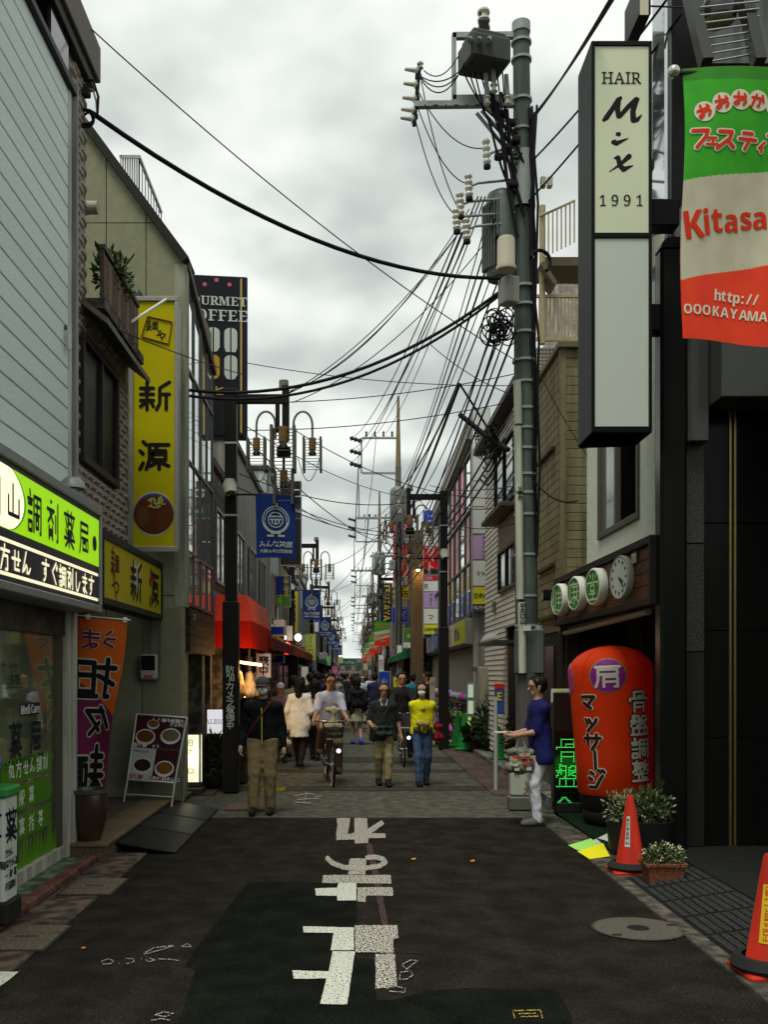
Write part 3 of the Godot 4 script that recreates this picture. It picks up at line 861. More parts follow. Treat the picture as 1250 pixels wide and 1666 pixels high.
	part(st, "top", MB.new().box(V(0, 0.89, 0), V(0.31, 0.07, 0.30), 0.015), mt(0.04, 0.22, 0.05, 0.5))
	part(st, "ball", MB.new().ball(V(-0.11, 1.07, 0.0), V(0.17, 0.17, 0.17), 20, 12), mt(0.02, 0.09, 0.42, 0.25))
	for q in [[V(0, 0, 0.131), V(1, 0, 0)], [V(0.136, 0, 0), RT]]:
		var mb := MB.new()
		var kb := MB.new()
		text(kb, "薬", q[0] + V(0, 0.66, 0), q[1], UP, 0.21, 0.12)
		part(st, "lettering", kb, ink)
		for k in 4: text(mb, ["方せん受付", "局方せん調", "一般薬", "内服調剤"][k], q[0] + V(0, 0.48 - k * 0.075, 0) - q[1] * 0.09, q[1], UP, 0.055, 0.14, false, 0.9 if k != 2 else 1.5)
		part(st, "lettering", mb, ink)

func build_ramen_house() -> void:
	var b := thing("tiled_house", "beige house with pillow-faced tiles, dark window and flower balcony", "building", V(LX, 0, -11.7))
	wb(b, "wall", V(-6.5, 2.95, -9.27), V(LX - 0.03, 5.5, -11.75), mt(0.24, 0.21, 0.17, 0.9, "wall"))
	wb(b, "upper_wall", V(-6.5, 5.5, -9.27), V(LX - 0.03, 8.0, -9.86), mt(0.24, 0.21, 0.17, 0.9, "wall"))
	# pillow tiles: each a low pyramid
	var tl := MB.new()
	var c := [V(0, -0.04, 0.118), V(0, -0.04, -0.118), V(0, 0.04, -0.118), V(0, 0.04, 0.118)]
	var t := [V(0.026, -0.018, 0.07), V(0.026, -0.018, -0.07), V(0.026, 0.018, -0.07), V(0.026, 0.018, 0.07)]
	tl.face(t, EX)
	for k in 4: tl.out([c[k], c[(k + 1) % 4], t[(k + 1) % 4], t[k]], V(-0.2, 0, 0))
	var tm := tl.mesh()
	var tms := [mt(0.46, 0.40, 0.33, 0.7, "stone"), mt(0.42, 0.365, 0.30, 0.7, "stone"), mt(0.49, 0.43, 0.36, 0.7, "stone")]
	var rows := 0
	for j in 60:
		var y := 3.0 + j * 0.0835
		for k in 11:
			var z := -9.4 - k * 0.24 - (0.12 if j % 2 else 0.0)
			if y > 5.45 and z < -9.76: continue
			if z < -11.66: continue
			if y > 3.8 and y < 5.15 and z < -9.58 and z > -11.12: continue
			var o := part(b, "tile", tm, tms[(j * 3 + k * 5) % 3])
			o.position = V(LX - 0.03, y, z) - b.position
	# big window
	var dk := mt(0.035, 0.03, 0.026, 0.5, "metal")
	wb(b, "window_frame", V(LX - 0.10, 3.82, -9.62), V(LX + 0.03, 3.90, -11.08), dk, 0.006)
	wb(b, "window_frame", V(LX - 0.10, 5.02, -9.62), V(LX + 0.03, 5.10, -11.08), dk, 0.006)
	for z in [-9.62, -10.33, -11.02]: wb(b, "window_frame", V(LX - 0.10, 3.9, z), V(LX + 0.025, 5.02, z - 0.06), dk, 0.006)
	for z in [-9.68, -10.39]: wb(b, "window_pane", V(LX - 0.028, 3.9, z), V(LX - 0.018, 5.02, z - 0.63), mt(0.004, 0.005, 0.005, 0.4))
	# hood above it
	var hood := MB.new()
	hood.out([V(LX, 5.42, -9.6), V(LX + 0.26, 5.22, -9.6), V(LX + 0.26, 5.22, -11.6), V(LX, 5.42, -11.6)], V(LX, 5.2, -10.5))
	hood.out([V(LX, 5.36, -9.6), V(LX + 0.26, 5.16, -9.6), V(LX + 0.26, 5.16, -11.6), V(LX, 5.36, -11.6)], V(LX, 5.6, -10.5))
	hood.out([V(LX + 0.26, 5.16, -9.6), V(LX + 0.26, 5.22, -9.6), V(LX + 0.26, 5.22, -11.6), V(LX + 0.26, 5.16, -11.6)], V(LX, 5.2, -10.5))
	hood.out([V(LX, 5.36, -9.6), V(LX, 5.42, -9.6), V(LX + 0.26, 5.22, -9.6), V(LX + 0.26, 5.16, -9.6)], V(LX, 5.2, -10.5))
	wpart(b, "window_hood", hood, mt(0.13, 0.12, 0.10, 0.6, "metal"))
	# balcony railing with lattice panels
	var rail := mt(0.07, 0.055, 0.045, 0.6, "metal")
	wb(b, "balcony_floor", V(LX - 0.9, 5.42, -9.88), V(LX + 0.16, 5.52, -11.72), mt(0.14, 0.125, 0.10, 0.8, "concrete"))
	wb(b, "railing", V(LX + 0.10, 6.02, -9.9), V(LX + 0.16, 6.07, -11.5), rail)
	var panm := [mt(0.20, 0.11, 0.085, 0.8, "stone"), mt(0.26, 0.20, 0.16, 0.8, "stone")]
	for k in 8:
		wb(b, "lattice_panel", V(LX + 0.12, 5.56, -9.92 - k * 0.2), V(LX + 0.14, 6.0, -9.92 - k * 0.2 - 0.17), panm[k % 2], 0.004)
	for k in 5: wb(b, "railing_post", V(LX + 0.105, 5.5, -9.9 - k * 0.39), V(LX + 0.145, 6.03, -9.93 - k * 0.39), rail)
	# eave and upper window
	wb(b, "eave", V(-6.5, 7.62, -8.2), V(LX + 0.05, 7.74, -9.95), mt(0.05, 0.045, 0.04, 0.6, "metal"), 0.01)
	wb(b, "eave_board", V(-6.5, 7.74, -8.2), V(LX + 0.09, 8.1, -10.0), mt(0.16, 0.145, 0.125, 0.7, "metal"), 0.01)
	wb(b, "upper_window", V(LX - 0.02, 7.28, -8.6), V(LX + 0.015, 7.6, -9.12), mt(0.02, 0.02, 0.022, 0.1))
	wb(b, "drain_pipe", V(LX - 0.02, 3.3, -9.28), V(LX + 0.05, 7.3, -9.34), mt(0.28, 0.29, 0.27, 0.6, "streak"), 0.01)
	# noodle shop below: recessed front
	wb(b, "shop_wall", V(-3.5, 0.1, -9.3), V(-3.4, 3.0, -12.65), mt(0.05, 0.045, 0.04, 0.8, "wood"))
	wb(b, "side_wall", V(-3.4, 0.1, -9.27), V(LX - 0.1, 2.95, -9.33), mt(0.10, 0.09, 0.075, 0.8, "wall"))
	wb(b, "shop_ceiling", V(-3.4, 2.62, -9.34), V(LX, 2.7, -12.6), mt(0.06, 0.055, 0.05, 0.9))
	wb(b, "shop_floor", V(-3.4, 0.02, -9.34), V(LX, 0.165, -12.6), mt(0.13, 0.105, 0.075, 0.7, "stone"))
	wb(b, "door_frame", V(-3.39, 0.18, -10.2), V(-3.34, 2.4, -10.28), mt(0.12, 0.07, 0.035, 0.6, "wood"))
	wb(b, "door_frame", V(-3.39, 0.18, -11.4), V(-3.34, 2.4, -11.48), mt(0.12, 0.07, 0.035, 0.6, "wood"))
	wb(b, "door", V(-3.395, 0.18, -10.28), V(-3.37, 2.4, -11.4), mt(0.02, 0.02, 0.02, 0.1))
	# stone step with tiles
	var step := thing("stone_step", "low brown stone step in front of the noodle shop", "step", V(-2.46, 0, -9.1))
	wb(step, "base", V(LX + 0.01, -0.02, -9.12), V(-2.30, 0.14, -12.62), mt(0.16, 0.12, 0.075, 0.8, "stone"))
	for k in 9: wb(step, "tile", V(LX + 0.012, 0.14, -9.1 - k * 0.39), V(-2.28, 0.17, -9.1 - k * 0.39 - 0.383), mt(0.21 + 0.03 * (k % 2), 0.155 + 0.02 * (k % 2), 0.095, 0.6, "stone"), 0.004)
	# rubber ramp mats
	for k in 3:
		var r := thing("ramp_mat", "dark ribbed rubber ramp mat at the stone step, " + ["its upturned end plate", "middle of three", "by the menu board"][k], "ramp mat", V(-2.02, 0, -9.5 - k * 1.02), "rubber ramp mats")
		r.rotation.z = -0.17
		r.position.y = 0.058
		part(r, "plate", MB.new().box(V(0, 0, -0.5), V(0.60, 0.022, 1.0), 0.006), mt(0.022, 0.027, 0.023, 0.5, "speck"))
		if k > 0:
			var rb := MB.new()
			for j in 22: rb.box(V(-0.27 + j * 0.0257, 0.013, -0.5), V(0.012, 0.008, 0.94))
			part(r, "ribs", rb, mt(0.03, 0.036, 0.032, 0.42)).set_meta("kind", "stuff")
	# big glazed pot
	var pot := thing("glazed_pot", "large dark brown glazed pot on the stone step", "pot", V(-2.50, 0.17, -9.32))
	part(pot, "vessel", MB.new().lathe([Vector2(0.0, 0.0), Vector2(0.105, 0.0), Vector2(0.115, 0.04), Vector2(0.155, 0.2), Vector2(0.175, 0.36), Vector2(0.165, 0.44)], 28), mt(0.06, 0.035, 0.02, 0.25, "leaf"))
	part(pot, "rim", MB.new().lathe([Vector2(0.165, 0.44), Vector2(0.195, 0.45), Vector2(0.195, 0.485), Vector2(0.15, 0.485), Vector2(0.14, 0.42), Vector2(0.0, 0.4)], 28), mt(0.05, 0.055, 0.04, 0.3))
	# yellow fascia sign of the noodle shop
	var s := thing("noodle_fascia_sign", "yellow noodle shop fascia sign in a black frame", "sign", V(-2.5, 2.46, -12.6))
	var sx := -2.465
	var yel := mt(0.44, 0.36, 0.004, 0.45)
	wb(s, "case", V(LX, 2.48, -9.66), V(sx - 0.02, 3.1, -12.56), mt(0.03, 0.03, 0.03, 0.6))
	for q in [[2.43, 2.50], [3.08, 3.16]]: wb(s, "frame", V(LX, q[0], -9.62), V(sx + 0.02, q[1], -12.62), mt(0.025, 0.024, 0.02, 0.5), 0.006)
	for z in [-9.62, -12.58]: wb(s, "frame", V(LX, 2.5, z), V(sx + 0.02, 3.08, z - 0.04), mt(0.025, 0.024, 0.02, 0.5), 0.006)
	wb(s, "sign_panel", V(sx - 0.02, 2.5, -9.66), V(sx, 3.08, -12.58), yel)
	var blk := mt(0.012, 0.01, 0.008, 0.5)
	letters(s, "lettering", "麺や", V(sx + 0.003, 2.91, -10.15), RT, 0.26, 0.1, mt(0.08, 0.02, 0.012), true, 1.0, 1.3)
	letters(s, "lettering", "新源", V(sx + 0.003, 2.79, -11.15), RT, 0.42, 0.13, blk, false, 1.9, 1.25)
	letters(s, "lettering", "新", V(sx + 0.001, 2.86, -11.15), RT, 0.25, 0.3, mt(0.5, 0.5, 0.4), false, 1.9, 1.25)
	letters(s, "lettering", "麺", V(sx + 0.001, 2.95, -12.0), RT, 0.14, 0.3, mt(0.45, 0.03, 0.02), false, 1.9, 1.25)
	# tall yellow projecting sign
	var v := thing("noodle_projecting_sign", "tall yellow noodle shop sign with a bowl picture in an aluminium case", "sign", V(-2.45, 3.25, -12.3))
	var d := 12.2
	var x0 := XX(217, d)
	var x1 := XX(284, d)
	var alu := mt(0.33, 0.33, 0.30, 0.5, "metal", 0.4)
	wb(v, "case", V(x0 - 0.03, 3.30, -d - 0.02), V(x1 + 0.03, 6.38, -d - 0.26), alu, 0.01)
	for q in [[x0 - 0.05, x0], [x1, x1 + 0.05]]: wb(v, "frame", V(q[0], 3.27, -d + 0.02), V(q[1], 6.42, -d - 0.02), alu, 0.006)
	for q in [[3.25, 3.32], [6.36, 6.42]]: wb(v, "frame", V(x0 - 0.05, q[0], -d + 0.023), V(x1 + 0.05, q[1], -d - 0.02), alu, 0.006)
	wb(v, "sign_panel", V(x0, 3.32, -d), V(x1, 6.36, -d - 0.02), mt(0.46, 0.40, 0.004, 0.4))
	var red := mt(0.22, 0.012, 0.012, 0.6)
	var fr := MB.new()
	var cs := [W(240, 515, d), W(280, 524, d), W(274, 560, d), W(230, 548, d)]
	for k in 4: fr.beam(cs[k] + V(0, 0, 0.004), cs[(k + 1) % 4] + V(0, 0, 0.004), 0.004, 0.03, V(0, 0, 1))
	wpart(v, "red_square", fr, red)
	letters(v, "lettering", "麺", W(247, 528, d) + V(0, 0, 0.004), EX, 0.14, 0.09, blk)
	letters(v, "lettering", "や", W(261, 545, d) + V(0, 0, 0.004), EX, 0.12, 0.12, blk)
	letters(v, "lettering", "新", W(252, 644, d) + V(0, 0, 0.004), EX, 0.34, 0.13, blk, false, 1.0, 1.05)
	letters(v, "lettering", "源", W(251, 741, d) + V(0, 0, 0.004), EX, 0.34, 0.14, blk, false, 1.0, 1.05)
	# bowl print
	var bc := W(250, 836, d)
	wpart(v, "bowl_rim", disc(bc + V(0, 0, 0.003), V(0, 0, 1), 0.252, 0.275, 36), mt(0.5, 0.48, 0.46, 0.5))
	wpart(v, "bowl_band", disc(bc + V(0, 0.0, 0.005), V(0, 0, 1), 0.25, 0.255, 36), mt(0.08, 0.07, 0.22, 0.5))
	wpart(v, "soup", disc(bc + V(0, -0.012, 0.007), V(0, 0, 1), 0.25, 0.235, 36), mt(0.32, 0.085, 0.02, 0.5, "speck"))
	var scal := MB.new()
	for k in 26:
		var a := rng.randf() * TAU
		var r := sqrt(rng.randf())
		scal.T = Transform3D(Basis(Vector3(0, 0, 1), rng.randf() * PI), bc + V(0.03 + cos(a) * r * 0.11, 0.14 + sin(a) * r * 0.07, 0.009 + 0.0003 * k))
		scal.box(Vector3.ZERO, V(0.05, 0.014, 0.001))
	wpart(v, "spring_onion", scal, mt(0.42, 0.45, 0.14, 0.6))
	wpart(v, "pork", disc(bc + V(-0.13, -0.04, 0.009), V(0, 0, 1), 0.07, 0.13, 20), mt(0.36, 0.16, 0.06, 0.6, "speck"))
	for y in [3.75, 5.05]: wb(v, "bracket", V(x0 - 0.35, y, -d - 0.08), V(x0 - 0.04, y + 0.24, -d - 0.2), mt(0.26, 0.25, 0.22, 0.6, "metal"), 0.01)
	# white awning rod
	var rod := thing("awning_rod", "slanting white rod above the dark window", "rod", W(162, 557, 10.6))
	wpart(rod, "bar", MB.new().rod(W(162, 557, 10.6), W(270, 487, 11.9), 0.017, 8), mt(0.6, 0.6, 0.55, 0.5))
	wpart(rod, "hook", MB.new().rod(W(270, 487, 11.9), W(275, 491, 11.95), 0.012, 6), mt(0.05, 0.05, 0.05))
	# banner, seen from behind
	var nb := thing("shop_banner", "orange and purple noodle banner hanging behind the white corner post, print reversed", "banner", V(-2.5, 0.5, -9.75))
	var bd := 9.62
	var f := func(x: float, y: float) -> Vector3:
		var u := x / 0.56
		var w := -y / 1.78
		var top := W(116, 1004, bd).lerp(W(206, 1011, bd - 0.12), u)
		var bot := W(116, 1308, bd).lerp(W(168, 1304, bd + 0.1), u)
		return top.lerp(bot, w) + V(0.012 * sin(w * 9.0) * u, 0, 0.035 * sin(u * 5.0 + w * 3.0) + 0.02 * sin(w * 8.0 + u * 2.0))
	var im := Image.create_empty(64, 192, false, Image.FORMAT_RGB8)
	for j in 192:
		for i in 64:
			var w := j / 192.0
			var u := i / 64.0
			var o := w < 0.30 + 0.22 * u or (w > 0.86 and w - 0.86 > (u - 0.1) * 0.32)
			im.set_pixel(i, j, Color(0.80, 0.36, 0.05) if o else Color(0.42, 0.07, 0.27))
	wpart(nb, "cloth", grid(0.56, 1.78, 10, 24, f), printed(im, 0.9))
	for layer in 2:
		var mb := MB.new()
		var m2 := MB.new()
		for q in [["う", 0.40, -0.19, 0.17, 0], ["ま", 0.22, -0.19, 0.17, 0], ["担", 0.28, -0.56, 0.36, 1], ["々", 0.30, -0.98, 0.34, 1], ["麺", 0.24, -1.44, 0.42, 1]]:
			var tb := MB.new()
			text(tb, q[0], Vector3.ZERO, EX, UP, q[3], (0.22 if layer == 0 else 0.14), false, 1.0, 1.15, 0.06)
			for k in tb.v.size(): tb.v[k] = V(q[1] - tb.v[k].x, q[2] + tb.v[k].y, tb.v[k].z + (0.003 if layer == 0 else 0.007))
			var tgt: MB = m2 if q[4] == 0 and layer == 1 else mb
			tb.ix.reverse()
			for k in tb.ix.size(): tgt.ix.push_back(tb.ix[k] + tgt.v.size())
			tgt.v.append_array(tb.v)
			tgt.n.append_array(tb.n)
		warp(mb, f)
		wpart(nb, "lettering", mb, mt(0.5, 0.46, 0.36, 0.8) if layer == 0 else mt(0.012, 0.012, 0.014, 0.8))
		if layer == 1: wpart(nb, "lettering", warp(m2, f), mt(0.13, 0.02, 0.06, 0.8))
	wpart(nb, "rod", MB.new().rod(W(112, 1000, bd), W(212, 1009, bd - 0.12), 0.008, 6), mt(0.6, 0.6, 0.55))
	wpart(nb, "pole", MB.new().rod(V(-2.77, 0.17, -9.64), V(-2.77, 2.35, -9.64), 0.012, 6), mt(0.6, 0.6, 0.55))
	for u in [0.18, 0.54]: wpart(nb, "loop", MB.new().box(f.call(u, 0.015), V(0.035, 0.05, 0.02)), mt(0.6, 0.6, 0.52))

func build_glass_house() -> void:
	var b := thing("glass_front_building", "beige panelled building with a sloping roof edge and glazed street front", "building", V(-2.18, 0, -12.7))
	var gx := -2.18
	var beige := [mt(0.255, 0.26, 0.165, 0.8, "metal"), mt(0.245, 0.25, 0.16, 0.8, "metal")]
	# gable wall of panels, cut by the slanting roof edge
	var roof := func(x: float) -> float: return 7.05 + (gx - x) * 1.36
	wb(b, "wall_core", V(-6.5, 2.03, -12.78), V(gx - 0.03, 7.0, -15.3), mt(0.2, 0.19, 0.14, 0.9))
	var core := MB.new()
	core.T = Transform3D(Basis.IDENTITY, V(0, 0, -12.78))
	core.prism(PackedVector2Array([Vector2(gx - 0.03, 7.0), Vector2(gx - 0.03, 7.03), Vector2(-6.5, roof.call(-6.5) - 0.03), Vector2(-6.5, 7.0)]), -2.5, 0.0)
	wpart(b, "gable_core", core, mt(0.2, 0.19, 0.14, 0.9))
	var xs := [gx, XX(237, 12.7), XX(172, 12.7), -4.2, -5.3, -6.4]
	var ys := [0.1, 2.75, YY(700, 12.7), YY(362, 12.7), 9.5, 14.0]
	for i in xs.size() - 1:
		for j in ys.size() - 1:
			var xa: float = xs[i + 1] + 0.006
			var xb: float = xs[i] - 0.006
			var ya: float = ys[j] + 0.006
			var yb: float = ys[j + 1] - 0.006
			var poly := PackedVector2Array([Vector2(xa, ya), Vector2(xb, ya), Vector2(xb, yb), Vector2(xa, yb)])
			var clip := PackedVector2Array([Vector2(gx, 0), Vector2(gx, 7.05), Vector2(-7, roof.call(-7.0)), Vector2(-7, 0)])
			for q in Geometry2D.intersect_polygons(poly, clip):
				var mb := MB.new()
				mb.T = Transform3D(Basis.IDENTITY, V(0, 0, -12.76))
				mb.prism(q, 0.0, 0.05)
				wpart(b, "wall_panel", mb, beige[(i + j) % 2])
	# coping along the slanting edge
	var cp := MB.new()
	cp.beam(V(gx + 0.02, 7.07, -12.9), V(-6.5, roof.call(-6.5) + 0.02, -12.9), 0.55, 0.1)
	wpart(b, "roof_coping", cp, mt(0.025, 0.024, 0.02, 0.5, "metal"))
	wb(b, "corner_column", V(gx - 0.14, 2.6, -12.70), V(gx + 0.025, 7.03, -12.9), mt(0.33, 0.34, 0.25, 0.7, "streak"), 0.01)
	wb(b, "corner_column", V(gx - 0.55, 0.1, -12.69), V(gx - 0.04, 2.6, -13.2), mt(0.22, 0.22, 0.14, 0.8, "metal"), 0.01)
	# curtain wall
	var mul := mt(0.10, 0.10, 0.095, 0.45, "metal", 0.5)
	var zs := [-12.9, -13.45, -14.05, -14.65, -15.2]
	var hs := [2.66, 3.35, 4.55, 5.75]
	var topy := func(z: float) -> float: return 6.98 + (z + 12.9) * 0.27
	var gm := StandardMaterial3D.new()
	gm.albedo_color = Color(0.84, 0.88, 0.86).linear_to_srgb()
	gm.metallic = 0.85
	gm.roughness = 0.03
	for k in 4:
		for j in 4:
			var z0: float = zs[k] - 0.02
			var z1: float = zs[k + 1] + 0.02
			var y0: float = hs[j] + 0.02
			var a: float = hs[j + 1] - 0.02 if j < 3 else topy.call(z0)
			var c: float = hs[j + 1] - 0.02 if j < 3 else topy.call(z1)
			var tilt := 0.004 * sin(k * 3.1 + j * 1.7)
			wpart(b, "window_pane", MB.new().face([V(gx - 0.01, y0, z0), V(gx - 0.01 + tilt, y0, z1), V(gx - 0.01 + tilt, c, z1), V(gx - 0.01, a, z0)], EX), gm)
	for z in zs: wb(b, "mullion", V(gx - 0.05, 2.62, z + 0.018), V(gx + 0.008, topy.call(z), z - 0.018), mul)
	for y in hs: wb(b, "transom", V(gx - 0.05, y - 0.02, -12.9), V(gx + 0.015, y + 0.02, -15.22), mul)
	var tp := MB.new()
	tp.beam(V(gx - 0.1, 7.05, -12.75), V(gx - 0.1, 6.42, -15.3), 0.3, 0.1)
	wpart(b, "roof_edge", tp, mt(0.08, 0.07, 0.055, 0.6, "metal"))
	# dark timber fascia under the glass
	for k in 5: wb(b, "fascia_board", V(gx - 0.03, 2.03 + k * 0.116, -12.95), V(gx + 0.03 + 0.006 * (k % 2), 2.03 + k * 0.116 + 0.11, -15.25), mt(0.05 + 0.012 * (k % 3), 0.042 + 0.01 * (k % 3), 0.034, 0.7, "wood"), 0.004)
	latin(b, "lettering", "201", 0.09, mt(0.25, 0.24, 0.2), Transform3D(Basis(UP, PI / 2), V(gx + 0.038, 2.5, -13.25) - b.position))
	# ground-floor entrance: recess, pillar, small lit notices
	wb(b, "entrance_wall", V(-3.2, 0.1, -13.2), V(-3.1, 2.03, -15.3), mt(0.05, 0.045, 0.035, 0.8, "wall"))
	wb(b, "pillar", V(gx - 0.3, 0.05, -14.3), V(gx - 0.02, 2.02, -14.55), mt(0.09, 0.085, 0.07, 0.8, "concrete"), 0.01)
	wb(b, "pillar", V(gx - 0.3, 0.05, -15.1), V(gx - 0.02, 2.02, -15.3), mt(0.12, 0.11, 0.09, 0.8, "concrete"), 0.01)
	wb(b, "notice", V(-2.75, 1.32, -13.55), V(-2.50, 1.52, -13.57), glow(0.5, 0.6, 0.42, 0.5))
	for y in [1.72, 0.92]: wb(b, "notice", V(-2.72, y, -13.55), V(-2.52, y + 0.22, -13.57), glow(0.1, 0.25, 0.02, 0.35))
	# intercom, cable
	var ic := thing("meter_box", "black and white electric meter box on the beige column", "meter box", W(242, 1085, 12.6))
	part(ic, "case", MB.new().box(Vector3.ZERO, V(0.22, 0.32, 0.10), 0.02), mt(0.42, 0.40, 0.34, 0.5))
	part(ic, "window", MB.new().box(V(0, 0.05, 0.052), V(0.18, 0.19, 0.02), 0.01), mt(0.012, 0.012, 0.012, 0.15))
	part(ic, "sticker", MB.new().box(V(0, -0.12, 0.052), V(0.11, 0.035, 0.006)), mt(0.4, 0.06, 0.15))
	part(ic, "conduit", MB.new().tube([V(0.02, 0.16, 0.0), V(0.02, 0.9, 0.0)], 0.012, 6), mt(0.12, 0.11, 0.09))
	part(ic, "conduit", MB.new().tube([V(0.06, -0.16, 0.0), V(0.1, -0.2, 0.0), V(0.14, -0.12, 0.0), V(0.15, 0.9, 0.0)], 0.012, 6), mt(0.12, 0.11, 0.09))
	# round vent pipe and rooftop railing
	var vp := thing("vent_pipe", "grey round vent hood on the beige gable wall", "vent", W(225, 483, 12.6))
	part(vp, "hood", MB.new().ball(V(0, -0.02, 0.04), V(0.065, 0.09, 0.1), 16, 10), mt(0.09, 0.09, 0.09, 0.4, "metal", 0.6))
	var dp := thing("duct_elbow", "beige duct elbow above the balcony plants", "duct", W(148, 345, 11.6))
	part(dp, "elbow", MB.new().tube([V(-0.16, -0.3, 0), V(-0.16, -0.06, 0), V(-0.12, 0.02, 0), V(-0.04, 0.05, 0), V(0.08, 0.05, 0)], 0.075, 12), mt(0.33, 0.30, 0.24, 0.6, "metal"))
	var rr := thing("roof_railing", "thin white railing on the roof of the beige building", "railing", W(225, 330, 14.0))
	var rm := mt(0.45, 0.47, 0.45, 0.4, "metal", 0.4)
	var A := W(196, 255, 13.2)
	var B := W(226, 255, 13.6)
	var C := W(262, 345, 16.0)
	for q in [[A, B], [B, C]]:
		wpart(rr, "top_rail", MB.new().beam(q[0], q[1], 0.04, 0.04), rm)
		wpart(rr, "bottom_rail", MB.new().beam(q[0] - V(0, 0.75, 0), q[1] - V(0, 0.75, 0), 0.03, 0.03), rm)
		for k in 9:
			var p: Vector3 = q[0].lerp(q[1], k / 8.0)
			wpart(rr, "baluster", MB.new().beam(p - V(0, 0.8, 0), p, 0.018, 0.018, EX), rm)

func bowl_picture(parent: Node3D, o: Callable, u: float, v: float, r: float, food: Material) -> void:
	var nn: Vector3 = (o.call(1.0, 0.0) - o.call(0.0, 0.0)).cross(o.call(0.0, 1.0) - o.call(0.0, 0.0)).normalized()
	for k in 2:
		var pts := []
		for j in 24:
			var a := TAU * j / 24
			pts.append(o.call(u + cos(a) * r * (1.0 if k == 0 else 0.86), v + sin(a) * r * (0.62 if k == 0 else 0.46) + (0.0 if k == 0 else 0.012)) + nn * (0.004 + 0.002 * k))
		wpart(parent, "bowl" if k == 0 else "food", MB.new().face(pts, nn), mt(0.5, 0.52, 0.55, 0.4) if k == 0 else food)

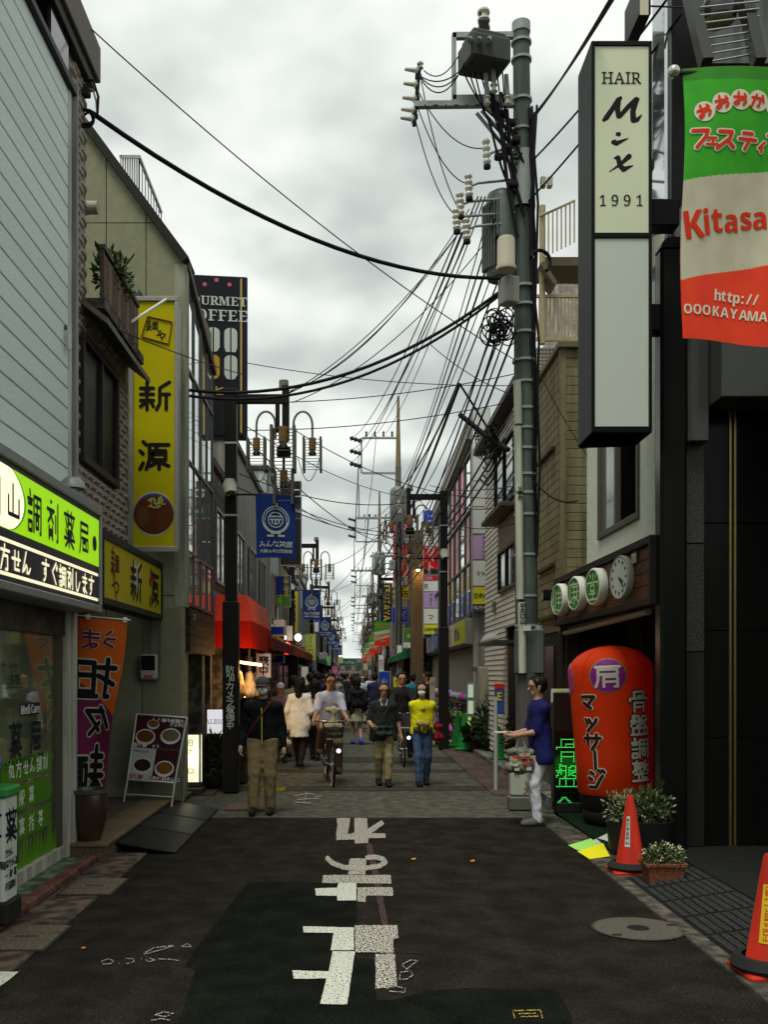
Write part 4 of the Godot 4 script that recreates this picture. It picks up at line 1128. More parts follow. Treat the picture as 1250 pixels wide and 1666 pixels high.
func build_left_street_things() -> void:
	# menu board
	var b := thing("menu_board", "menu stand with four noodle bowl pictures in a silver frame", "menu board", V(-2.45, 0.17, -12.2))
	var tl := W(222, 1162, 12.35)
	var tr := W(304, 1168, 12.35)
	var bl := W(207, 1268, 12.15)
	var br := W(284, 1274, 12.15)
	var f := func(u: float, v: float) -> Vector3: return bl.lerp(br, u).lerp(tl.lerp(tr, u), v)
	var nn := (br - bl).cross(tl - bl).normalized()
	var al := mt(0.5, 0.5, 0.46, 0.4, "metal", 0.4)
	var pn := MB.new().face([bl, br, tr, tl], nn).face([tl - nn * 0.02, tr - nn * 0.02, br - nn * 0.02, bl - nn * 0.02], -nn)
	wpart(b, "board", pn, mt(0.08, 0.08, 0.075, 0.6))
	var cells := [[0.02, 0.5, 0.51, 0.985, 0.05, 0.008, 0.012], [0.51, 0.5, 0.985, 0.985, 0.035, 0.008, 0.01], [0.02, 0.02, 0.5, 0.49, 0.40, 0.40, 0.37], [0.51, 0.02, 0.985, 0.49, 0.035, 0.008, 0.01]]
	for q in cells: wpart(b, "picture", MB.new().face([f.call(q[0], q[1]) + nn * 0.002, f.call(q[2], q[1]) + nn * 0.002, f.call(q[2], q[3]) + nn * 0.002, f.call(q[0], q[3]) + nn * 0.002], nn), mt(q[4], q[5], q[6], 0.4))
	var foods := [mt(0.40, 0.13, 0.02, 0.5, "speck"), mt(0.38, 0.30, 0.14, 0.5, "speck"), mt(0.10, 0.04, 0.02, 0.5, "speck"), mt(0.50, 0.20, 0.012, 0.5, "speck")]
	for k in 4: bowl_picture(b, f, [0.24, 0.74, 0.27, 0.73][k], [0.66, 0.70, 0.22, 0.20][k], 0.2, foods[k])
	bowl_picture(b, f, 0.36, 0.86, 0.12, mt(0.45, 0.25, 0.04, 0.5, "speck"))
	var wt := mt(0.55, 0.55, 0.5)
	var rr := (br - bl).normalized()
	var uu := (tl - bl).normalized()
	for q in [["たんめん", 0.3, 0.95, 0.03, wt], ["麺や新源大", 0.56, 0.94, 0.05, wt], ["グメ中口", 0.72, 0.88, 0.045, wt], ["担々麺セット", 0.06, 0.535, 0.05, wt], ["本内科中山口", 0.56, 0.05, 0.05, wt], ["担々麺辛つけ麺", 0.04, 0.06, 0.055, mt(0.3, 0.02, 0.08)], ["中本内口山日大", 0.05, 0.44, 0.025, mt(0.15, 0.05, 0.1)]]:
		var mb := MB.new()
		text(mb, q[0], f.call(q[1], q[2]) + nn * 0.005, rr, uu, q[3], 0.15, false, 1.15)
		wpart(b, "lettering", mb, q[4])
	for q in [[bl, tl], [br, tr], [bl, br], [tl, tr]]: wpart(b, "frame", MB.new().tube([q[0] + nn * 0.004, q[1] + nn * 0.004], 0.014, 8), al)
	for q in [[bl, W(201, 1309, 12.1)], [br, W(277, 1315, 12.05)], [tl - nn * 0.03, W(216, 1302, 12.75)], [tr - nn * 0.03, W(296, 1304, 12.75)]]: wpart(b, "leg", MB.new().tube([q[0], V(q[1].x, 0.02 if q[1].x > -2.28 else 0.17, q[1].z)], 0.014, 8), al)
	wpart(b, "crossbar", MB.new().rod(W(204, 1292, 12.1), W(281, 1297, 12.08), 0.01, 6), al)
	# lit stand sign beside it
	var s := thing("light_stand", "lit white stand sign on a dark base beside the menu board", "stand sign", G(312, 1292))
	part(s, "base", MB.new().box(V(0, 0.05, 0), V(0.34, 0.1, 0.34), 0.01), mt(0.06, 0.05, 0.04, 0.7))
	part(s, "case", MB.new().box(V(0, 0.5, 0), V(0.27, 0.78, 0.1), 0.01), mt(0.05, 0.045, 0.04, 0.5))
	part(s, "light_panel", MB.new().box(V(0, 0.52, 0.052), V(0.22, 0.68, 0.006)), glow(0.72, 0.72, 0.5, 0.7))
	var mb := MB.new()
	text(mb, "日本酒口", V(-0.01, 0.75, 0.056), EX, UP, 0.09, 0.12, true, 1.5)
	part(s, "lettering", mb, mt(0.4, 0.45, 0.1))
	part(s, "light_panel", MB.new().box(V(0.137, 0.52, 0), V(0.006, 0.68, 0.08)), glow(0.72, 0.72, 0.5, 0.7))
	var l := OmniLight3D.new()
	l.name = "panel_light"
	l.light_energy = 0.06
	l.light_color = Color(1.0, 0.97, 0.82)
	l.light_size = 0.2
	l.shadow_enabled = true
	l.position = V(0.0, 0.55, 0.14)
	s.add_child(l)
	# lit plaque of the shop
	var pl := thing("lit_plaque", "lit white plaque with faded lettering behind the black lamp post", "sign", W(354, 1174, 14.9))
	part(pl, "light_panel", MB.new().box(Vector3.ZERO, V(0.31, 0.36, 0.06), 0.006), glow(0.62, 0.62, 0.66, 0.62))
	latin(pl, "lettering", "ALBION", 0.07, mt(0.12, 0.11, 0.12), Transform3D(Basis.IDENTITY, V(0.0, 0.0, 0.034)), "Droid Serif")
	part(pl, "post", MB.new().box(V(0, -0.7, 0), V(0.05, 1.05, 0.04)), mt(0.04, 0.04, 0.04))

func build_black_building() -> void:
	var b := thing("black_building", "black polished stone building with a brass strip beside the entrance", "building", V(2.9, 0, -9.3))
	var gloss: StandardMaterial3D = mt(0.006, 0.007, 0.006, 0.2).duplicate()
	gloss.metallic_specular = 0.25
	var d := 9.3
	wb(b, "corner_column", V(2.87, 0.09, -9.16), V(3.12, 5.72, -9.36), gloss, 0.03)
	var cap := MB.new()
	cap.T = Transform3D(Basis.IDENTITY, V(2.995, 5.72, -9.26))
	var arc := PackedVector2Array()
	for k in 9: arc.append(Vector2(0.125 * cos(PI * k / 8.0), 0.10 * sin(PI * k / 8.0)))
	cap.prism(arc, -0.1, 0.1)
	wpart(b, "column_cap", cap, gloss)
	# stacked stone slabs beside it; the upper greys are a painted reflection
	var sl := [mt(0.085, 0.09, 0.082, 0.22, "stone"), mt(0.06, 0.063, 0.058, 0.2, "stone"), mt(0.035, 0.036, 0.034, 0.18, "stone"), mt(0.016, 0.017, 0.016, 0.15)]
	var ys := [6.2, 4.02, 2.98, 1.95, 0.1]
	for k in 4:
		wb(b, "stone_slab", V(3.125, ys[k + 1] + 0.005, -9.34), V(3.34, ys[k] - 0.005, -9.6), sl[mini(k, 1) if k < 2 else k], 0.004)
	for k in 3:
		for j in 6:
			wb(b, "stone_slab", V(3.345 + k * 0.27, 0.1 + j * 1.03, -9.42), V(3.345 + k * 0.27 + 0.264, 0.1 + j * 1.03 + 1.022, -9.6), gloss, 0.003)
	wb(b, "wall", V(3.12, 0.09, -9.601), V(8, 9.0, -10.1), mt(0.012, 0.012, 0.012, 0.4))
	for x in [3.60, 3.645]: wb(b, "brass_strip", V(x, 0.1, -9.40), V(x + 0.02, 4.6, -9.43), mt(0.45, 0.33, 0.12, 0.3, "metal", 0.9))
	wb(b, "door_reveal", V(4.16, 0.1, -8.0), V(4.3, 4.5, -9.42), gloss)
	# stepped soffit
	wb(b, "soffit", V(3.34, 4.25, -8.9), V(4.6, 5.2, -9.419), mt(0.05, 0.052, 0.048, 0.35), 0.01)
	wb(b, "soffit", V(3.16, 3.92, -9.2), V(3.335, 5.6, -9.339), mt(0.05, 0.052, 0.048, 0.35), 0.01)
	wb(b, "upper_column", V(3.10, 5.5, -9.62), V(3.31, 12, -10.1), mt(0.17, 0.18, 0.18, 0.45, "streak"), 0.01)
	wb(b, "mirror_panel", V(3.06, 5.75, -9.66), V(3.098, 12, -10.05), mt(0.55, 0.57, 0.58, 0.05, "", 0.9))
	wb(b, "upper_wall", V(3.32, 5.2, -9.7), V(8, 12, -10.1), mt(0.10, 0.105, 0.105, 0.5, "streak"))
	wb(b, "roof_slab", V(3.32, 6.3, -7.2), V(8, 6.5, -9.7), mt(0.02, 0.02, 0.02, 0.4))
	# slatted frame with round lamp at the top
	var fr := thing("slatted_frame", "grey metal slatted frame with a round lamp above the banner", "metal frame", W(1190, 110, 8.4))
	var dm := mt(0.05, 0.052, 0.052, 0.4, "metal", 0.3)
	for q in [[1130, 1150, 104], [1218, 1236, 104]]:
		var mb := MB.new()
		mb.beam(W(q[0] - 12, -30, 8.5), W(q[1], q[2], 8.2), 0.09, 0.12, V(0, 0, 1))
		wpart(fr, "side_plate", mb, dm)
	for k in 8: wpart(fr, "slat", MB.new().rod(W(1140, 12 + k * 13, 8.3), W(1236, 2 + k * 12, 8.3), 0.008, 6), mt(0.5, 0.5, 0.5, 0.3, "", 0.8))
	wpart(fr, "lamp_housing", MB.new().lathe([Vector2(0.0, -0.02), Vector2(0.14, -0.02), Vector2(0.16, 0.05), Vector2(0.13, 0.13), Vector2(0.09, 0.3), Vector2(0, 0.32)], 24, W(1170, 30, 8.5)), mt(0.03, 0.03, 0.03, 0.3))
	wpart(fr, "lamp_lens", MB.new().ball(W(1170, 34, 8.5), V(0.13, 0.04, 0.13), 20, 8), mt(0.25, 0.22, 0.12, 0.1))
	wpart(fr, "panel", MB.new().span(W(1140, -20, 9.2), W(1260, 108, 9.25)), mt(0.12, 0.125, 0.125, 0.5, "streak"))
	var ss := thing("cream_box_sign", "corner of a cream box sign with black edge high on the black building", "sign", W(1045, 20, 9.2))
	wpart(ss, "box", MB.new().span(W(1041, -40, 9.1), W(1060, 22, 9.1) - V(0, 0, 0.5), 0.004), mt(0.02, 0.02, 0.02, 0.4))
	wpart(ss, "face", MB.new().span(W(1042, -40, 9.09), W(1056, 24, 9.09) - V(0, 0, 0.004)), mt(0.55, 0.5, 0.38, 0.5))
	wpart(ss, "stay", MB.new().rod(W(1060, 10, 9.2), W(1112, 12, 9.5), 0.008, 6), dm)

func build_hair_sign() -> void:
	var s := thing("salon_sign", "tall hair salon sign with cream and grey panels in a black rounded case", "sign", V(2.5, 3.9, -9.3))
	var d := 9.0
	var x0 := XX(967, d) - 0.025
	var x1 := XX(1061, d)
	var y0 := YY(704, d)
	var y1 := YY(68, d)
	var bk := mt(0.006, 0.007, 0.007, 0.5)
	# case with rounded outer corner: plan outline extruded upwards
	var pl := PackedVector2Array([Vector2(x1, 0), Vector2(x1, 0.55), Vector2(x0 + 0.05, 0.62)])
	for k in 7:
		var a := PI * 0.5 + PI * 0.5 * k / 6.0
		pl.append(Vector2(x0 + 0.06 + cos(a) * 0.06, 0.5 + sin(a) * 0.12))
	pl.append(Vector2(x0, 0.0))
	var mb := MB.new()
	mb.T = Transform3D(Basis(EX, -PI / 2), V(0, 0, -d))
	mb.prism(pl, y0, y1)
	wpart(s, "case", mb, bk)
	var fy := YY(384, d)
	for q in [[x0, x0 + 0.03, y0, y1], [x1 - 0.03, x1, y0, y1]]: wb(s, "frame", V(q[0], q[2], -d + 0.02), V(q[1], q[3], -d), bk, 0.005)
	for q in [[y0, y0 + 0.055], [fy - 0.025, fy + 0.025], [y1 - 0.045, y1]]: wb(s, "frame", V(x0 + 0.03, q[0], -d + 0.019), V(x1 - 0.03, q[1], -d), bk, 0.005)
	wb(s, "upper_panel", V(x0 + 0.03, fy + 0.025, -d + 0.006), V(x1 - 0.03, y1 - 0.045, -d), mt(0.66, 0.69, 0.50, 0.5), 0.0, "cream panel with lettering")
	wb(s, "lower_panel", V(x0 + 0.03, y0 + 0.055, -d + 0.006), V(x1 - 0.03, fy - 0.025, -d), mt(0.54, 0.585, 0.53, 0.5), 0.0, "blank grey panel")
	var ink := mt(0.012, 0.012, 0.014, 0.5)
	latin(s, "lettering", "HAIR", 0.105, ink, Transform3D(Basis.IDENTITY, W(1011, 128, d) + V(0, 0, 0.009) - s.position), "Droid Serif", 400)
	latin(s, "lettering", "1 9 9 1", 0.10, ink, Transform3D(Basis.IDENTITY, W(1011, 327, d) + V(0, 0, 0.009) - s.position), "Droid Serif", 400)
	# brushed letters M, i, x as tapering strokes
	var br := MB.new()
	var strokes := [[[983, 196, 3.0], [987, 192, 4.5], [996, 179, 4.0], [1007, 163, 4.5], [1010, 160, 3.0]], [[1007, 163, 4.0], [1005, 178, 4.5], [1007, 190, 4.0], [1011, 188, 3.0]], [[1009, 190, 3.5], [1022, 175, 4.0], [1036, 163, 5.0], [1038, 162, 3.0]], [[1035, 165, 4.5], [1030, 182, 4.5], [1031, 196, 5.0], [1037, 196, 3.5], [1044, 188, 1.0]],
		[[1003, 217, 1.0], [1007, 219, 4.0], [1004, 220, 2.0]], [[1002, 228, 1.0], [998, 232, 3.5], [1003, 234, 4.0], [1022, 226, 0.8]], [[1001, 258, 2.0], [1006, 257, 4.0], [1009, 270, 4.0], [1015, 276, 4.5], [1030, 270, 0.8]], [[1024, 255, 4.5], [1010, 268, 2.5], [992, 280, 0.7]]]
	for st in strokes:
		for k in st.size() - 1:
			var A := Vector2(st[k][0], st[k][1])
			var B := Vector2(st[k + 1][0], st[k + 1][1])
			var dr := (B - A).normalized()
			var pts := []
			for q in 10:
				var an := dr.angle() + PI * 0.5 + PI * (q % 5) / 4.0 + (PI if q > 4 else 0.0)
				var c: Vector2 = (A if q < 5 else B) + Vector2(cos(an), sin(an)) * (st[k][2] if q < 5 else st[k + 1][2])
				pts.append(W(c.x, c.y, d) + V(0, 0, 0.007 + 0.0003 * (k % 4)))
			pts.reverse()
			br.face(pts, V(0, 0, 1))
	wpart(s, "lettering", br, ink)
	for y in [YY(350, d), YY(525, d)]: wb(s, "bracket", V(x1, y, -d - 0.2), V(3.06, y + 0.25, -d - 0.4), bk, 0.01)

func build_festival_banner() -> void:
	var b := thing("festival_banner", "large green, cream and orange festival banner on a rod with a white ball end", "banner", V(2.9, 4.1, -7.0))
	var d := 7.0
	var f := func(x: float, y: float) -> Vector3:
		var w := -y / 1.96
		return V(XX(1111, d) + x - 0.02 * w + 0.012 * sin(w * 7.0), YY(112, d) + y * (1.0 - 0.015 * sin(x * 4.0 + 1.0) * w), -d + 0.05 * sin(x * 5.0 + w * 2.2) * (0.35 + w) + 0.02 * sin(w * 6.0 + x * 3.0))
	var im := Image.create_empty(128, 256, false, Image.FORMAT_RGB8)
	var fn := FastNoiseLite.new()
	fn.seed = 3
	fn.frequency = 0.04
	for j in 256:
		for i in 128:
			var w := j / 256.0
			var u := i / 128.0
			var n := fn.get_noise_2d(i, j * 0.6) * 0.05
			var c := Color(0.17 + n, 0.60 + n, 0.03)
			if w > 0.415 - 0.115 * u: c = Color(0.72 + n, 0.70 + n, 0.60 + n)
			if w > 0.78 - 0.17 * u: c = Color(0.86 + n, 0.20 + n, 0.02)
			if w < 0.045: c = c * 0.8
			im.set_pixel(i, j, c)
	wpart(b, "cloth", grid(1.32, 1.96, 28, 34, f, 0.003), printed(im, 0.85))
	var red := mt(0.62, 0.035, 0.012, 0.8)
	var cream := mt(0.62, 0.58, 0.44, 0.8)
	var m1 := MB.new()
	var m2 := MB.new()
	var px := func(x: float, y: float) -> Vector2: return Vector2((x - 1111) * d / FOC, -(y - 112) * d / FOC)
	var dots := MB.new()
	for q in [["お", 1142, 187, -0.35], ["お", 1171, 173, -0.18], ["お", 1201, 167, 0.0], ["か", 1231, 167, 0.1], ["や", 1261, 174, 0.2], ["ま", 1290, 187, 0.35]]:
		var c: Vector2 = px.call(q[1], q[2])
		var pts := []
		for k in 20: pts.append(V(c.x + cos(TAU * k / 20) * 0.073, c.y + sin(TAU * k / 20) * 0.073, 0.004))
		dots.face(pts, V(0, 0, 1))
		text(m1, q[0], V(c.x, c.y, 0.008), V(cos(q[3]), -sin(q[3]), 0), V(sin(q[3]), cos(q[3]), 0), 0.098, 0.17, false, 1, 1, 0.05)
	var row := [["フ", 1135, 231, 0.135], ["ェ", 1154, 235, 0.10], ["ス", 1178, 232, 0.135], ["テ", 1214, 231, 0.125], ["ィ", 1238, 237, 0.10], ["ブ", 1262, 231, 0.135], ["ル", 1285, 231, 0.135]]
	for q in row:
		var c: Vector2 = px.call(q[1], q[2])
		text(m1, q[0], V(c.x, c.y, 0.009), EX, UP, q[3], 0.18, false, 1, 1, 0.05)
		text(m2, q[0], V(c.x, c.y, 0.004), EX, UP, q[3], 0.36, false, 1, 1, 0.05)
	wpart(b, "dots", warp(dots, f), cream)
	wpart(b, "lettering", warp(m2, f), cream)
	wpart(b, "lettering", warp(m1, f), red)
	for q in [["K", 1130, 372, 0.19], ["i", 1153, 367, 0.17], ["t", 1171, 362, 0.17], ["a", 1196, 360, 0.16], ["s", 1222, 353, 0.16], ["a", 1246, 350, 0.16], ["n", 1274, 346, 0.16]]:
		var p: Vector2 = px.call(q[1], q[2])
		var a: Vector3 = f.call(p.x, p.y)
		var du: Vector3 = (f.call(p.x + 0.02, p.y) - a).normalized()
		var nn: Vector3 = du.cross(f.call(p.x, p.y + 0.02) - a).normalized()
		latin(b, "lettering", q[0], q[3], red, Transform3D(Basis(du, nn.cross(du), nn).rotated(nn, 0.14), a + nn * 0.005 - b.position), "Droid Sans", 700, 0.002)
	for q in [["http://", 1206, 484, 0.075], ["OOOKAYAMA", 1189, 511, 0.07]]:
		var sx := 0.0
		for k in q[0].length():
			var x: float = q[1] - 93.0 + 15.8 * k if q[0].length() > 7 else q[1] - 32.0 + 11.0 * k
			if q[0].length() > 7: x = q[1] - 68.0 + 16.2 * k
			var p: Vector2 = px.call(x, q[2])
			var a: Vector3 = f.call(p.x, p.y)
			var du: Vector3 = (f.call(p.x + 0.02, p.y) - a).normalized()
			var nn: Vector3 = du.cross(f.call(p.x, p.y + 0.02) - a).normalized()
			latin(b, "lettering", q[0][k], q[3], cream, Transform3D(Basis(du, nn.cross(du), nn), a + nn * 0.004 - b.position), "Droid Sans", 700, 0.002)
	var tp: Vector3 = f.call(0.0, 0.0)
	wpart(b, "rod", MB.new().rod(V(tp.x - 0.03, tp.y - 0.03, -d), V(3.78, tp.y - 0.03, -d), 0.018, 8), mt(0.03, 0.03, 0.03, 0.4))
	wpart(b, "ball_end", MB.new().ball(V(tp.x - 0.06, tp.y - 0.02, -d), V(0.045, 0.045, 0.045), 16, 10), mt(0.5, 0.48, 0.42, 0.12, "", 0.6))
	var p := thing("banner_post", "black square post carrying the large festival banner", "post", V(3.8, 0.1, -7.0))
	part(p, "shaft", MB.new().box(V(0, 3.2, 0), V(0.16, 6.4, 0.16), 0.01), mt(0.015, 0.015, 0.014, 0.4))
	part(p, "foot", MB.new().box(V(0, 1.1, 0), V(0.21, 2.2, 0.21), 0.01), mt(0.015, 0.015, 0.014, 0.4))

func build_massage_shop() -> void:
	var X := 3.1
	var b := thing("massage_house", "small house with ribbed pale metal cladding over a massage shop", "building", V(X, 0, -11.5))
	wb(b, "wall", V(X + 0.03, 3.0, -10.12), V(8, 6.9, -13.05), mt(0.3, 0.3, 0.27, 0.8))
	var rib := MB.new()
	var rm := mt(0.72, 0.76, 0.66, 0.55, "metal")
	for k in 92:
		var z := -10.1 - k * 0.032
		if z > -12.36 and z < -10.62:
			rib.span(V(X, 3.0, z), V(X + 0.03, 3.42, z - 0.024))
			rib.span(V(X, 5.32, z), V(X + 0.03, 6.9, z - 0.024))
		else: rib.span(V(X, 3.0, z), V(X + 0.03, 6.9, z - 0.024))
	wpart(b, "ribbed_cladding", rib, rm).set_meta("kind", "stuff")
	wb(b, "window_frame", V(X - 0.03, 3.42, -10.62), V(X + 0.08, 3.5, -12.38), mt(0.11, 0.10, 0.08, 0.5, "metal"), 0.006)
	wb(b, "window_frame", V(X - 0.03, 5.26, -10.62), V(X + 0.08, 5.34, -12.38), mt(0.11, 0.10, 0.08, 0.5, "metal"), 0.006)
	for z in [-10.62, -11.5, -12.30]: wb(b, "window_frame", V(X - 0.03, 3.5, z), V(X + 0.08, 5.26, z - 0.07), mt(0.11, 0.10, 0.08, 0.5, "metal"), 0.006)
	wb(b, "window_pane", V(X + 0.03, 3.5, -10.69), V(X + 0.04, 5.26, -11.5), mt(0.02, 0.022, 0.022, 0.06))
	wb(b, "window_pane", V(X + 0.02, 3.5, -11.57), V(X + 0.03, 5.26, -12.3), mt(0.13, 0.17, 0.15, 0.12))
	wb(b, "roof_edge", V(X - 0.05, 6.88, -10.0), V(8, 7.0, -13.1), mt(0.03, 0.03, 0.03, 0.5), 0.01)
	# shop below
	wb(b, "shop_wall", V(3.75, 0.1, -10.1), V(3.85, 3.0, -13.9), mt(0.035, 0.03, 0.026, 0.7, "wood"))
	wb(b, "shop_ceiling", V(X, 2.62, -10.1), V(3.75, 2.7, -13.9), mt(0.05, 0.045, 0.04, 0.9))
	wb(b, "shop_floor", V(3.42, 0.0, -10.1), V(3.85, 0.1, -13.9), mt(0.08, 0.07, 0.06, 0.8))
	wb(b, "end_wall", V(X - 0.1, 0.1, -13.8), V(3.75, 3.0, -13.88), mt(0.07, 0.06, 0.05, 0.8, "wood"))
	wb(b, "door_frame", V(3.70, 0.1, -11.2), V(3.74, 2.3, -11.28), mt(0.1, 0.08, 0.05, 0.6, "wood"))
	wb(b, "door_frame", V(3.70, 0.1, -12.6), V(3.74, 2.3, -12.68), mt(0.1, 0.08, 0.05, 0.6, "wood"))
	wb(b, "door_glass", V(3.735, 0.1, -11.28), V(3.748, 2.3, -12.6), mt(0.02, 0.02, 0.02, 0.08))
	wpart(b, "awning_tube", MB.new().rod(V(2.93, 2.36, -9.75), V(2.93, 2.30, -13.6), 0.035, 10), mt(0.38, 0.36, 0.30, 0.5, "metal"))
	wpart(b, "awning_tube", MB.new().rod(V(3.0, 2.42, -9.75), V(3.0, 2.37, -13.6), 0.03, 10), mt(0.18, 0.17, 0.15, 0.5, "metal"))
	# timber signboard with round letters and clock
	var s := thing("timber_signboard", "brown timber signboard with three round green letter boxes", "sign", V(2.9, 2.45, -11.5))
	var sx := 2.85
	for k in 4: wb(s, "board", V(sx, 2.48 + k * 0.125, -9.35), V(3.05, 2.48 + k * 0.125 + 0.12, -13.75), mt(0.15 + 0.02 * (k % 2), 0.058, 0.028, 0.5, "wood"), 0.004)
	wb(s, "frame", V(sx - 0.04, 2.985, -9.3), V(3.06, 3.06, -13.8), mt(0.012, 0.011, 0.01, 0.5), 0.006)
	wb(s, "frame", V(sx - 0.04, 2.40, -9.3), V(3.06, 2.475, -13.8), mt(0.012, 0.011, 0.01, 0.5), 0.006)
	for z in [-9.3, -13.74]: wb(s, "frame", V(sx - 0.038, 2.475, z), V(3.055, 2.985, z - 0.06), mt(0.012, 0.011, 0.01, 0.5))
	var tn := Basis(UP, 0.17)
	var cz := [-13.15, -12.15, -11.2]
	for k in 3:
		var c := V(sx, 2.73, cz[k])
		var o := MB.new()
		o.T = Transform3D(tn * Basis(Vector3(0, 0, 1), PI / 2), c)
		o.lathe([Vector2(0.205, 0.0), Vector2(0.215, 0.02), Vector2(0.215, 0.12), Vector2(0.20, 0.135), Vector2(0.19, 0.135), Vector2(0.19, 0.125)], 36)
		var bx := wpart(s, "letter_box", o, mt(0.62, 0.62, 0.56, 0.4))
		part(bx, "face", disc(c + tn * V(-0.127, 0, 0), tn * V(-1, 0, 0), 0.192, 0.192, 36), mt(0.03, 0.20, 0.025, 0.4))
		var mb := MB.new()
		text(mb, ["健", "康", "堂"][k], c + tn * V(-0.131, 0, 0), tn * LT, UP, 0.29, 0.08)
		part(bx, "lettering", mb, mt(0.45, 0.55, 0.35))
	var ck := thing("wall_clock", "round white wall clock on the timber signboard", "clock", V(sx - 0.03, 2.74, -10.2))
	ck.rotation.y = 0.17
	var o := MB.new()
	o.T = Transform3D(Basis(Vector3(0, 0, 1), PI / 2), Vector3.ZERO)
	o.lathe([Vector2(0.225, 0.0), Vector2(0.23, 0.05), Vector2(0.22, 0.07), Vector2(0.205, 0.065)], 36)
	part(ck, "rim", o, mt(0.35, 0.33, 0.30, 0.4))
	part(ck, "dial", disc(V(-0.062, 0, 0), V(-1, 0, 0), 0.208, 0.208, 36), mt(0.62, 0.64, 0.60, 0.4))
	for k in 12:
		var a := TAU * k / 12
		part(ck, "hour_mark", MB.new().box(V(-0.066, cos(a) * 0.165, sin(a) * 0.165), V(0.004, 0.03, 0.022)), mt(0.05, 0.05, 0.05))
	for q in [[2.05, 0.11, 0.014], [2.35, 0.16, 0.01]]: part(ck, "hand", MB.new().beam(V(-0.07, 0, 0), V(-0.07, cos(q[0]) * q[1], sin(q[0]) * q[1]), 0.006, q[2], EX), mt(0.01, 0.01, 0.01))
	for q in [[1046, 905, 9.9], [892, 968, 13.9]]:
		var fl := thing("flood_lamp", "small black floodlight " + ("over the wall clock" if q[0] > 1000 else "at the far end of the timber signboard"), "floodlight", W(q[0], q[1], q[2]))
		part(fl, "housing", MB.new().box(Vector3.ZERO, V(0.16, 0.15, 0.2), 0.02), mt(0.012, 0.012, 0.012, 0.5))
		part(fl, "lens", MB.new().box(V(-0.085, -0.02, 0), V(0.01, 0.1, 0.15)), mt(0.35, 0.33, 0.22, 0.2))
		part(fl, "arm", MB.new().rod(V(0.05, 0.02, 0), V(0.3, 0.08, 0), 0.015), mt(0.02, 0.02, 0.02))
	# inflatable column
	var inf := thing("inflatable_column", "red inflatable advertising column with purple disc and black fan base", "inflatable", V(3.02, 0.03, -11.25))
	inf.rotation.z = 0.045
	var prof := [Vector2(0.40, 0.36), Vector2(0.425, 0.40), Vector2(0.435, 0.8), Vector2(0.448, 1.2), Vector2(0.462, 1.55), Vector2(0.47, 1.72)]
	for k in 9: prof.append(Vector2(0.472 * cos(PI * 0.5 * (k + 1) / 9.0), 1.74 + 0.29 * sin(PI * 0.5 * (k + 1) / 9.0)))
	var skin := MB.new().lathe(prof, 48)
	for k in skin.v.size():
		var p := skin.v[k]
		if p.y > 1.6:
			var a := atan2(p.z, p.x)
			var s1 := smoothstep(1.6, 1.85, p.y) * (1.0 - smoothstep(1.9, 2.02, p.y))
			skin.v[k] = p * V(1.0 - 0.015 * s1 * absf(sin(a * 12.0)), 1, 1.0 - 0.015 * s1 * absf(sin(a * 12.0)))
	var im_: StandardMaterial3D = mt(0.9, 0.065, 0.012, 0.42).duplicate()
	im_.backlight_enabled = true
	im_.backlight = Color(0.9, 0.25, 0.12)
	part(inf, "skin", skin, im_)
	for a in 6:
		var sm := []
		for q in prof: sm.append(V(cos(a * 1.047 + 0.4) * (q.x + 0.001), q.y, sin(a * 1.047 + 0.4) * (q.x + 0.001)))
		part(inf, "seam", MB.new().tube(sm, 0.004, 4), im_)
	part(inf, "base", MB.new().lathe([Vector2(0.0, 0.0), Vector2(0.33, 0.0), Vector2(0.37, 0.05), Vector2(0.38, 0.15), Vector2(0.365, 0.17), Vector2(0.38, 0.2), Vector2(0.40, 0.3), Vector2(0.40, 0.36), Vector2(0, 0.36)], 36), mt(0.012, 0.012, 0.012, 0.5))
	var f := func(x: float, y: float) -> Vector3:
		var r := 0.4
		for k in prof.size() - 1:
			if y >= prof[k].y and y <= prof[k + 1].y: r = lerpf(prof[k].x, prof[k + 1].x, (y - prof[k].y) / maxf(prof[k + 1].y - prof[k].y, 0.001))
		var a := x / 0.43 - 0.27
		return V(sin(a) * r, y, cos(a) * r)
	for q in [[-0.02, 1.70, 0.18, mt(0.24, 0.025, 0.22, 0.5), 0.0], [-0.62, 1.66, 0.18, mt(0.45, 0.03, 0.2, 0.5), 0.0]]:
		for k in 2:
			var mb := MB.new()
			var rr: float = q[2] + (0.012 if k == 0 else 0.0)
			for j in 28:
				for i in 5:
					var a0 := TAU * j / 28
					var a1 := TAU * (j + 1) / 28
					var r0 := rr * i / 5.0
					var r1 := rr * (i + 1) / 5.0
					mb.face([V(q[0] + cos(a0) * r0, q[1] + sin(a0) * r0, 0), V(q[0] + cos(a0) * r1, q[1] + sin(a0) * r1, 0), V(q[0] + cos(a1) * r1, q[1] + sin(a1) * r1, 0), V(q[0] + cos(a1) * r0, q[1] + sin(a1) * r0, 0)], V(0, 0, 1))
			for j in mb.v.size(): mb.v[j].z = 0.003 + 0.003 * k
			part(inf, "disc", warp(mb, f), mt(0.2, 0.24, 0.12, 0.5) if k == 0 else q[3])
	var wht := mt(0.62, 0.58, 0.50, 0.6)
	var drk := mt(0.035, 0.015, 0.01, 0.6)
	var kt := MB.new()
	text(kt, "肩", V(-0.02, 1.70, 0.009), EX, UP, 0.24, 0.12, false, 1, 1, 0.05)
	part(inf, "lettering", warp(kt, f), wht)
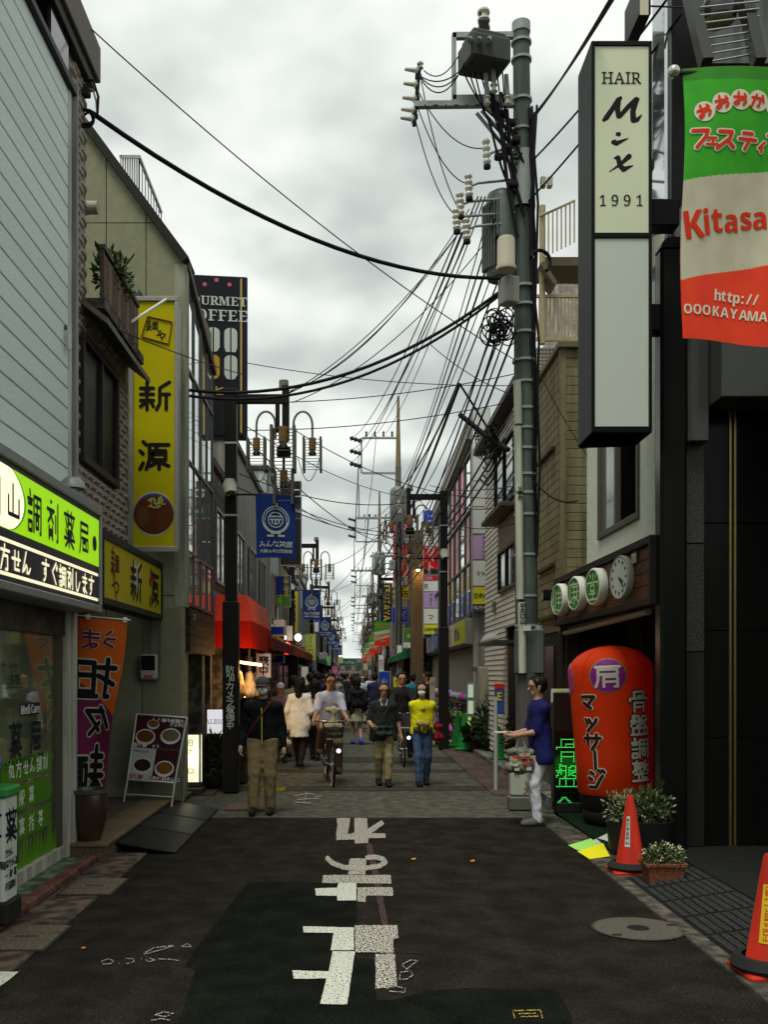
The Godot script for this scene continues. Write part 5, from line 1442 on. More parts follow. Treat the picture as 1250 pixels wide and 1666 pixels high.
	for layer in 2:
		var w := 0.30 if layer == 0 else 0.19
		var z := 0.004 if layer == 0 else 0.01
		for k in 9:
			var ma := MB.new()
			if k < 5: text(ma, "マッサ丨ジ"[k], V(-0.245 + 0.012 * k, 1.40 - k * 0.21, z), EX, UP, 0.19, w, false, 1, 1, 0.05)
			else: text(ma, "骨盤調整"[k - 5], V(0.28 + 0.004 * k, 2.675 - k * 0.255, z), EX, UP, 0.215, (0.24 if layer == 0 else 0.13), false, 1, 1, 0.05)
			part(inf, "lettering", warp(ma, f), wht if (layer == 0) == (k < 5) else drk)
	# LED sign
	var led := thing("led_sign", "black upright sign with green light-dot characters", "sign", V(2.66, 0.03, -12.25))
	part(led, "case", MB.new().box(V(0, 0.80, 0), V(0.36, 1.36, 0.18), 0.01), mt(0.01, 0.01, 0.011, 0.3))
	part(led, "base", MB.new().box(V(0, 0.06, 0), V(0.3, 0.12, 0.3), 0.01), mt(0.02, 0.02, 0.02, 0.6))
	part(led, "panel", MB.new().box(V(-0.01, 0.58, 0.092), V(0.31, 0.84, 0.006)), mt(0.004, 0.005, 0.004, 0.2))
	var dots := MB.new()
	for k in 3:
		var seen := {}
		for st in glyph(["骨", "盤", "へ"][k]):
			for j in st.size() - 1:
				for t in 21:
					var p: Vector2 = st[j].lerp(st[j + 1], t / 20.0)
					var key := Vector2i(int(round(p.x / 9.0 * 14.0)), int(round(p.y / 9.0 * 14.0)))
					if k == 2 and key.y > 9: continue
					if seen.has(key): continue
					seen[key] = true
					dots.box(V(-0.145 + key.x * 0.0195, 0.90 - k * 0.31 - key.y * 0.0195, 0.097), V(0.009, 0.009, 0.006))
	part(led, "light_dots", dots, glow(0.05, 0.8, 0.12, 0.85))
	part(led, "notice", MB.new().box(V(-0.02, 1.44, 0.03), V(0.36, 0.17, 0.01)), mt(0.55, 0.6, 0.55, 0.5))
	var nt := MB.new()
	text(nt, "健康堂へ", V(-0.12, 1.47, 0.037), EX, UP, 0.06, 0.18)
	text(nt, "肩口内科", V(-0.10, 1.40, 0.037), EX, UP, 0.06, 0.18)
	part(led, "lettering", nt, mt(0.5, 0.42, 0.03))
	var ll := OmniLight3D.new()
	ll.name = "panel_light"
	ll.light_energy = 0.03
	ll.light_color = Color(0.3, 1.0, 0.35)
	ll.light_size = 0.2
	ll.shadow_enabled = true
	ll.position = V(0, 0.55, 0.25)
	led.add_child(ll)

func leaves(count: int, r: Vector3, c: Vector3, size: float, seed_: int, up := 0.3) -> MB:
	var g := RandomNumberGenerator.new()
	g.seed = seed_
	var mb := MB.new()
	for k in count:
		var o := Vector3(g.randfn(), g.randfn(), g.randfn()).normalized() * pow(g.randf(), 0.4)
		var p := c + o * r
		var dir := (o + V(g.randf_range(-0.6, 0.6), up + g.randf_range(-0.4, 0.4), g.randf_range(-0.6, 0.6))).normalized()
		var sd := dir.cross(V(g.randf_range(-1, 1), g.randf_range(-1, 1), g.randf_range(-1, 1))).normalized()
		var s := size * g.randf_range(0.6, 1.3)
		var nn := sd.cross(dir).normalized()
		mb.face([p, p + dir * s * 0.5 + sd * s * 0.24 + nn * s * 0.08, p + dir * s, p + dir * s * 0.5 - sd * s * 0.24 + nn * s * 0.08], nn)
	return mb
func leaf_mat(r: float, g: float, b: float) -> StandardMaterial3D:
	var m: StandardMaterial3D = mt(r, g, b, 0.55, "leaf").duplicate()
	m.backlight_enabled = true
	m.backlight = Color(0.2, 0.25, 0.08)
	return m
func plant(label: String, at: Vector3, pot_r: float, pot_h: float, pm: Material, lr: Vector3, n: int, size: float, lm: Material, called := "potted_plant") -> Node3D:
	var p := thing(called, label, "plant", at)
	part(p, "pot", MB.new().lathe([Vector2(0, 0), Vector2(pot_r * 0.8, 0), Vector2(pot_r, pot_h), Vector2(pot_r * 0.85, pot_h), Vector2(pot_r * 0.8, pot_h * 0.85), Vector2(0, pot_h * 0.85)], 20), pm)
	part(p, "foliage", leaves(n, lr, V(0, pot_h + lr.y * 0.7, 0), size, int(absf(at.x * 977.0 + at.z * 131.0))), lm)
	var st := MB.new()
	for k in 5: st.tube([V(0, pot_h * 0.8, 0), V(cos(k * 1.3) * lr.x * 0.5, pot_h + lr.y * 0.8, sin(k * 1.3) * lr.z * 0.5)], 0.006, 5)
	part(p, "stem", st, mt(0.06, 0.05, 0.02))
	return p
func cone(label: String, at: Vector3, h: float, m: Material, stripes := true) -> Node3D:
	var c := thing("traffic_cone", label, "traffic cone", at)
	part(c, "base", MB.new().box(V(0, 0.018, 0), V(h * 0.52, 0.036, h * 0.52), 0.012), m)
	part(c, "body", MB.new().lathe([Vector2(h * 0.22, 0.036), Vector2(h * 0.2, 0.06), Vector2(h * 0.185, 0.075), Vector2(h * 0.045, h * 0.97), Vector2(h * 0.03, h), Vector2(0, h)], 28), m)
	return c

func build_right_street_things() -> void:
	var red := mt(0.58, 0.035, 0.018, 0.5, "streak")
	var c1 := cone("red traffic cone with a white sticker beside the black planter", V(2.43, 0.0, -8.62), 0.68, red)
	var d1 := MB.new()
	d1.T = Transform3D(Basis(UP, -0.5).rotated(V(1, 0, 0), -0.14), Vector3.ZERO)
	part(c1, "weight", MB.new().lathe([Vector2(0.19, 0.04), Vector2(0.2, 0.06), Vector2(0.17, 0.1), Vector2(0.14, 0.1)], 28), mt(0.02, 0.02, 0.02, 0.7))
	var wrap := func(r0: float, h: float) -> Callable: return func(x: float, y: float) -> Vector3:
		var rr := lerpf(h * 0.185, h * 0.045, (y - 0.075) / (h * 0.97 - 0.075)) + 0.003
		var a := x / 0.1 + r0
		return V(sin(a) * rr, y, cos(a) * rr)
	part(c1, "sticker", grid(0.045, 0.26, 3, 3, func(x, y): return wrap.call(-0.75, 0.68).call(x, 0.5 + y)), mt(0.55, 0.55, 0.5, 0.5))
	var tx := MB.new()
	for k in 6: text(tx, ["内", "口", "中", "日", "大", "山"][k], V(0.022, 0.47 - k * 0.038, 0.003), EX, UP, 0.03, 0.16, false, 1, 1, 0.03)
	part(c1, "lettering", warp(tx, wrap.call(-0.75, 0.68)), mt(0.02, 0.02, 0.02))
	var c2 := cone("red traffic cone with a yellow no parking label by the rubber ramp", V(2.42, 0.0, -5.72), 0.70, red)
	part(c2, "weight", MB.new().lathe([Vector2(0.21, 0.04), Vector2(0.22, 0.06), Vector2(0.19, 0.11), Vector2(0.15, 0.11)], 28), mt(0.02, 0.02, 0.02, 0.7))
	var w2: Callable = wrap.call(-0.9, 0.70)
	part(c2, "label", grid(0.075, 0.33, 5, 3, func(x, y): return w2.call(x, 0.53 + y)), mt(0.62, 0.42, 0.02, 0.5))
	var t2 := MB.new()
	for k in 10: text(t2, ["口", "中", "へ", "一", "ト", "日", "コ", "ニ", "口", "山"][k], V(0.037, 0.51 - k * 0.031, 0.003), EX, UP, 0.03, 0.14, false, 1, 1.2, 0.03)
	part(c2, "lettering", warp(t2, w2), mt(0.5, 0.03, 0.02))
	# black planter and terracotta planter
	var bp := plant("round black planter with variegated leafy shrub behind the red cone", V(2.70, 0.0, -9.05), 0.25, 0.4, mt(0.012, 0.012, 0.012, 0.5), V(0.23, 0.15, 0.2), 360, 0.06, leaf_mat(0.06, 0.10, 0.03))
	part(bp, "foliage", leaves(260, V(0.26, 0.17, 0.22), V(0, 0.52, 0), 0.042, 71), leaf_mat(0.34, 0.38, 0.2), "pale edged young leaves")
	part(bp, "foliage", leaves(50, V(0.12, 0.24, 0.12), V(0.05, 0.52, 0), 0.1, 72, 1.2), leaf_mat(0.10, 0.14, 0.05))
	plant("white edged leaves of a sprawling shrub below the inflatable column", V(2.62, 0.02, -9.55), 0.16, 0.3, mt(0.015, 0.016, 0.016, 0.5), V(0.2, 0.18, 0.16), 300, 0.045, leaf_mat(0.36, 0.40, 0.22))
	var tc := thing("terracotta_trough", "rectangular terracotta trough of small pale flowers", "plant", V(2.56, 0.0, -8.12))
	var tm := mt(0.26, 0.095, 0.05, 0.8, "stone")
	var ob := MB.new()
	for k in 2:
		var o := 0.0 if k == 0 else 0.02
		var a := [V(-0.13 + o, o, 0.085 - o), V(0.13 - o, o, 0.085 - o), V(0.13 - o, o, -0.085 + o), V(-0.13 + o, o, -0.085 + o)]
		var c := [V(-0.155 + o, 0.19, 0.105 - o), V(0.155 - o, 0.19, 0.105 - o), V(0.155 - o, 0.19, -0.105 + o), V(-0.155 + o, 0.19, -0.105 + o)]
		for j in 4: ob.out([a[j], a[(j + 1) % 4], c[(j + 1) % 4], c[j]], V(0, 0.1, 0) if k == 0 else V(a[j].x * 9, 0.1, a[j].z * 9))
		if k == 0: ob.face([a[3], a[2], a[1], a[0]], V(0, -1, 0))
	part(tc, "trough", ob, tm)
	part(tc, "rim", MB.new().box(V(0, 0.18, 0.112), V(0.33, 0.03, 0.018), 0.004).box(V(0, 0.18, -0.112), V(0.33, 0.03, 0.018), 0.004).box(V(0.162, 0.18, 0), V(0.018, 0.03, 0.24), 0.004).box(V(-0.162, 0.18, 0), V(0.018, 0.03, 0.24), 0.004), tm)
	part(tc, "soil", MB.new().box(V(0, 0.15, 0), V(0.27, 0.02, 0.17)), mt(0.03, 0.022, 0.015, 0.95))
	part(tc, "foliage", leaves(420, V(0.17, 0.09, 0.12), V(0, 0.23, 0), 0.045, 31), leaf_mat(0.10, 0.15, 0.05))
	part(tc, "flowers", leaves(160, V(0.18, 0.09, 0.13), V(0, 0.26, 0), 0.03, 32), mt(0.5, 0.48, 0.32, 0.7))
	# flyers on the ground
	for q in [[0, "bright green flyer lying by the black planter", Color(0.35, 0.72, 0.16)], [1, "yellow flyer lying by the black planter", Color(0.78, 0.72, 0.02)], [2, "white printed flyer lying under the black planter", Color(0.5, 0.52, 0.5)]]:
		var pts: Array = [[[925, 1377], [962, 1369], [978, 1378], [945, 1387]], [[940, 1388], [982, 1378], [993, 1396], [960, 1400]], [[965, 1371], [990, 1362], [993, 1380], [978, 1379]]][q[0]]
		var fl := thing("flyer", q[1], "flyer", G(pts[0][0], pts[0][1]))
		var gp := ground_poly(pts, 0.012 + 0.006 * q[0])
		gp[1].y += 0.02
		gp[3].y -= 0.005
		wpart(fl, "sheet", MB.new().face(gp if (gp[1] - gp[0]).cross(gp[2] - gp[0]).y > 0 else [gp[3], gp[2], gp[1], gp[0]], UP), mt(q[2].r, q[2].g, q[2].b, 0.6))
	# rubber ramp tiles
	for k in 5:
		var r := thing("ramp_tile", "slatted rubber ramp tile, " + ["next to the labelled red cone", "second from the labelled red cone", "middle one of five", "second from the terracotta trough", "next to the terracotta trough"][k], "ramp tile", V(2.62, 0.052, -6.25 - k * 0.47), "slatted ramp tiles at the entrance")
		r.rotation.z = 0.15
		part(r, "plate", MB.new().box(V(0, -0.006, 0), V(0.60, 0.02, 0.46), 0.006), mt(0.035, 0.036, 0.035, 0.7, "speck"))
		var bars := MB.new()
		for i in 9:
			for j in 14: bars.box(V(-0.25 + i * 0.0625, 0.009, -0.195 + j * 0.03), V(0.048, 0.014, 0.017), 0.003)
		part(r, "slats", bars, mt(0.10, 0.102, 0.098, 0.65, "speck")).set_meta("kind", "stuff")
	# green cones, white box and pots by the white house
	var gr := mt(0.012, 0.17, 0.03, 0.5, "metal")
	for q in [[745, 1216, 0.82, "tall green cone leaning against its twin by the toy shop"], [756, 1222, 0.82, "tall green cone in front of its twin by the toy shop"], [794, 1225, 0.62, "green cone between potted plants and the white sided house"], [812, 1243, 0.64, "green cone at the dark doorway of the white sided house"]]:
		var p := G(q[0], q[1])
		cone(q[3], V(p.x, 0.09 if p.x > 2.62 else 0.03, p.z), q[2], gr)
	plant("leafy potted bush by the white meter cabinet", V(2.92, 0.09, -21.0), 0.16, 0.25, mt(0.03, 0.025, 0.02, 0.7), V(0.3, 0.55, 0.3), 500, 0.11, leaf_mat(0.05, 0.09, 0.03))
	plant("low spiky potted plant in front of the leafy bush", V(2.72, 0.09, -21.6), 0.18, 0.2, mt(0.04, 0.03, 0.025, 0.7), V(0.25, 0.2, 0.25), 160, 0.22, leaf_mat(0.04, 0.07, 0.03))
	plant("dark leafy plant beside the doorway of the white sided house", V(2.9, 0.09, -17.6), 0.14, 0.22, mt(0.05, 0.03, 0.025, 0.7), V(0.22, 0.4, 0.25), 300, 0.1, leaf_mat(0.04, 0.06, 0.02))
	var bxm := mt(0.35, 0.33, 0.26, 0.6, "streak")
	var cb := thing("meter_cabinet", "tall pale metal cabinet fixed to the white sided house", "cabinet", W(786, 1120, 21.2))
	part(cb, "cabinet", MB.new().box(Vector3.ZERO, V(0.26, 0.92, 0.35), 0.015), bxm)
	part(cb, "hood", MB.new().box(V(-0.16, 0.42, 0), V(0.12, 0.1, 0.2), 0.01), mt(0.1, 0.1, 0.09))
	part(cb, "stand", MB.new().box(V(0.05, -0.72, 0), V(0.08, 0.55, 0.1)), mt(0.2, 0.19, 0.16))
	var fs := thing("figure_sign", "white pole sign with red brush characters beside the standing man", "sign", V(2.16, 0.0, -12.6))
	part(fs, "panel", MB.new().box(V(0, 0.45, 0), V(0.30, 0.55, 0.2), 0.03), mt(0.45, 0.45, 0.40, 0.5))
	part(fs, "base", MB.new().box(V(0, 0.09, 0), V(0.34, 0.18, 0.26), 0.02), mt(0.12, 0.12, 0.11, 0.5))
	for q in [["質", -0.08, 0.62, 0.11], ["清", 0.06, 0.62, 0.11], ["元", 0.07, 0.27, 0.11], ["内", -0.08, 0.46, 0.06]]:
		var mb := MB.new()
		text(mb, q[0], V(q[1], q[2], 0.103), EX, UP, q[3], 0.12)
		part(fs, "lettering", mb, mt(0.3, 0.02, 0.02))
	var rs := thing("striped_pole_sign", "small red and blue pole sign with a yellow letter behind the standing man", "sign", V(2.12, 0.0, -14.6))
	part(rs, "pole", MB.new().rod(V(0, 0, 0), V(0, 1.4, 0), 0.03, 10), mt(0.4, 0.4, 0.4))
	part(rs, "panel", MB.new().box(V(0.05, 1.35, 0), V(0.14, 0.42, 0.05), 0.01), mt(0.03, 0.08, 0.25, 0.5))
	part(rs, "cap", MB.new().box(V(0.05, 1.55, 0.002), V(0.142, 0.09, 0.055), 0.01), mt(0.45, 0.03, 0.02, 0.5))
	latin(rs, "lettering", "E", 0.12, mt(0.6, 0.45, 0.03), Transform3D(Basis.IDENTITY, V(0.05, 1.4, 0.03)), "Droid Sans", 700)

func build_brown_house() -> void:
	var x := 2.945
	var b := thing("brown_board_house", "brown house clad in horizontal boards behind the main utility pole", "building", V(x, 0, -13.9))
	var bm := [mt(0.28, 0.245, 0.135, 0.7, "streak"), mt(0.265, 0.23, 0.125, 0.7, "streak"), mt(0.295, 0.26, 0.145, 0.7, "streak")]
	wb(b, "wall", V(x + 0.03, 0.1, -13.94), V(8, 6.3, -16.35), mt(0.05, 0.042, 0.026, 0.9))
	for k in 31:
		var y := 2.35 + k * 0.1285
		wb(b, "siding_board", V(x + 0.06, y, -13.9), V(4.6, y + 0.122, -13.94), bm[(k * 5) % 3], 0.005)
		wb(b, "siding_board", V(x, y, -13.98), V(x + 0.03, y + 0.122, -16.35), bm[(k * 7 + 1) % 3], 0.005)
	wb(b, "corner_trim", V(x - 0.02, 2.3, -13.88), V(x + 0.065, 6.34, -13.985), mt(0.235, 0.20, 0.115, 0.7, "streak"), 0.006)
	wb(b, "roof_coping", V(x - 0.06, 6.33, -13.82), V(8, 6.42, -16.4), mt(0.17, 0.145, 0.085, 0.6, "metal"), 0.01)
	for y in [5.0, 3.3, 2.55]: wb(b, "rail_shelf", V(x - 0.07, y, -14.3), V(x - 0.003, y + 0.05, -15.5), mt(0.07, 0.06, 0.04, 0.6, "metal"))
	wb(b, "shop_wall", V(x + 0.02, 0.1, -13.95), V(x + 0.05, 2.34, -16.3), mt(0.06, 0.052, 0.042, 0.8, "wood"))
	wb(b, "door", V(x - 0.01, 0.1, -14.4), V(x + 0.018, 2.15, -15.4), mt(0.03, 0.028, 0.024, 0.3))
	# spiral stair and railing on a building behind
	var s := thing("stair_tower", "cream outdoor stair tower with thin balusters behind the utility pole", "stair", V(3.4, 6.4, -17))
	var cr := mt(0.40, 0.33, 0.20, 0.6, "metal")
	var d := 16.9
	wb(s, "tower_wall", V(XX(872, d), 6.0, -d - 0.5), V(XX(960, d), YY(560, d), -d - 3), mt(0.42, 0.38, 0.30, 0.8, "wall"))
	wb(s, "tiled_wall", V(XX(872, d), YY(590, d), -d - 0.4), V(XX(960, d), YY(553, d), -d - 0.5), mt(0.5, 0.48, 0.42, 0.6))
	for k in 16: wb(s, "tile_joint", V(XX(872 + k * 6, d), YY(590, d), -d - 0.396), V(XX(872.7 + k * 6, d), YY(553, d), -d - 0.4), mt(0.12, 0.12, 0.11))
	for k in 6: wb(s, "tile_joint", V(XX(872, d), YY(587 - k * 6, d), -d - 0.394), V(XX(960, d), YY(586.3 - k * 6, d), -d - 0.4), mt(0.12, 0.12, 0.11))
	wpart(s, "column", MB.new().rod(W(883, 560, d), W(883, 335, d), 0.055, 12), cr)
	wpart(s, "top_rail", MB.new().beam(W(868, 482, d), W(960, 482, d), 0.05, 0.05), cr)
	wpart(s, "bottom_rail", MB.new().beam(W(868, 552, d), W(960, 552, d), 0.05, 0.06), cr)
	for k in 15: wpart(s, "baluster", MB.new().rod(W(872 + k * 6, 483, d), W(872 + k * 6, 551, d), 0.014, 6), cr)
	wpart(s, "tread", MB.new().span(W(884, 418, d), W(965, 432, d) - V(0, 0, 0.8)), mt(0.12, 0.10, 0.06, 0.7))
	var rl := []
	for k in 9: rl.append(W(879 + k * 7, 352 - k * 3.2, d - 0.3 * sin(k * 0.4)))
	wpart(s, "curved_rail", MB.new().tube(rl, 0.022, 6), cr)
	for k in 9: wpart(s, "baluster", MB.new().rod(rl[k], rl[k] - V(0, 0.72, 0), 0.013, 6), cr)
	wpart(s, "stair_underside", MB.new().beam(W(878, 436, d), W(900, 470, d), 0.5, 0.07), mt(0.13, 0.11, 0.07, 0.7))
	wb(s, "far_wall", V(XX(912, 22), YY(560, 22), -22), V(XX(990, 22), YY(440, 22), -24), mt(0.5, 0.45, 0.38, 0.8, "wall"))

func build_white_house() -> void:
	var x := 2.9
	var b := thing("white_sided_house", "white house with narrow lapped siding, dark windows and metal door canopy", "building", V(x, 0, -16.4))
	wb(b, "wall", V(x + 0.02, 0.1, -16.4), V(8, 6.6, -21.6), mt(0.2, 0.19, 0.17, 0.9))
	var rows := MB.new()
	for k in 62:
		var y := 0.15 + k * 0.104
		var a := -16.45
		if y < 2.5 and y > 0.0: a = -18.3
		rows.out([V(x + 0.004, y + 0.097, a), V(x - 0.012, y, a), V(x - 0.012, y, -21.6), V(x + 0.004, y + 0.097, -21.6)], V(x + 1, y, -19))
		rows.out([V(x + 0.02, y, a), V(x - 0.012, y, a), V(x - 0.012, y, -21.6), V(x + 0.02, y, -21.6)], V(x, y + 1, -19))
	wpart(b, "lapped_siding", rows, mt(0.66, 0.64, 0.56, 0.7, "metal")).set_meta("kind", "stuff")
	wb(b, "corner_panel", V(x - 0.02, 2.5, -16.36), V(x + 0.05, 6.6, -17.0), mt(0.17, 0.14, 0.085, 0.7, "streak"), 0.006)
	wb(b, "eave", V(x - 0.25, 6.55, -16.3), V(8, 6.68, -21.7), mt(0.06, 0.055, 0.05, 0.6, "metal"), 0.01)
	for q in [[3.35, 4.05, -17.3, -19.3], [4.95, 6.05, -17.4, -19.8]]:
		var dk := mt(0.03, 0.028, 0.025, 0.5)
		var f := wb(b, "window", V(x - 0.035, q[0], q[2]), V(x - 0.012, q[1], q[3]), mt(0.014, 0.016, 0.018, 0.05))
		for z in [q[2], (q[2] + q[3]) * 0.5, q[3] + 0.06]: part(f, "frame", MB.new().span(V(x - 0.07, q[0], z), V(x - 0.036, q[1], z - 0.06)), dk)
		for y in [q[0] - 0.05, q[1]]: part(f, "frame", MB.new().span(V(x - 0.075, y, q[2] + 0.02), V(x - 0.013, y + 0.05, q[3] - 0.02)), mt(0.07, 0.06, 0.05, 0.5))
	for k in 9: wb(b, "shutter_slat", V(x - 0.06, 4.12 + k * 0.055, -17.3), V(x - 0.015, 4.12 + k * 0.055 + 0.04, -19.3), mt(0.30, 0.27, 0.22, 0.6, "metal"), 0.006)
	wb(b, "window_hood", V(x - 0.35, 4.66, -17.1), V(x - 0.012, 4.74, -19.6), mt(0.10, 0.085, 0.06, 0.6, "metal"), 0.01)
	wb(b, "doorway", V(x - 0.02, 0.1, -16.9), V(x + 0.019, 2.35, -18.3), mt(0.012, 0.011, 0.01, 0.4))
	var cn := MB.new()
	for k in 8:
		var a0 := PI * 0.5 * k / 8
		var a1 := PI * 0.5 * (k + 1) / 8
		cn.out([V(x - sin(a0) * 0.5, 2.3 + cos(a0) * 0.28, -16.7), V(x - sin(a1) * 0.5, 2.3 + cos(a1) * 0.28, -16.7), V(x - sin(a1) * 0.5, 2.3 + cos(a1) * 0.28, -18.6), V(x - sin(a0) * 0.5, 2.3 + cos(a0) * 0.28, -18.6)], V(x, 2.2, -17.6))
	wpart(b, "door_canopy", cn, mt(0.30, 0.32, 0.28, 0.35, "metal", 0.5))
	wb(b, "canopy_edge", V(x - 0.53, 2.26, -16.68), V(x - 0.02, 2.31, -18.62), mt(0.05, 0.048, 0.04, 0.5))
	wb(b, "vent_box", V(x - 0.06, 2.98, -19.9), V(x - 0.013, 3.2, -20.1), mt(0.2, 0.17, 0.12, 0.6))
	# dry plants hanging from the eave
	var p := thing("eave_brush", "dark dried plant bundle hanging below the eave of the white house", "plant", V(x - 0.3, 6.2, -18.5))
	part(p, "foliage", leaves(260, V(0.08, 0.22, 0.35), Vector3.ZERO, 0.1, 77, -0.8), mt(0.02, 0.017, 0.012, 0.9))

func sign_stack(called: String, label: String, px0: float, px1: float, d: float, items: Array, thick := 0.25) -> Node3D:
	# items: [y top, y bottom, colour, text, text colour, size in px, vertical]
	var t0: float = items[0][0]
	var t1: float = items[items.size() - 1][1]
	var s := thing(called, label, "sign", V(XX((px0 + px1) * 0.5, d), YY(t1, d), -d))
	wb(s, "case", V(XX(px0 - 1, d), YY(t1 + 1, d), -d - 0.012), V(XX(px1 + 1, d), YY(t0 - 1, d), -d - thick), mt(0.33, 0.34, 0.33, 0.5, "metal", 0.3))
	for it in items:
		var c: Color = it[2]
		wb(s, "sign_panel", V(XX(px0, d), YY(it[1] - 0.4, d), -d), V(XX(px1, d), YY(it[0] + 0.4, d), -d - 0.01), mt(minf(c.r * 1.4, 0.85), minf(c.g * 1.4, 0.85), minf(c.b * 1.4, 0.85), 0.4))
		if it.size() > 3 and it[3] != "":
			var tc: Color = it[4]
			var sz: float = it[5] * d / FOC
			var n: int = it[3].length()
			var cx: float = (px0 + px1) * 0.5 if it.size() < 8 else it[7]
			var cy: float = (it[0] + it[1]) * 0.5
			var o := W(cx, cy, d) + V(0, 0, 0.006)
			if it[6]: o += V(0, sz * (n - 1) * 0.525, 0)
			else: o -= V(sz * (n - 1) * 0.525, 0, 0)
			letters(s, "lettering", it[3], o, EX, sz, 0.14, mt(tc.r, tc.g, tc.b, 0.6), it[6])
	return s

func build_glass_shop() -> void:
	var x := 2.78
	var b := thing("glazed_shop_building", "three-storey building with full glass front and coloured clinic signs", "building", V(x, 0, -23))
	var wm := mt(0.33, 0.32, 0.27, 0.8, "streak")
	wb(b, "wall", V(x + 0.06, 0.1, -22.9), V(9, 6.6, -37), wm)
	var gb := MB.new()
	gb.T = Transform3D(Basis(UP, PI / 2), V(x + 0.06, 0, 0))
	wpart(b, "side_fin", MB.new().span(V(x + 0.02, 0.1, -22.85), V(3.6, 7.45, -22.99)), mt(0.42, 0.42, 0.37, 0.7, "streak"))
	var top := func(z: float) -> float: return 7.4 + (z + 23) * 0.045
	var rf := MB.new()
	rf.beam(V(x + 0.05, 7.45, -22.9), V(x + 0.05, top.call(-37.0) + 0.05, -37), 0.35, 0.5)
	wpart(b, "roof_band", rf, wm)
	var gm := StandardMaterial3D.new()
	gm.albedo_color = Color(0.85, 0.88, 0.86).linear_to_srgb()
	gm.metallic = 0.9
	gm.roughness = 0.04
	var mul := mt(0.10, 0.095, 0.085, 0.5, "metal", 0.4)
	var ys := [3.1, 4.35, 5.6, 6.95]
	for k in 11:
		for j in 3:
			var z := -23.1 - k * 1.25
			wpart(b, "window_pane", MB.new().face([V(x, ys[j] + 0.03, z - 1.22), V(x + 0.004 * sin(k * 2.0 + j), ys[j] + 0.03, z), V(x + 0.004 * sin(k * 2.0 + j), ys[j + 1] - 0.03, z), V(x, ys[j + 1] - 0.03, z - 1.22)], V(-1, 0, 0)), gm)
		wb(b, "mullion", V(x - 0.03, 3.05, -23.07 - k * 1.25), V(x + 0.03, 7.2, -23.12 - k * 1.25), mul)
	for y in ys: wb(b, "transom", V(x - 0.045, y - 0.03, -23.0), V(x + 0.03, y + 0.03, -36.8), mul)
	# coloured films with characters, painting a street sign's reflection onto the panes
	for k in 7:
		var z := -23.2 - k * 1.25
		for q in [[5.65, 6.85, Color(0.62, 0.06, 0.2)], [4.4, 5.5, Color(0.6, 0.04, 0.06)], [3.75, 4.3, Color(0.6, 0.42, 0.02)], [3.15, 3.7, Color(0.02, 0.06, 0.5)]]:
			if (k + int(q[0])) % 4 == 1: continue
			var pf := wb(b, "painted_reflection", V(x - 0.012, q[0], z - 0.25), V(x - 0.006, q[1], z - 0.75), mt(q[2].r, q[2].g, q[2].b, 0.3))
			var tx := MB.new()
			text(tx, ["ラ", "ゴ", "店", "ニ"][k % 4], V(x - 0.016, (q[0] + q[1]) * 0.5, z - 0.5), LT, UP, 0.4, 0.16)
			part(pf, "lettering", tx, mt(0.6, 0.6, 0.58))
	# street-level canopy with sign panels
	var fx := 2.62
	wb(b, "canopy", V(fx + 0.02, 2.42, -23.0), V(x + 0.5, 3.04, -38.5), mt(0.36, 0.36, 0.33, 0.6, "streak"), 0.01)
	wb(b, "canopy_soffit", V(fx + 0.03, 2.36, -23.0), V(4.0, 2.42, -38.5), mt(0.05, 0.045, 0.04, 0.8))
	var cs := [[23.1, 25.6, Color(0.50, 0.52, 0.02), "処方せん受付", Color(0.05, 0.06, 0.2), 0.34], [25.7, 28.0, Color(0.55, 0.5, 0.46), "日本店", Color(0.4, 0.25, 0.1), 0.4], [28.1, 30.0, Color(0.55, 0.5, 0.46), "内科", Color(0.5, 0.08, 0.05), 0.4], [30.1, 32.0, Color(0.02, 0.07, 0.30), "口肩", Color(0.5, 0.5, 0.55), 0.4], [32.1, 35.0, Color(0.25, 0.27, 0.36), "", Color(0, 0, 0), 0.3], [35.1, 38.4, Color(0.55, 0.32, 0.22), "大岡山口", Color(0.1, 0.03, 0.02), 0.42]]
	for q in cs:
		wb(b, "sign_panel", V(fx, 2.46, -q[0]), V(fx + 0.018, 3.0, -q[1]), mt(q[2].r, q[2].g, q[2].b, 0.4))
		if q[3]:
			var mb := MB.new()
			text(mb, q[3], V(fx - 0.004, 2.73, -q[1] + 0.3), LT, UP, q[5], 0.12, false, (q[1] - q[0] - 0.5) / q[5] / q[3].length())
			wpart(b, "lettering", mb, mt(q[4].r, q[4].g, q[4].b))
	# shop interior: shelves of toys, glass and lit notices
	wb(b, "shop_back", V(3.6, 0.1, -22.9), V(3.7, 2.36, -37), mt(0.06, 0.05, 0.04, 0.8))
	var g := RandomNumberGenerator.new()
	g.seed = 91
	for k in 5:
		var z := -23.6 - k * 1.6
		var r := thing("toy_shelf", "shelf of small coloured goods under the canopy, %s" % ["beside the lit notices", "second from the lit notices", "middle one of five", "second from the brick tower", "toward the brick tower"][k], "shelf", V(2.72, 0.09, z), "goods shelves of the glass shop")
		part(r, "frame", MB.new().box(V(0, 0.5, 0), V(0.4, 0.04, 1.2)).box(V(0, 0.95, 0), V(0.4, 0.04, 1.2)).box(V(0, 0.06, 0), V(0.4, 0.08, 1.2)).box(V(0.18, 0.7, 0), V(0.03, 1.4, 1.2)), mt(0.08, 0.06, 0.04))
		for j in 14:
			var c := Color.from_hsv(g.randf(), g.randf_range(0.4, 0.9), g.randf_range(0.15, 0.6))
			var p := V(-0.05 + g.randf_range(-0.1, 0.08), [0.1, 0.52, 0.97][j % 3] + 0.1, -0.55 + (j / 3) * 0.26)
			part(r, "toy", MB.new().ball(p, V(0.1, 0.11, 0.1) * g.randf_range(0.8, 1.2), 8, 6), mt(c.r, c.g, c.b, 0.6))
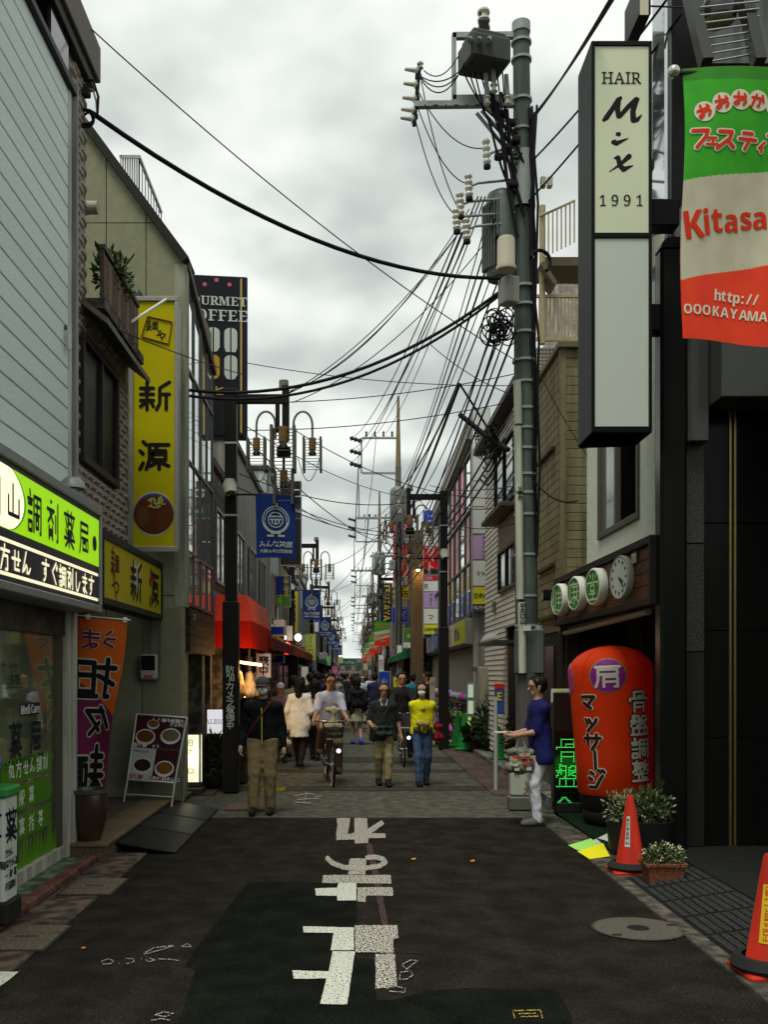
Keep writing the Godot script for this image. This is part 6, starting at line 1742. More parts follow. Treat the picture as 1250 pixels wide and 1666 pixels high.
	wb(b, "notice_panel", V(2.66, 0.35, -22.94), V(2.9, 1.55, -22.97), mt(0.3, 0.33, 0.3, 0.4))
	for k in 3: wb(b, "notice", V(2.68, 0.42 + k * 0.38, -22.92), V(2.88, 0.72 + k * 0.38, -22.935), glow(0.45, [0.6, 0.55, 0.55][k], [0.12, 0.42, 0.45][k], 0.35))
	var vb := thing("standing_board", "tall narrow pink lettered board leaning by the black lamp post", "sign", G(704, 1215))
	part(vb, "board", MB.new().box(V(0, 0.85, 0), V(0.13, 1.6, 0.05), 0.006), mt(0.45, 0.36, 0.12, 0.6))
	part(vb, "panel", MB.new().box(V(0.0, 0.85, 0.028), V(0.1, 1.5, 0.006)), mt(0.42, 0.34, 0.36, 0.6))
	var mb := MB.new()
	text(mb, "大売出中店口", V(0, 1.5, 0.033), EX, UP, 0.09, 0.14, true, 2.3)
	part(vb, "lettering", mb, mt(0.3, 0.05, 0.12))
	# sign columns standing out from the facade
	var w := Color(0.55, 0.56, 0.54)
	var ink := Color(0.03, 0.03, 0.03)
	var gy := Color(0.40, 0.42, 0.40)
	sign_stack("clinic_sign_stack", "stacked clinic signs in a steel case at the glass building's corner", 770, 797, 22.6, [[664, 700, gy], [701, 741, w, "整形外科", ink, 11, true, 779], [742, 782, gy], [783, 824, gy], [825, 868, gy], [871, 910, Color(0.36, 0.25, 0.42), "グッドリブレ", Color(0.08, 0.03, 0.1), 6, true, 788], [912, 953, w, "うつの", ink, 7, false, 786], [955, 983, Color(0.55, 0.5, 0.03), "日本大岡", Color(0.03, 0.05, 0.03), 8, false, 787], [983, 994, Color(0.012, 0.02, 0.07), "処方せん", w, 7, false, 786]])
	sign_stack("restaurant_sign_stack", "tall stacked restaurant and clinic signs with a red panel", 690, 712, 33.0, [[831, 855, Color(0.01, 0.06, 0.5), "口", w, 12, false], [856, 888, w, "整形口", ink, 9, true], [889, 926, Color(0.5, 0.012, 0.012), "ガスト", w, 13, true], [926, 934, Color(0.02, 0.015, 0.015), "コ下", w, 6, false], [936, 945, Color(0.4, 0.02, 0.03), "口大出", w, 6, false], [945, 962, w, "日高屋", ink, 7, false], [963, 989, Color(0.38, 0.26, 0.45), "グッドリ", Color(0.08, 0.03, 0.1), 5, true], [990, 1015, w, "つ", Color(0.5, 0.2, 0.05), 10, false], [1016, 1032, Color(0.5, 0.5, 0.03), "日本大岡", Color(0.03, 0.06, 0.03), 5, false], [1032, 1037, Color(0.012, 0.02, 0.07)]])
	var br := thing("brick_tower", "narrow brown brick tower beside the stacked restaurant signs", "building", V(2.3, 0, -36))
	wb(br, "core", V(XX(673, 35), 0.05, -35.1), V(XX(690, 35), YY(862, 35), -37), mt(0.15, 0.10, 0.06, 0.9))
	var bk := MB.new()
	for j in 70:
		for i in 3: bk.box(V(XX(673, 35) + 0.065 + i * 0.125 - (0.0 if j % 2 else 0.03), 0.12 + j * 0.094, -35.09), V(0.115, 0.082, 0.04))
	wpart(br, "bricks", bk, mt(0.26, 0.17, 0.09, 0.85, "stone")).set_meta("kind", "stuff")
	var wl := thing("wall_lamp", "small lit wall lamp on the brick tower", "lamp", W(681, 927, 34.8))
	part(wl, "shade", MB.new().lathe([Vector2(0.16, 0.0), Vector2(0.1, 0.12), Vector2(0.02, 0.16), Vector2(0, 0.16)], 16), mt(0.04, 0.04, 0.04))
	part(wl, "bulb", MB.new().ball(V(0, 0.0, 0), V(0.09, 0.06, 0.09), 10, 6), glow(1.0, 0.75, 0.4, 2.0))
	var wll := OmniLight3D.new()
	wll.name = "bulb_light"
	wll.light_energy = 0.25
	wll.light_color = Color(1, 0.8, 0.5)
	wll.light_size = 0.1
	wll.shadow_enabled = true
	wll.position = V(0, -0.1, 0.1)
	wl.add_child(wll)

func cable(mb: MB, a: Vector3, b: Vector3, sag: float, r: float, seg := 18, sides := 5) -> MB:
	var path := []
	for k in seg + 1:
		var t := float(k) / seg
		path.append(a.lerp(b, t) - V(0, sag * 4.0 * t * (1.0 - t), 0))
	return mb.tube(path, r, sides)
func wire(label: String, a: Vector3, b: Vector3, sag: float, r: float, group := "overhead wires") -> void:
	single("overhead_wire", cable(MB.new(), a, b, sag, r), mt(0.012, 0.012, 0.013, 0.6), label, "wire", group)

func insulator(c: Vector3, dir: Vector3, l: float, r: float, discs := 3) -> MB:
	var mb := MB.new()
	var u := dir.normalized()
	var s := u.cross(V(0.3, 0.2, 0.9)).normalized()
	mb.T = Transform3D(Basis(s, u, s.cross(u)), c)
	var pr := [Vector2(0.0, 0.0), Vector2(r * 0.55, 0.0)]
	for k in discs:
		var y0 := l * k / discs
		pr.append_array([Vector2(r * 0.6, y0 + l * 0.05), Vector2(r, y0 + l * 0.12), Vector2(r, y0 + l * 0.2), Vector2(r * 0.6, y0 + l * 0.26)])
	pr.append_array([Vector2(r * 0.4, l), Vector2(0, l)])
	mb.lathe(pr, 14)
	return mb

func build_main_pole() -> void:
	var d := 13.7
	var p := thing("utility_pole", "tall grey steel utility pole loaded with a transformer, switch box and cable coils", "utility pole", V(2.44, 0, -d))
	var st := mt(0.11, 0.135, 0.12, 0.6, "streak", 0.1)
	var st2 := mt(0.32, 0.36, 0.34, 0.5, "metal", 0.15)
	var blk := mt(0.012, 0.012, 0.013, 0.55)
	var por := mt(0.52, 0.50, 0.42, 0.25)
	var ax := func(py: float) -> Vector3: return V(lerpf(2.34, 2.44, clampf((py - 38) / 1250.0, 0, 1)), YY(py, d), -d)
	wpart(p, "shaft", MB.new().tube([V(2.44, 0, -d), ax.call(690.0), ax.call(340.0), ax.call(42.0)], [0.165, 0.15, 0.125, 0.115], 24), st)
	wpart(p, "cap", MB.new().tube([ax.call(54.0), ax.call(38.0)], 0.128, 24), st2)
	var sl := MB.new()
	sl.tube([ax.call(340.0), ax.call(250.0)], 0.175, 24, true)
	wpart(p, "sleeve", sl, st2)
	wpart(p, "painted_sleeve_hollow", MB.new().tube([ax.call(341.0), ax.call(340.2)], 0.16, 24), mt(0.01, 0.01, 0.01, 0.8))  # black disc paints the shade inside the open lower end
	for y in [72, 100, 166, 215, 470, 500, 545, 590, 625, 668, 700, 733, 775, 805, 840, 905, 972, 1020]: wpart(p, "band", MB.new().tube([ax.call(float(y)), ax.call(y - 4.0)], 0.142 if y < 340 else 0.166, 24, true), st2)
	for q in [[620, 690, 846], [694, 800, 847], [804, 975, 849], [980, 1095, 853]]: wpart(p, "conduit", MB.new().tube([W(q[2] - 2, q[1], d - 0.17), W(q[2] - 4, q[0], d - 0.17)], 0.055, 12), mt(0.55, 0.58, 0.47, 0.6, "streak"))
	wpart(p, "conduit", MB.new().tube([W(877, 1092, d - 0.1), W(877, 1018, d - 0.1)], 0.065, 12), st2)
	wpart(p, "band_plate", MB.new().box(W(862, 1060, d - 0.14), V(0.42, 0.62, 0.06), 0.02), st)
	wpart(p, "lower_sleeve", MB.new().tube([V(2.44, 0.0, -d), V(2.44, 1.75, -d)], 0.172, 24), mt(0.14, 0.13, 0.12, 0.7, "streak"))
	wpart(p, "sticker", MB.new().box(W(858, 1022, d - 0.24), V(0.11, 0.07, 0.004)), mt(0.6, 0.6, 0.56))
	var lt := MB.new()
	text(lt, "中大口山", W(851, 985, d - 0.235), EX, UP, 0.07, 0.18, true)
	text(lt, "日本内", W(847, 795, d - 0.235), EX, UP, 0.06, 0.18, true)
	wpart(p, "lettering", lt, mt(0.02, 0.02, 0.02))
	# rectangular frame and switch box near the top
	var f := 0.055
	wpart(p, "frame_bar", MB.new().beam(W(739, 56, d), W(739, 164, d), 0.06, 0.08, V(0, 0, 1)), st2)
	for y in [59.0, 161.0]: wpart(p, "frame_bar", MB.new().beam(W(737, y, d), W(842, y - 1.0, d), 0.08, 0.075), st2)
	var sw := MB.new()
	sw.T = Transform3D(Basis(UP, 0.3), W(788, 93, d - 0.35))
	sw.box(V(0, 0.0, 0), V(0.58, 0.34, 0.5), 0.03)
	sw.box(V(0, 0.2, 0), V(0.5, 0.12, 0.4), 0.03)
	var swp := wpart(p, "switch_box", sw, mt(0.075, 0.08, 0.075, 0.5, "metal", 0.2))
	var bu := MB.new()
	for x in [764, 779, 795]: bu.tube([W(x, 66, d - 0.9), W(x + 3, 62, d - 0.4)], 0.035, 12)
	part(swp, "bushings", bu, mt(0.16, 0.17, 0.16, 0.4))
	wpart(p, "top_insulator", insulator(W(788, 52, d - 0.3), V(0.0, 1, -0.15), 0.36, 0.085, 3), por)
	wpart(p, "top_bracket", MB.new().box(W(787, 47, d - 0.3), V(0.13, 0.14, 0.16)).rod(W(778, 58, d - 0.3), W(782, 20, d - 0.3), 0.012), blk)
	# cross arm with insulator rack
	wpart(p, "cross_arm", MB.new().beam(W(674, 171, d), W(842, 169, d), 0.09, 0.075), st2)
	var hole := MB.new()
	for k in 8: hole.box(W(692 + k * 17, 171, d - 0.05), V(0.06 if k % 2 else 0.02, 0.018, 0.004))
	wpart(p, "slot", hole, blk).set_meta("kind", "stuff")
	wpart(p, "rack", MB.new().tube([W(683, 106, d), W(679, 150, d), W(674, 205, d)], 0.028, 8).box(W(681, 125, d), V(0.09, 0.05, 0.05)).box(W(678, 160, d), V(0.09, 0.05, 0.05)).box(W(675, 190, d), V(0.09, 0.05, 0.05)), blk)
	for k in 5: wpart(p, "insulator", insulator(W([682, 680, 678, 676, 675][k], [115, 138, 161, 180, 194][k], d), V(-1, 0.05, 0.1), 0.2, 0.055, 1), por)
	wpart(p, "insulator", insulator(W(684, 113, d), V(0, 1, 0), 0.12, 0.045, 2), por)
	# arresters
	for q in [[793, 270, 0.36], [764, 322, 0.32], [750, 352, 0.32], [744, 376, 0.3], [760, 392, 0.3]]:
		wpart(p, "arrester", insulator(W(q[0], q[1], d - 0.3), V(-0.05, 1, 0), q[2], 0.055, 4), por)
		wpart(p, "arrester_base", MB.new().tube([W(q[0], q[1] + 4, d - 0.3), W(q[0], q[1] - 1, d - 0.3)], 0.05, 12), blk)
		wpart(p, "arrester_arm", MB.new().tube([W(q[0], q[1] - 18, d - 0.3), W(q[0] + 14, q[1] - 24, d - 0.25), W(838, q[1] - 30, d - 0.1)], 0.018, 6), st2)
	for q in [[803, 152, 100], [825, 172, 122], [792, 172, 120]]:
		wpart(p, "bushing_cover", MB.new().tube([W(q[0] + 1, q[1] - 18, d - 0.35), W(q[0] - 1, q[2], d - 0.35)], [0.035, 0.03], 12), mt(0.24, 0.26, 0.27, 0.4))
		wpart(p, "insulator", insulator(W(q[0] + 1, q[1], d - 0.35), V(0, 1, 0), 0.17, 0.05, 2), por)
	# transformer with fins
	var tr := MB.new()
	var tc := W(817, 385, d + 0.05)
	tr.lathe([Vector2(0, -0.6), Vector2(0.2, -0.6), Vector2(0.22, -0.55), Vector2(0.22, 0.5), Vector2(0.2, 0.58), Vector2(0.1, 0.64), Vector2(0, 0.64)], 28, tc)
	var tp := wpart(p, "transformer", tr, mt(0.15, 0.175, 0.165, 0.45, "metal", 0.2))
	for k in 9:
		var a := PI * 0.62 + k * 0.16
		var c := tc + V(cos(a) * 0.235, -0.05, sin(a) * 0.235)
		var mb := MB.new()
		mb.T = Transform3D(Basis(UP, -a), c)
		mb.box(Vector3.ZERO, V(0.09, 0.9, 0.018), 0.005)
		part(tp, "fin", mb, mt(0.15, 0.175, 0.165, 0.45, "metal", 0.2))
	wpart(p, "meter_can", MB.new().lathe([Vector2(0.0, -0.20), Vector2(0.13, -0.20), Vector2(0.135, -0.16), Vector2(0.118, -0.13), Vector2(0.115, 0.2), Vector2(0.1, 0.23), Vector2(0, 0.24)], 22, W(824, 415, d - 0.62)), mt(0.42, 0.38, 0.30, 0.5))
	var bxx := MB.new()
	bxx.T = Transform3D(Basis(UP, 0.5), W(828, 474, d - 0.35))
	bxx.box(Vector3.ZERO, V(0.2, 0.36, 0.24), 0.015)
	wpart(p, "junction_box", bxx, mt(0.33, 0.34, 0.29, 0.55, "metal"))
	for q in [[882, 210], [893, 218]]: wpart(p, "relay_box", MB.new().box(W(q[0] + 2, 297, d), V(0.07, 0.14, 0.1), 0.01), mt(0.5, 0.48, 0.38, 0.5))
	# coils of spare cable, all made of loose loops
	var g := RandomNumberGenerator.new()
	g.seed = 12
	for k in 30:
		var c := W(813 + g.randf_range(-14, 12), 528 + g.randf_range(-20, 24), d - 0.3 - g.randf() * 0.3)
		var R := g.randf_range(0.05, 0.16)
		var axn := V(g.randfn() * 0.6, g.randfn() * 0.4, 1).normalized()
		wpart(p, "cable_loop", MB.new().torus(c, axn, R, g.randf_range(0.006, 0.012), 20, 5, g.randf() * 3.0, g.randf_range(6.0, 9.0)), blk)
	wpart(p, "thick_loop", MB.new().torus(W(880, 425, d - 0.1), V(0.3, 0, 1).normalized(), 0.15, 0.026, 18, 8, 2.2, 6.0), blk)
	for k in 6:
		var x0 := g.randf_range(-6, 8)
		var pts := []
		for y in [180, 260, 340, 420, 500, 560, 640, 760, 900]:
			pts.append(ax.call(float(y) + x0) + V(0.1 + 0.02 * (k % 4) + 0.03 * sin(y * 0.03 + k), 0, 0.13 - 0.03 * (k % 3) + 0.05 * float(y < 345 and y > 240)))
		wpart(p, "down_cable", MB.new().tube(pts, g.randf_range(0.012, 0.022), 6), blk)
	for k in 8:
		var a: Vector3 = ax.call(180.0 + k * 14)
		wpart(p, "jumper", cable(MB.new(), W(755 + k * 9, 118, d - 0.3), a + V(-0.1, -0.2, 0.15), 0.25 + 0.1 * (k % 3), 0.011, 12), blk)
	for k in 12:
		var a: Vector3 = ax.call(150.0 + k * 17)
		wpart(p, "jumper", cable(MB.new(), W(796 + 5 * (k % 7), 150 + 14 * (k % 4), d - 0.3), a + V(-0.12 + 0.03 * (k % 5), -0.5, 0.16), 0.08 + 0.06 * (k % 4), 0.018, 10), blk)
	for k in 7: wpart(p, "clamp", MB.new().box(W([818, 832, 806, 840, 826, 812, 836][k], [185, 200, 172, 228, 240, 255, 300][k], d - 0.22), V(0.12, 0.09, 0.1), 0.02), blk)
	for k in 4: wpart(p, "brace", MB.new().beam(W(800 - 8 * k, 172 + 4 * k, d - 0.1), ax.call(215.0 + 20 * k), 0.03, 0.04), st2)
	for k in 5: wpart(p, "jumper", cable(MB.new(), W(690 - k * 4, 115 + 18 * k, d), W([760, 750, 793, 764, 744][k], [62, 345, 240, 300, 352][k], d - 0.3), 0.25, 0.008, 14), blk)
	for k in 3: wpart(p, "jumper", cable(MB.new(), W(676, 112 + k * 3, d), W(770 + k * 8, 66, d - 0.5), 0.5 - 0.1 * k, 0.009, 14), blk)

func lantern(parent: Node3D, c: Vector3, s: float) -> void:
	var sl := mt(0.13, 0.125, 0.095, 0.5, "metal", 0.2)
	var l := part(parent, "lantern", MB.new().lathe([Vector2(0, 0.02 * s), Vector2(0.055 * s, 0.02 * s), Vector2(0.055 * s, 0.2 * s), Vector2(0, 0.2 * s)], 14, c), mt(0.22, 0.12, 0.04, 0.5))
	part(l, "lamp", MB.new().lathe([Vector2(0, -0.07 * s), Vector2(0.06 * s, -0.06 * s), Vector2(0.062 * s, -0.04 * s), Vector2(0.035 * s, 0.02 * s)], 14, c), mt(0.03, 0.028, 0.025, 0.2))
	for sx in [-1, 1]:
		for sz in [-1, 1]:
			part(l, "slat", MB.new().box(c + V(sx * 0.13 * s, -0.06 * s, sz * 0.09 * s), V(0.035 * s, 0.52 * s, 0.09 * s), 0.008), sl)
	for k in 6:
		var y := c.y + (0.16 - k * 0.085) * s
		var mb := MB.new()
		for q in [[-1, -1, 1, -1], [1, -1, 1, 1], [1, 1, -1, 1], [-1, 1, -1, -1]]: mb.rod(V(c.x + q[0] * 0.12 * s, y, c.z + q[1] * 0.1 * s), V(c.x + q[2] * 0.12 * s, y, c.z + q[3] * 0.1 * s), 0.005 * s, 4)
		part(l, "wire_ring", mb, sl)

func street_lamp(sg: float, at: Vector3, label: String) -> Node3D:   # sg: +1 arm points to +x
	var t := thing("street_lamp", label, "street lamp", at, "street lamps along the shopping street")
	var bk := mt(0.014, 0.013, 0.012, 0.45)
	part(t, "base_post", MB.new().box(V(0, 1.4, 0), V(0.23, 2.8, 0.23), 0.02), bk)
	part(t, "post", MB.new().box(V(0, 4.35, 0), V(0.17, 3.1, 0.17), 0.012), bk)
	part(t, "arm", MB.new().box(V(sg * 0.42, 5.76, 0), V(0.72, 0.13, 0.1), 0.01), bk)
	part(t, "arm_post", MB.new().box(V(sg * 0.80, 5.55, 0), V(0.10, 0.8, 0.16), 0.01).box(V(sg * 0.68, 5.5, 0), V(0.06, 0.45, 0.1), 0.01), bk)
	part(t, "arm_cap", MB.new().lathe([Vector2(0.0, 0), Vector2(0.07, 0), Vector2(0.07, 0.13), Vector2(0.0, 0.14)], 12, V(sg * 0.77, 5.9, 0)), mt(0.2, 0.19, 0.15, 0.5))
	for s in [-1, 1]:
		var path := []
		for k in 11:
			var a := PI * k / 10.0
			path.append(V(sg * 0.78 + s * (0.25 - cos(a) * 0.14 + 0.02), 5.38 + sin(a) * 0.2 + (0.0 if k > 0 else -0.2), 0.0))
		path.append(V(sg * 0.78 + s * 0.41, 5.18, 0))
		part(t, "gooseneck", MB.new().tube(path, 0.017, 8), mt(0.22, 0.2, 0.16, 0.4, "", 0.4))
		lantern(t, V(sg * 0.78 + s * 0.41, 5.0, 0), 0.95)
		part(t, "hanging_wire", cable(MB.new(), V(sg * 0.78 + s * 0.52, 4.9, 0.05), V(sg * 0.78 + s * 0.2, 4.9, 0.05), 0.35, 0.006, 10), bk)
	lantern(t, V(sg * 0.77, 5.08, 0.1), 1.25)
	part(t, "stem", MB.new().rod(V(sg * 0.77, 5.1, 0), V(sg * 0.77, 4.5, 0), 0.02, 8), bk)
	part(t, "lamp_block", MB.new().box(V(sg * 0.77, 4.98, 0), V(0.2, 0.14, 0.16), 0.01), bk)
	lantern(t, V(sg * 0.77, 4.52, 0), 1.0)
	part(t, "banner_arm", MB.new().rod(V(0, 4.36, 0.02), V(sg * 0.98, 4.36, 0.02), 0.016, 6), bk)
	for y in [5.1, 4.05]: part(t, "steel_band", MB.new().box(V(0, y, 0), V(0.185, 0.03, 0.185), 0.004), mt(0.4, 0.4, 0.36, 0.4, "", 0.6))
	part(t, "camera", MB.new().tube([V(0.0, 4.55, 0.2), V(0.0, 4.46, 0.2), V(0.02, 4.34, 0.24)], [0.07, 0.105, 0.085], 16), mt(0.5, 0.49, 0.42, 0.4))
	part(t, "camera_lens", MB.new().ball(V(0.02, 4.34, 0.24), V(0.07, 0.04, 0.07), 12, 8), mt(0.02, 0.02, 0.02, 0.1))
	return t

func blue_banner(at: Vector3, label: String) -> Node3D:
	var b := thing("blue_banner", label, "banner", at, "blue emblem banners on the lamp posts")
	var f := func(x: float, y: float) -> Vector3: return V(x - 0.29 - 0.015 * y, y + 0.008 * sin(x * 8.0), 0.02 * sin(x * 6.0 + y * 3.0))
	part(b, "cloth", grid(0.58, 0.92, 8, 10, f, 0.003), mt(0.012, 0.035, 0.17, 0.8, "cloth"))
	var e := MB.new()
	var arcs := [[0.20, 0, TAU, 0.014], [0.165, -0.1, PI + 0.1, 0.012], [0.115, 0, TAU, 0.014], [0.185, PI + 0.15, TAU - 0.15, 0.022]]
	for a in arcs:
		for k in 28:
			var a0: float = lerpf(a[1], a[2], k / 28.0)
			var a1: float = lerpf(a[1], a[2], (k + 1) / 28.0)
			e.face([V(0.29 + cos(a0) * (a[0] - a[3]), -0.37 + sin(a0) * (a[0] - a[3]), 0.004), V(0.29 + cos(a0) * a[0], -0.37 + sin(a0) * a[0], 0.004), V(0.29 + cos(a1) * a[0], -0.37 + sin(a1) * a[0], 0.004), V(0.29 + cos(a1) * (a[0] - a[3]), -0.37 + sin(a1) * (a[0] - a[3]), 0.004)], V(0, 0, 1))
	for q in [[0.29, -0.32, 0.2, 0.02], [0.29, -0.365, 0.17, 0.02], [0.29, -0.43, 0.06, 0.02], [0.29, -0.40, 0.02, 0.06], [0.24, -0.40, 0.02, 0.05], [0.34, -0.40, 0.02, 0.05], [0.29, -0.15, 0.06, 0.05], [0.21, -0.60, 0.1, 0.03], [0.37, -0.60, 0.1, 0.03], [0.25, -0.565, 0.06, 0.02], [0.33, -0.565, 0.06, 0.02]]: e.face([V(q[0] - q[2] / 2, q[1] - q[3] / 2, 0.005), V(q[0] + q[2] / 2, q[1] - q[3] / 2, 0.005), V(q[0] + q[2] / 2, q[1] + q[3] / 2, 0.005), V(q[0] - q[2] / 2, q[1] + q[3] / 2, 0.005)], V(0, 0, 1))
	part(b, "emblem", warp(e, f), mt(0.42, 0.46, 0.40, 0.8))
	var t := MB.new()
	text(t, "みんな笑顔", V(0.09, -0.72, 0.004), EX, UP, 0.085, 0.13, false, 1.17)
	text(t, "大岡山北口商店街", V(0.08, -0.82, 0.004), EX, UP, 0.05, 0.15, false, 1.2)
	part(b, "lettering", warp(t, f), mt(0.42, 0.46, 0.45, 0.8))
	return b

func small_festival_banner(at: Vector3, label: String) -> Node3D:
	var b := thing("small_festival_banner", label, "banner", at, "festival banners along the street")
	var f := func(x: float, y: float) -> Vector3: return V(x - 0.33, y, 0.03 * sin(x * 6.0 + y * 2.0))
	var im := Image.create_empty(32, 48, false, Image.FORMAT_RGB8)
	for j in 48:
		for i in 32:
			var w := j / 48.0
			var u := i / 32.0
			im.set_pixel(i, j, Color(0.17, 0.58, 0.05) if w < 0.42 - 0.12 * u else (Color(0.74, 0.72, 0.62) if w < 0.78 - 0.17 * u else Color(0.84, 0.2, 0.03)))
	part(b, "cloth", grid(0.66, 1.05, 6, 6, f, 0.003), printed(im))
	var t := MB.new()
	text(t, "おおおかやま", V(0.08, -0.13, 0.005), EX, UP, 0.085, 0.2, false, 1.15)
	text(t, "フェスティブル", V(0.08, -0.25, 0.005), EX, UP, 0.08, 0.2, false, 1.05)
	part(b, "lettering", warp(t, f), mt(0.5, 0.2, 0.1))
	latin(b, "lettering", "Kitasan", 0.13, mt(0.55, 0.04, 0.02), Transform3D(Basis(Vector3(0, 0, 1), 0.2), V(0, -0.57, 0.03)), "Droid Sans", 700)
	latin(b, "lettering", "http://", 0.05, mt(0.5, 0.48, 0.4), Transform3D(Basis.IDENTITY, V(0.05, -0.84, 0.04)), "Droid Sans", 700)
	part(b, "rod", MB.new().rod(V(-0.36, 0.01, 0), V(0.45, 0.01, 0), 0.014, 6), mt(0.02, 0.02, 0.02))
	return b

func far_pole(x: float, d: float, h: float, label: String, can: bool) -> Node3D:
	var p := thing("utility_pole", label, "utility pole", V(x, 0, -d))
	var con := mt(0.17, 0.16, 0.135, 0.85, "streak")
	part(p, "shaft", MB.new().tube([V(0, 0, 0), V(0, h * 0.78, 0)], [0.15, 0.12], 14), con)
	part(p, "top", MB.new().tube([V(0, h * 0.78, 0), V(0, h, 0)], [0.11, 0.05], 8), mt(0.2, 0.16, 0.09, 0.8))
	var st := mt(0.30, 0.33, 0.32, 0.5, "metal", 0.3)
	for q in [[0.87, 1.5, -0.8], [0.76, 1.5, -0.8], [0.62, 1.9, -0.9], [0.5, 1.4, -0.5]]: part(p, "cross_arm", MB.new().box(V(q[2] * 0.9, h * q[0], 0), V(q[1], 0.08, 0.09)), st)
	part(p, "arm_brace", MB.new().rod(V(-1.5, h * 0.76, 0), V(-1.5, h * 0.87, 0), 0.04, 6).rod(V(-1.6, h * 0.62, 0), V(-1.6, h * 0.72, 0), 0.03, 6), st)
	for k in 3: part(p, "insulator", insulator(V(-1.5, h * (0.78 + 0.04 * k), 0), V(-1, 0.25, 0.2), 0.5, 0.10, 3), mt(0.05, 0.05, 0.048, 0.4))
	for k in 4: part(p, "insulator", insulator(V(-1.3 + k * 0.35, h * 0.875, 0), V(0, 1, 0), 0.22, 0.06, 2), mt(0.06, 0.06, 0.055, 0.4))
	if can:
		var tr := part(p, "transformer", MB.new().lathe([Vector2(0, -0.75), Vector2(0.33, -0.75), Vector2(0.36, -0.7), Vector2(0.36, 0.5), Vector2(0.33, 0.62), Vector2(0.2, 0.72), Vector2(0, 0.74)], 22, V(0.0, h * 0.655, 0.45)), mt(0.17, 0.19, 0.18, 0.45, "metal", 0.2))
		part(tr, "plate", MB.new().box(V(0.0, h * 0.645, 0.82), V(0.16, 0.5, 0.02)), mt(0.35, 0.34, 0.25))
	for k in 3: part(p, "box", MB.new().box(V([-0.25, 0.25, 0.3][k], h * [0.47, 0.42, 0.55][k], 0.2), V(0.25, 0.4, 0.25), 0.03), [st, mt(0.3, 0.3, 0.26), st][k])
	var g := RandomNumberGenerator.new()
	g.seed = int(d)
	var bk := mt(0.012, 0.012, 0.013, 0.6)
	for k in 9: part(p, "cable_loop", MB.new().torus(V(g.randf_range(-0.6, 0.4), h * g.randf_range(0.38, 0.6), g.randf_range(0, 0.3)), V(g.randfn() * 0.5, 0.2, 1).normalized(), g.randf_range(0.2, 0.5), 0.02, 16, 4), bk)
	for k in 2: part(p, "down_cable", MB.new().tube([V(0.12 - 0.2 * k, h * 0.62, 0.13), V(0.13 - 0.2 * k, h * 0.3, 0.15), V(0.12 - 0.2 * k, 0.6, 0.15)], 0.018, 5), bk)
	return p

func build_poles() -> void:
	build_main_pole()
	far_pole(1.83, 40, 13.0, "grey concrete pole with a pale wooden tip and one transformer before the pink sign", true)
	far_pole(1.65, 62, 13.2, "concrete pole with a grey transformer and dense cable loops near the navy sign", true)
	for k in 4: far_pole(1.75 - 0.05 * k, 88 + 28 * k, 12.6 - 0.3 * k, ["utility pole with crowded cross arms beyond the navy sign", "utility pole with many arms far down the street", "thin utility pole past the crowd", "hazy utility pole at the end of the street"][k], k % 2 == 0)
	var l1 := street_lamp(1.0, V(-1.79, 0, -14.4), "black lamp post with warning lettering and a white security camera")
	var t := MB.new()
	text(t, "防犯カメラ稼働中", V(0.0, 1.80, 0.119), EX, UP, 0.105, 0.13, true, 1.1)
	part(l1, "lettering", t, mt(0.5, 0.5, 0.46))
	blue_banner(V(-1.79 + 0.65, 4.35, -14.36), "large blue emblem banner on the lamp post with the security camera")
	var far := [[-1.94, 31.0], [-1.95, 46.0], [-1.95, 60.0], [-1.95, 75.0], [-1.95, 92.0]]
	for k in far.size():
		street_lamp(1.0, V(far[k][0], 0, -far[k][1]), "black lamp post carrying a blue banner, number %s past the red awning" % ["one", "two", "three", "four", "five"][k])
		blue_banner(V(far[k][0] + 0.62, 4.35, -far[k][1] + 0.05), "blue emblem banner on lamp post number %s past the red awning" % ["one", "two", "three", "four", "five"][k])
	var rr := [[2.06, 22.4], [1.95, 42.0], [1.95, 56.0], [1.95, 70.0], [1.95, 84.0], [1.95, 100.0]]
	for k in rr.size():
		street_lamp(-1.0, V(rr[k][0], 0, -rr[k][1]), "black lamp post " + ("standing before the glass shop" if k == 0 else "carrying a festival banner, number %s past the glass shop" % ["", "one", "two", "three", "four", "five"][k]))
		if k > 0: small_festival_banner(V(rr[k][0] - 0.72, 3.95, -rr[k][1] + 0.05), "green, white and red festival banner on lamp post number %s past the glass shop" % ["", "one", "two", "three", "four", "five"][k])

